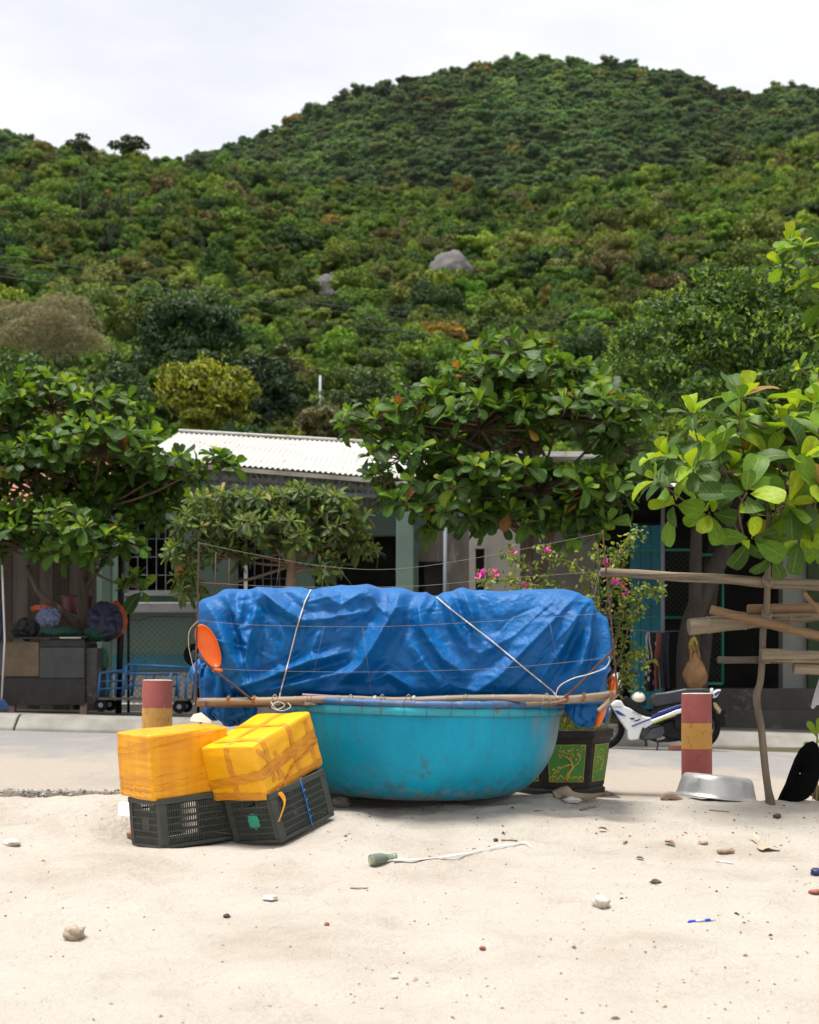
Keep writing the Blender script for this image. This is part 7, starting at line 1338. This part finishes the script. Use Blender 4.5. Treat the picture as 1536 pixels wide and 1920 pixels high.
whorl_tree('almond branch tips at the upper right corner against the hill', [(1800, 1420, 14.5), (1780, 1000, 14.5), (1720, 700, 14.5), (1650, 560, 14.5)],
    [(1520, 480, 0, 60, 36, .5), (1580, 520, 0, 80, 60, .6), (1660, 600, 0, 100, 120, .8), (1540, 545, .1, 30, 20, .3)], 46, .25, 67, 14.5, pal=NEAR, explicit=[(1500, 692, 13.5, (-.8, -.3, .4), .55), (1532, 700, 13.5, (-.2, -.3, .8), .5)], trunk_r=(.1, .06), turn=.01)

# ------------------------------------------------------------------ trees made of small leaves
def small_leaf_tree(name, label, base, trunk_r, blobs, n, size, pal, pw, seed, Yc, aspect=.45, jit=.8, limbs=(), bark=None, shoots=0, cat='tree', core=True, lob=14):
    rs_ = np.random.RandomState(seed); top = P(blobs[0][0], blobs[0][1], Yc + blobs[0][2]); root = thing(name, base, label, cat); mb = MB(); mb.tube(smooth_path([base, base.lerp(top, .35) + Vector((rs_.normal(0, .1), 0, 0)), base.lerp(top, .8)], 5), [lerp(trunk_r, trunk_r * .4, i / 10) for i in range(11)], 10); obj('trunk', mb, bark or m_bark, root, smooth=True)
    for lb, r_ in limbs: q = smooth_path([P(*x) for x in lb], 5); mb = MB(); mb.tube(q, [lerp(r_, r_ * .6, i / (len(q) - 1)) for i in range(len(q))], 10); obj('limb', mb, bark or m_bark, root, smooth=True)
    V, C, Cv = [], [], []; wts = np.array([b_[3] * b_[4] for b_ in blobs], float); wts /= wts.sum(); pal = np.array(pal); cb = MB()
    for b_, w in zip(blobs, wts):
        bx, by, dY, rx, ry, dep = b_[:6]; Yq = Yc + dY; s = Yq / F; c = np.array(P(bx, by, Yq)); k = int(n * w); sc = np.array([rx * s, dep, ry * s])
        p, nn, lc, lr, li = crown_points(rs_, lob, k, 1.0, (.22, .46), low=-.6); p = c + p * sc * np.array([1.08, 1, 1.08]); sz = size * rs_.uniform(.6, 1.35, k); V.append(rand_rot_quads(rs_, p, nn, sz, aspect, jit))
        lobc = rs_.choice(len(pal), lob, p=pw); ci = np.where(rs_.rand(k) < .45, lobc[li], rs_.choice(len(pal), k, p=pw)); Cv.append(np.repeat(pal[ci] * rs_.uniform(.78, 1.25, (k, 1)), 4, 0))
        if shoots:
            ks = int(shoots * w); d = rs_.normal(size=(ks, 3)); d[:, 2] = abs(d[:, 2]); d /= np.linalg.norm(d, axis=1, keepdims=True); q = c + d * sc * rs_.uniform(.85, 1.08, (ks, 1)); tip = d * .5 + np.array([0, 0, .8]) + .25 * rs_.normal(size=(ks, 3))
            for m_ in range(6):
                az = rs_.uniform(0, 6.28, ks); side = np.stack([np.cos(az), np.sin(az), np.zeros(ks)], 1); t_ = tip / np.linalg.norm(tip, axis=1, keepdims=True) * .8 + side * .55; l_ = size * 1.25 * rs_.uniform(.7, 1.2, (ks, 1)); wv = np.cross(t_, side + .3 * rs_.normal(size=(ks, 3))); wv /= np.linalg.norm(wv, axis=1, keepdims=True) + 1e-9
                q0 = q + tip * size * .28 * m_; V.append(np.stack([q0, q0 + t_ * l_ * .55 + wv * l_ * .22, q0 + t_ * l_, q0 + t_ * l_ * .55 - wv * l_ * .22], 1).reshape(-1, 3)); Cv.append(np.repeat(np.array(shoot_col)[rs_.randint(0, len(shoot_col), ks)] * rs_.uniform(.8, 1.2, (ks, 1)), 4, 0))
    inv = np.array(MW[root.name].inverted()); V = np.concatenate(V); V = V @ inv[:3, :3].T + inv[:3, 3]; Cc = np.concatenate(Cv); Cc = np.concatenate([Cc, np.ones((len(Cc), 1))], 1)
    me = mesh_np('crown', V, np.arange(len(V)).reshape(-1, 4), m_crown, {'col': ('FLOAT_COLOR', 'POINT', Cc.astype(np.float32))}); o = bpy.data.objects.new('crown', me); SC.collection.objects.link(o); o.parent = root; o['kind'] = 'stuff'; return root
shoot_col = [(.18, .28, .02), (.25, .34, .022), (.13, .23, .018)]
small_leaf_tree('dense_tree', 'dense small-leaved dark green tree with bright shoot tips above the right house', Vector((XA(1292, 19.4), 19.4, .15)), .2,
    [(1400, 700, 2.2, 170, 110, 1.8), (1330, 560, 2.2, 62, 58, 1.0), (1265, 610, 2.0, 75, 55, 1.0), (1400, 590, 2.2, 85, 60, 1.2), (1490, 600, 2.2, 95, 80, 1.4), (1215, 680, 2.0, 75, 55, 1.0), (1320, 680, 1.7, 110, 75, 1.3), (1460, 700, 1.8, 110, 80, 1.4), (1175, 640, 1.8, 34, 28, .5), (1250, 755, 1.8, 90, 55, 1.1), (1400, 790, 2, 130, 70, 1.4), (1600, 640, 2.2, 110, 130, 1.6), (1560, 780, 2, 110, 90, 1.5)],
    26000, .052, [(.036, .082, .015), (.058, .12, .018), (.10, .175, .02), (.02, .048, .013)], [.28, .30, .24, .18], 71, 19.6, shoots=700, bark=m_dbark,
    limbs=[([(1292, 1330, 19.4), (1290, 1230, 19.4), (1300, 1160, 19.4), (1330, 1090, 19.5), (1370, 1000, 19.8), (1400, 860, 20.5)], .17), ([(1306, 1190, 19.35), (1304, 1080, 19.35), (1306, 960, 19.5), (1300, 800, 20.5)], .10)])
shoot_col = [(.30, .31, .02), (.25, .28, .02), (.20, .24, .02)]
yt = 46.0; small_leaf_tree('yellow_green_tree', 'rounded yellow-green tree just behind the white corrugated roof', Vector((XA(385, yt), yt, .3)), .2, [(385, 750, 0, 85, 60, 1.6), (345, 745, -.4, 55, 50, 1.0), (430, 745, -.3, 45, 50, 1.0), (385, 710, 0, 50, 34, 1.0), (395, 790, -.4, 80, 34, 1.2)], 8500, .10, [(.20, .23, .018), (.28, .29, .02), (.12, .16, .018), (.07, .105, .016)], [.3, .25, .27, .18], 72, yt, shoots=220)
shoot_col = [(.05, .10, .03), (.035, .08, .02)]
yt = 60.0; small_leaf_tree('round_dark_tree', 'large round dark green tree standing behind the yellow-green tree', Vector((XA(362, yt), yt, .3)), .28, [(362, 620, 0, 85, 62, 2.0), (310, 640, 0, 50, 50, 1.4), (415, 640, 0, 45, 55, 1.4), (360, 680, -.5, 90, 50, 1.8), (350, 585, 0, 50, 26, 1.2)], 9000, .13, [(.022, .055, .020), (.03, .07, .024), (.045, .09, .028)], [.4, .38, .22], 73, yt, shoots=300)
yt = 52.0; small_leaf_tree('dark_bushy_tree', 'very dark bushy tree to the right of the yellow-green tree', Vector((XA(505, yt), yt, .3)), .2, [(500, 735, 0, 52, 45, 1.4), (470, 770, -.3, 50, 36, 1.2), (520, 775, -.2, 45, 36, 1.1), (480, 700, .3, 40, 30, 1.0)], 5000, .11, [(.016, .036, .016), (.022, .05, .02), (.03, .06, .022)], [.45, .35, .2], 74, yt)
yt = 64.0; small_leaf_tree('bare_brown_shrub', 'hazy greyish brown leafless shrub on the left slope', Vector((XA(90, yt), yt, .3)), .16, [(90, 640, 0, 105, 60, 2.2), (40, 650, 0, 80, 55, 2.0), (120, 600, 0, 70, 45, 1.6), (150, 660, -.3, 60, 45, 1.5), (80, 590, .2, 50, 35, 1.4), (10, 620, .2, 60, 50, 1.6)], 15000, .13, [(.22, .20, .125), (.26, .235, .15), (.185, .165, .10), (.165, .17, .085)], [.35, .25, .25, .15], 75, yt, aspect=.10, jit=1.6, cat='shrub')
for (x, y, rx, ry, sd_, lab) in [(150, 272, 25, 14, 76, 'spindly open tree standing on the left-hand skyline'), (245, 275, 29, 18, 77, 'rounded darker tree standing alone on the skyline beside the notch')]:
    b_ = terrain_hit(x, 292, 200, 400, 2.0); yt = b_.y; small_leaf_tree('skyline_tree', lab, Vector((b_.x, b_.y, b_.z)), .14, [(x, y, 0, rx, ry, 2.2), (x - rx * .4, y + 6, 0, rx * .6, ry * .8, 1.6), (x + rx * .45, y + 6, 0, rx * .55, ry * .8, 1.5)], 1500 if sd_ == 77 else 700, .28, [(.035, .06, .02), (.05, .08, .025)], [.5, .5], sd_, yt, lob=9)
for (x, y, rx, ry, yt, sd_, lab, pal) in [(610, 790, 60, 32, 40, 81, 'olive brown scrubby bush right behind the white roof', [(.10, .095, .035), (.075, .085, .03), (.12, .115, .05)]), (30, 700, 70, 45, 48, 82, 'leafy mid green bush below the brown shrub at left', [(.05, .10, .02), (.075, .13, .025), (.04, .08, .02)]), (215, 735, 60, 40, 50, 83, 'dark green bush between the left tree and the yellow-green tree', [(.03, .065, .02), (.045, .085, .022), (.035, .07, .025)]), (700, 740, 90, 45, 52, 84, 'dark green bush at the slope foot behind the middle almond tree', [(.03, .06, .02), (.045, .08, .022), (.06, .095, .025)])]:
    small_leaf_tree('bush', lab, Vector((XA(x, yt), yt, .3)), .1, [(x, y, 0, rx, ry, 1.3), (x - rx * .5, y + ry * .4, -.3, rx * .6, ry * .7, 1.), (x + rx * .5, y + ry * .4, -.3, rx * .6, ry * .7, 1.), (x, y + ry, 0, rx, ry, 1.2)], 3500, .10, pal, [.4, .35, .25], sd_, yt, cat='bush')

# ------------------------------------------------------------------ bougainvillea in the planter
bo = thing('bougainvillea', PC + Vector((0, 0, PHt - .03)), 'straggly bougainvillea with pink flowers growing from the black planter', 'plant')
r_ = random.Random(91); stems = [[(1060, 1365), (1075, 1240), (1065, 1140), (1020, 1080), (965, 1050), (950, 1040)], [(1055, 1365), (1060, 1200), (1040, 1120), (985, 1092), (930, 1088), (905, 1082)], [(1065, 1365), (1095, 1220), (1110, 1120), (1080, 1060), (1030, 1045), (1015, 1025)], [(1070, 1365), (1120, 1230), (1140, 1120), (1160, 1050), (1185, 1010), (1195, 992)], [(1075, 1365), (1140, 1250), (1165, 1160), (1180, 1110), (1215, 1105), (1240, 1108)], [(1075, 1365), (1150, 1260), (1172, 1200), (1185, 1150), (1200, 1128)], [(1080, 1365), (1150, 1290), (1175, 1240), (1200, 1225), (1212, 1245)], [(1060, 1365), (1100, 1200), (1120, 1090), (1125, 1045), (1118, 1030)], [(1065, 1365), (1130, 1200), (1150, 1100), (1150, 1060), (1165, 1030)], [(1050, 1365), (1085, 1180), (1060, 1110), (1000, 1110), (960, 1105)], [(1072, 1365), (1130, 1260), (1158, 1180), (1165, 1110), (1150, 1075)], [(1078, 1365), (1150, 1300), (1178, 1262), (1190, 1290)]]
sm = M('woody_stem', (.17, .115, .075), (.12, .08, .055), 20, .85); lv = []
BG = dict(young=[(.24, .30, .04), (.28, .30, .05)], mid=[(.13, .19, .03), (.16, .22, .035), (.10, .16, .028)], old=[(.07, .11, .025)], turn=[(.4, .32, .05)])
SHAPES_B = [leafshape(1, .62, .4, .2, 4, 1, ob=.55, tipr=.8), leafshape(1, .58, .6, .35, 4, 1, ob=.55, tipr=.8)]
for st in stems:
    ks = len(st); q = smooth_path([P(x, y, 10.45 - .1 * (i / ks) + (.0 if i == 0 else r_.uniform(-.12, .12))) for i, (x, y) in enumerate(st)], 8); mb = MB(); mb.tube(q, [lerp(.010, .003, i / (len(q) - 1)) for i in range(len(q))], 6); obj('stem', mb, sm, bo, smooth=True)
    for i in range(len(q) // 3, len(q) - 1):
        for _ in range(5):
            p = q[i].lerp(q[i + 1], r_.random()) + rvec(r_) * r_.uniform(.01, .085); d = rvec(r_) + Vector((0, -.2, -.25)); c = r_.choice(BG['young'] if r_.random() < .25 else BG['mid'] if r_.random() < .75 else BG['old']); lv.append((orient(p, d, rvec(r_) + Vector((0, -.4, .6)), r_.uniform(.03, .055)), c))
build_leaves(bo, 'heart', lv, SHAPES_B, m_crown, r_, 300)
m_bract = M('magenta_bract', (.62, .03, .26), (.70, .06, .36), 20, .6); m_bract2 = M('coral_bract', (.70, .16, .16), (.62, .05, .2), 20, .6)
for (x, y, s, mt) in [(900, 1080, .055, m_bract), (908, 1076, .045, m_bract), (932, 1075, .045, m_bract2), (1025, 1034, .035, m_bract), (1135, 1056, .045, m_bract), (1155, 1092, .04, m_bract), (1168, 1096, .03, m_bract2), (1175, 1110, .03, m_bract), (957, 1036, .04, m_bract2), (988, 1098, .045, m_bract2)]:
    mb = MB(); c = P(x, y, 10.0 if x < 1100 else 10.2)
    for _ in range(9):
        V, Q, U = SHAPES_B[0]; m = orient(c + rvec(r_) * s * .35, rvec(r_) + Vector((0, -.5, .3)), rvec(r_), s * r_.uniform(.7, 1.1)); mb.add([m @ Vector(v) for v in V], [tuple(q_) for q_ in Q])
    obj('flower', mb, mt, bo, smooth=True)
# ------------------------------------------------------------------ thin sea air
mb = MB(); mb.bb((-640, -75, -5), (640, 1040, 372))
mh = bpy.data.materials.new('sea_haze'); mh.use_nodes = True; t = mh.node_tree; t.nodes.clear(); o = t.nodes.new('ShaderNodeOutputMaterial'); v = t.nodes.new('ShaderNodeVolumePrincipled')
v.inputs['Color'].default_value = (.86, .92, 1.0, 1); v.inputs['Density'].default_value = .00002; v.inputs['Anisotropy'].default_value = .3; t.links.new(v.outputs[0], o.inputs['Volume'])
hz = obj('haze', mb, mh, kind='stuff'); hz['label'] = 'thin pale sea haze over the whole scene'; hz['category'] = 'haze'
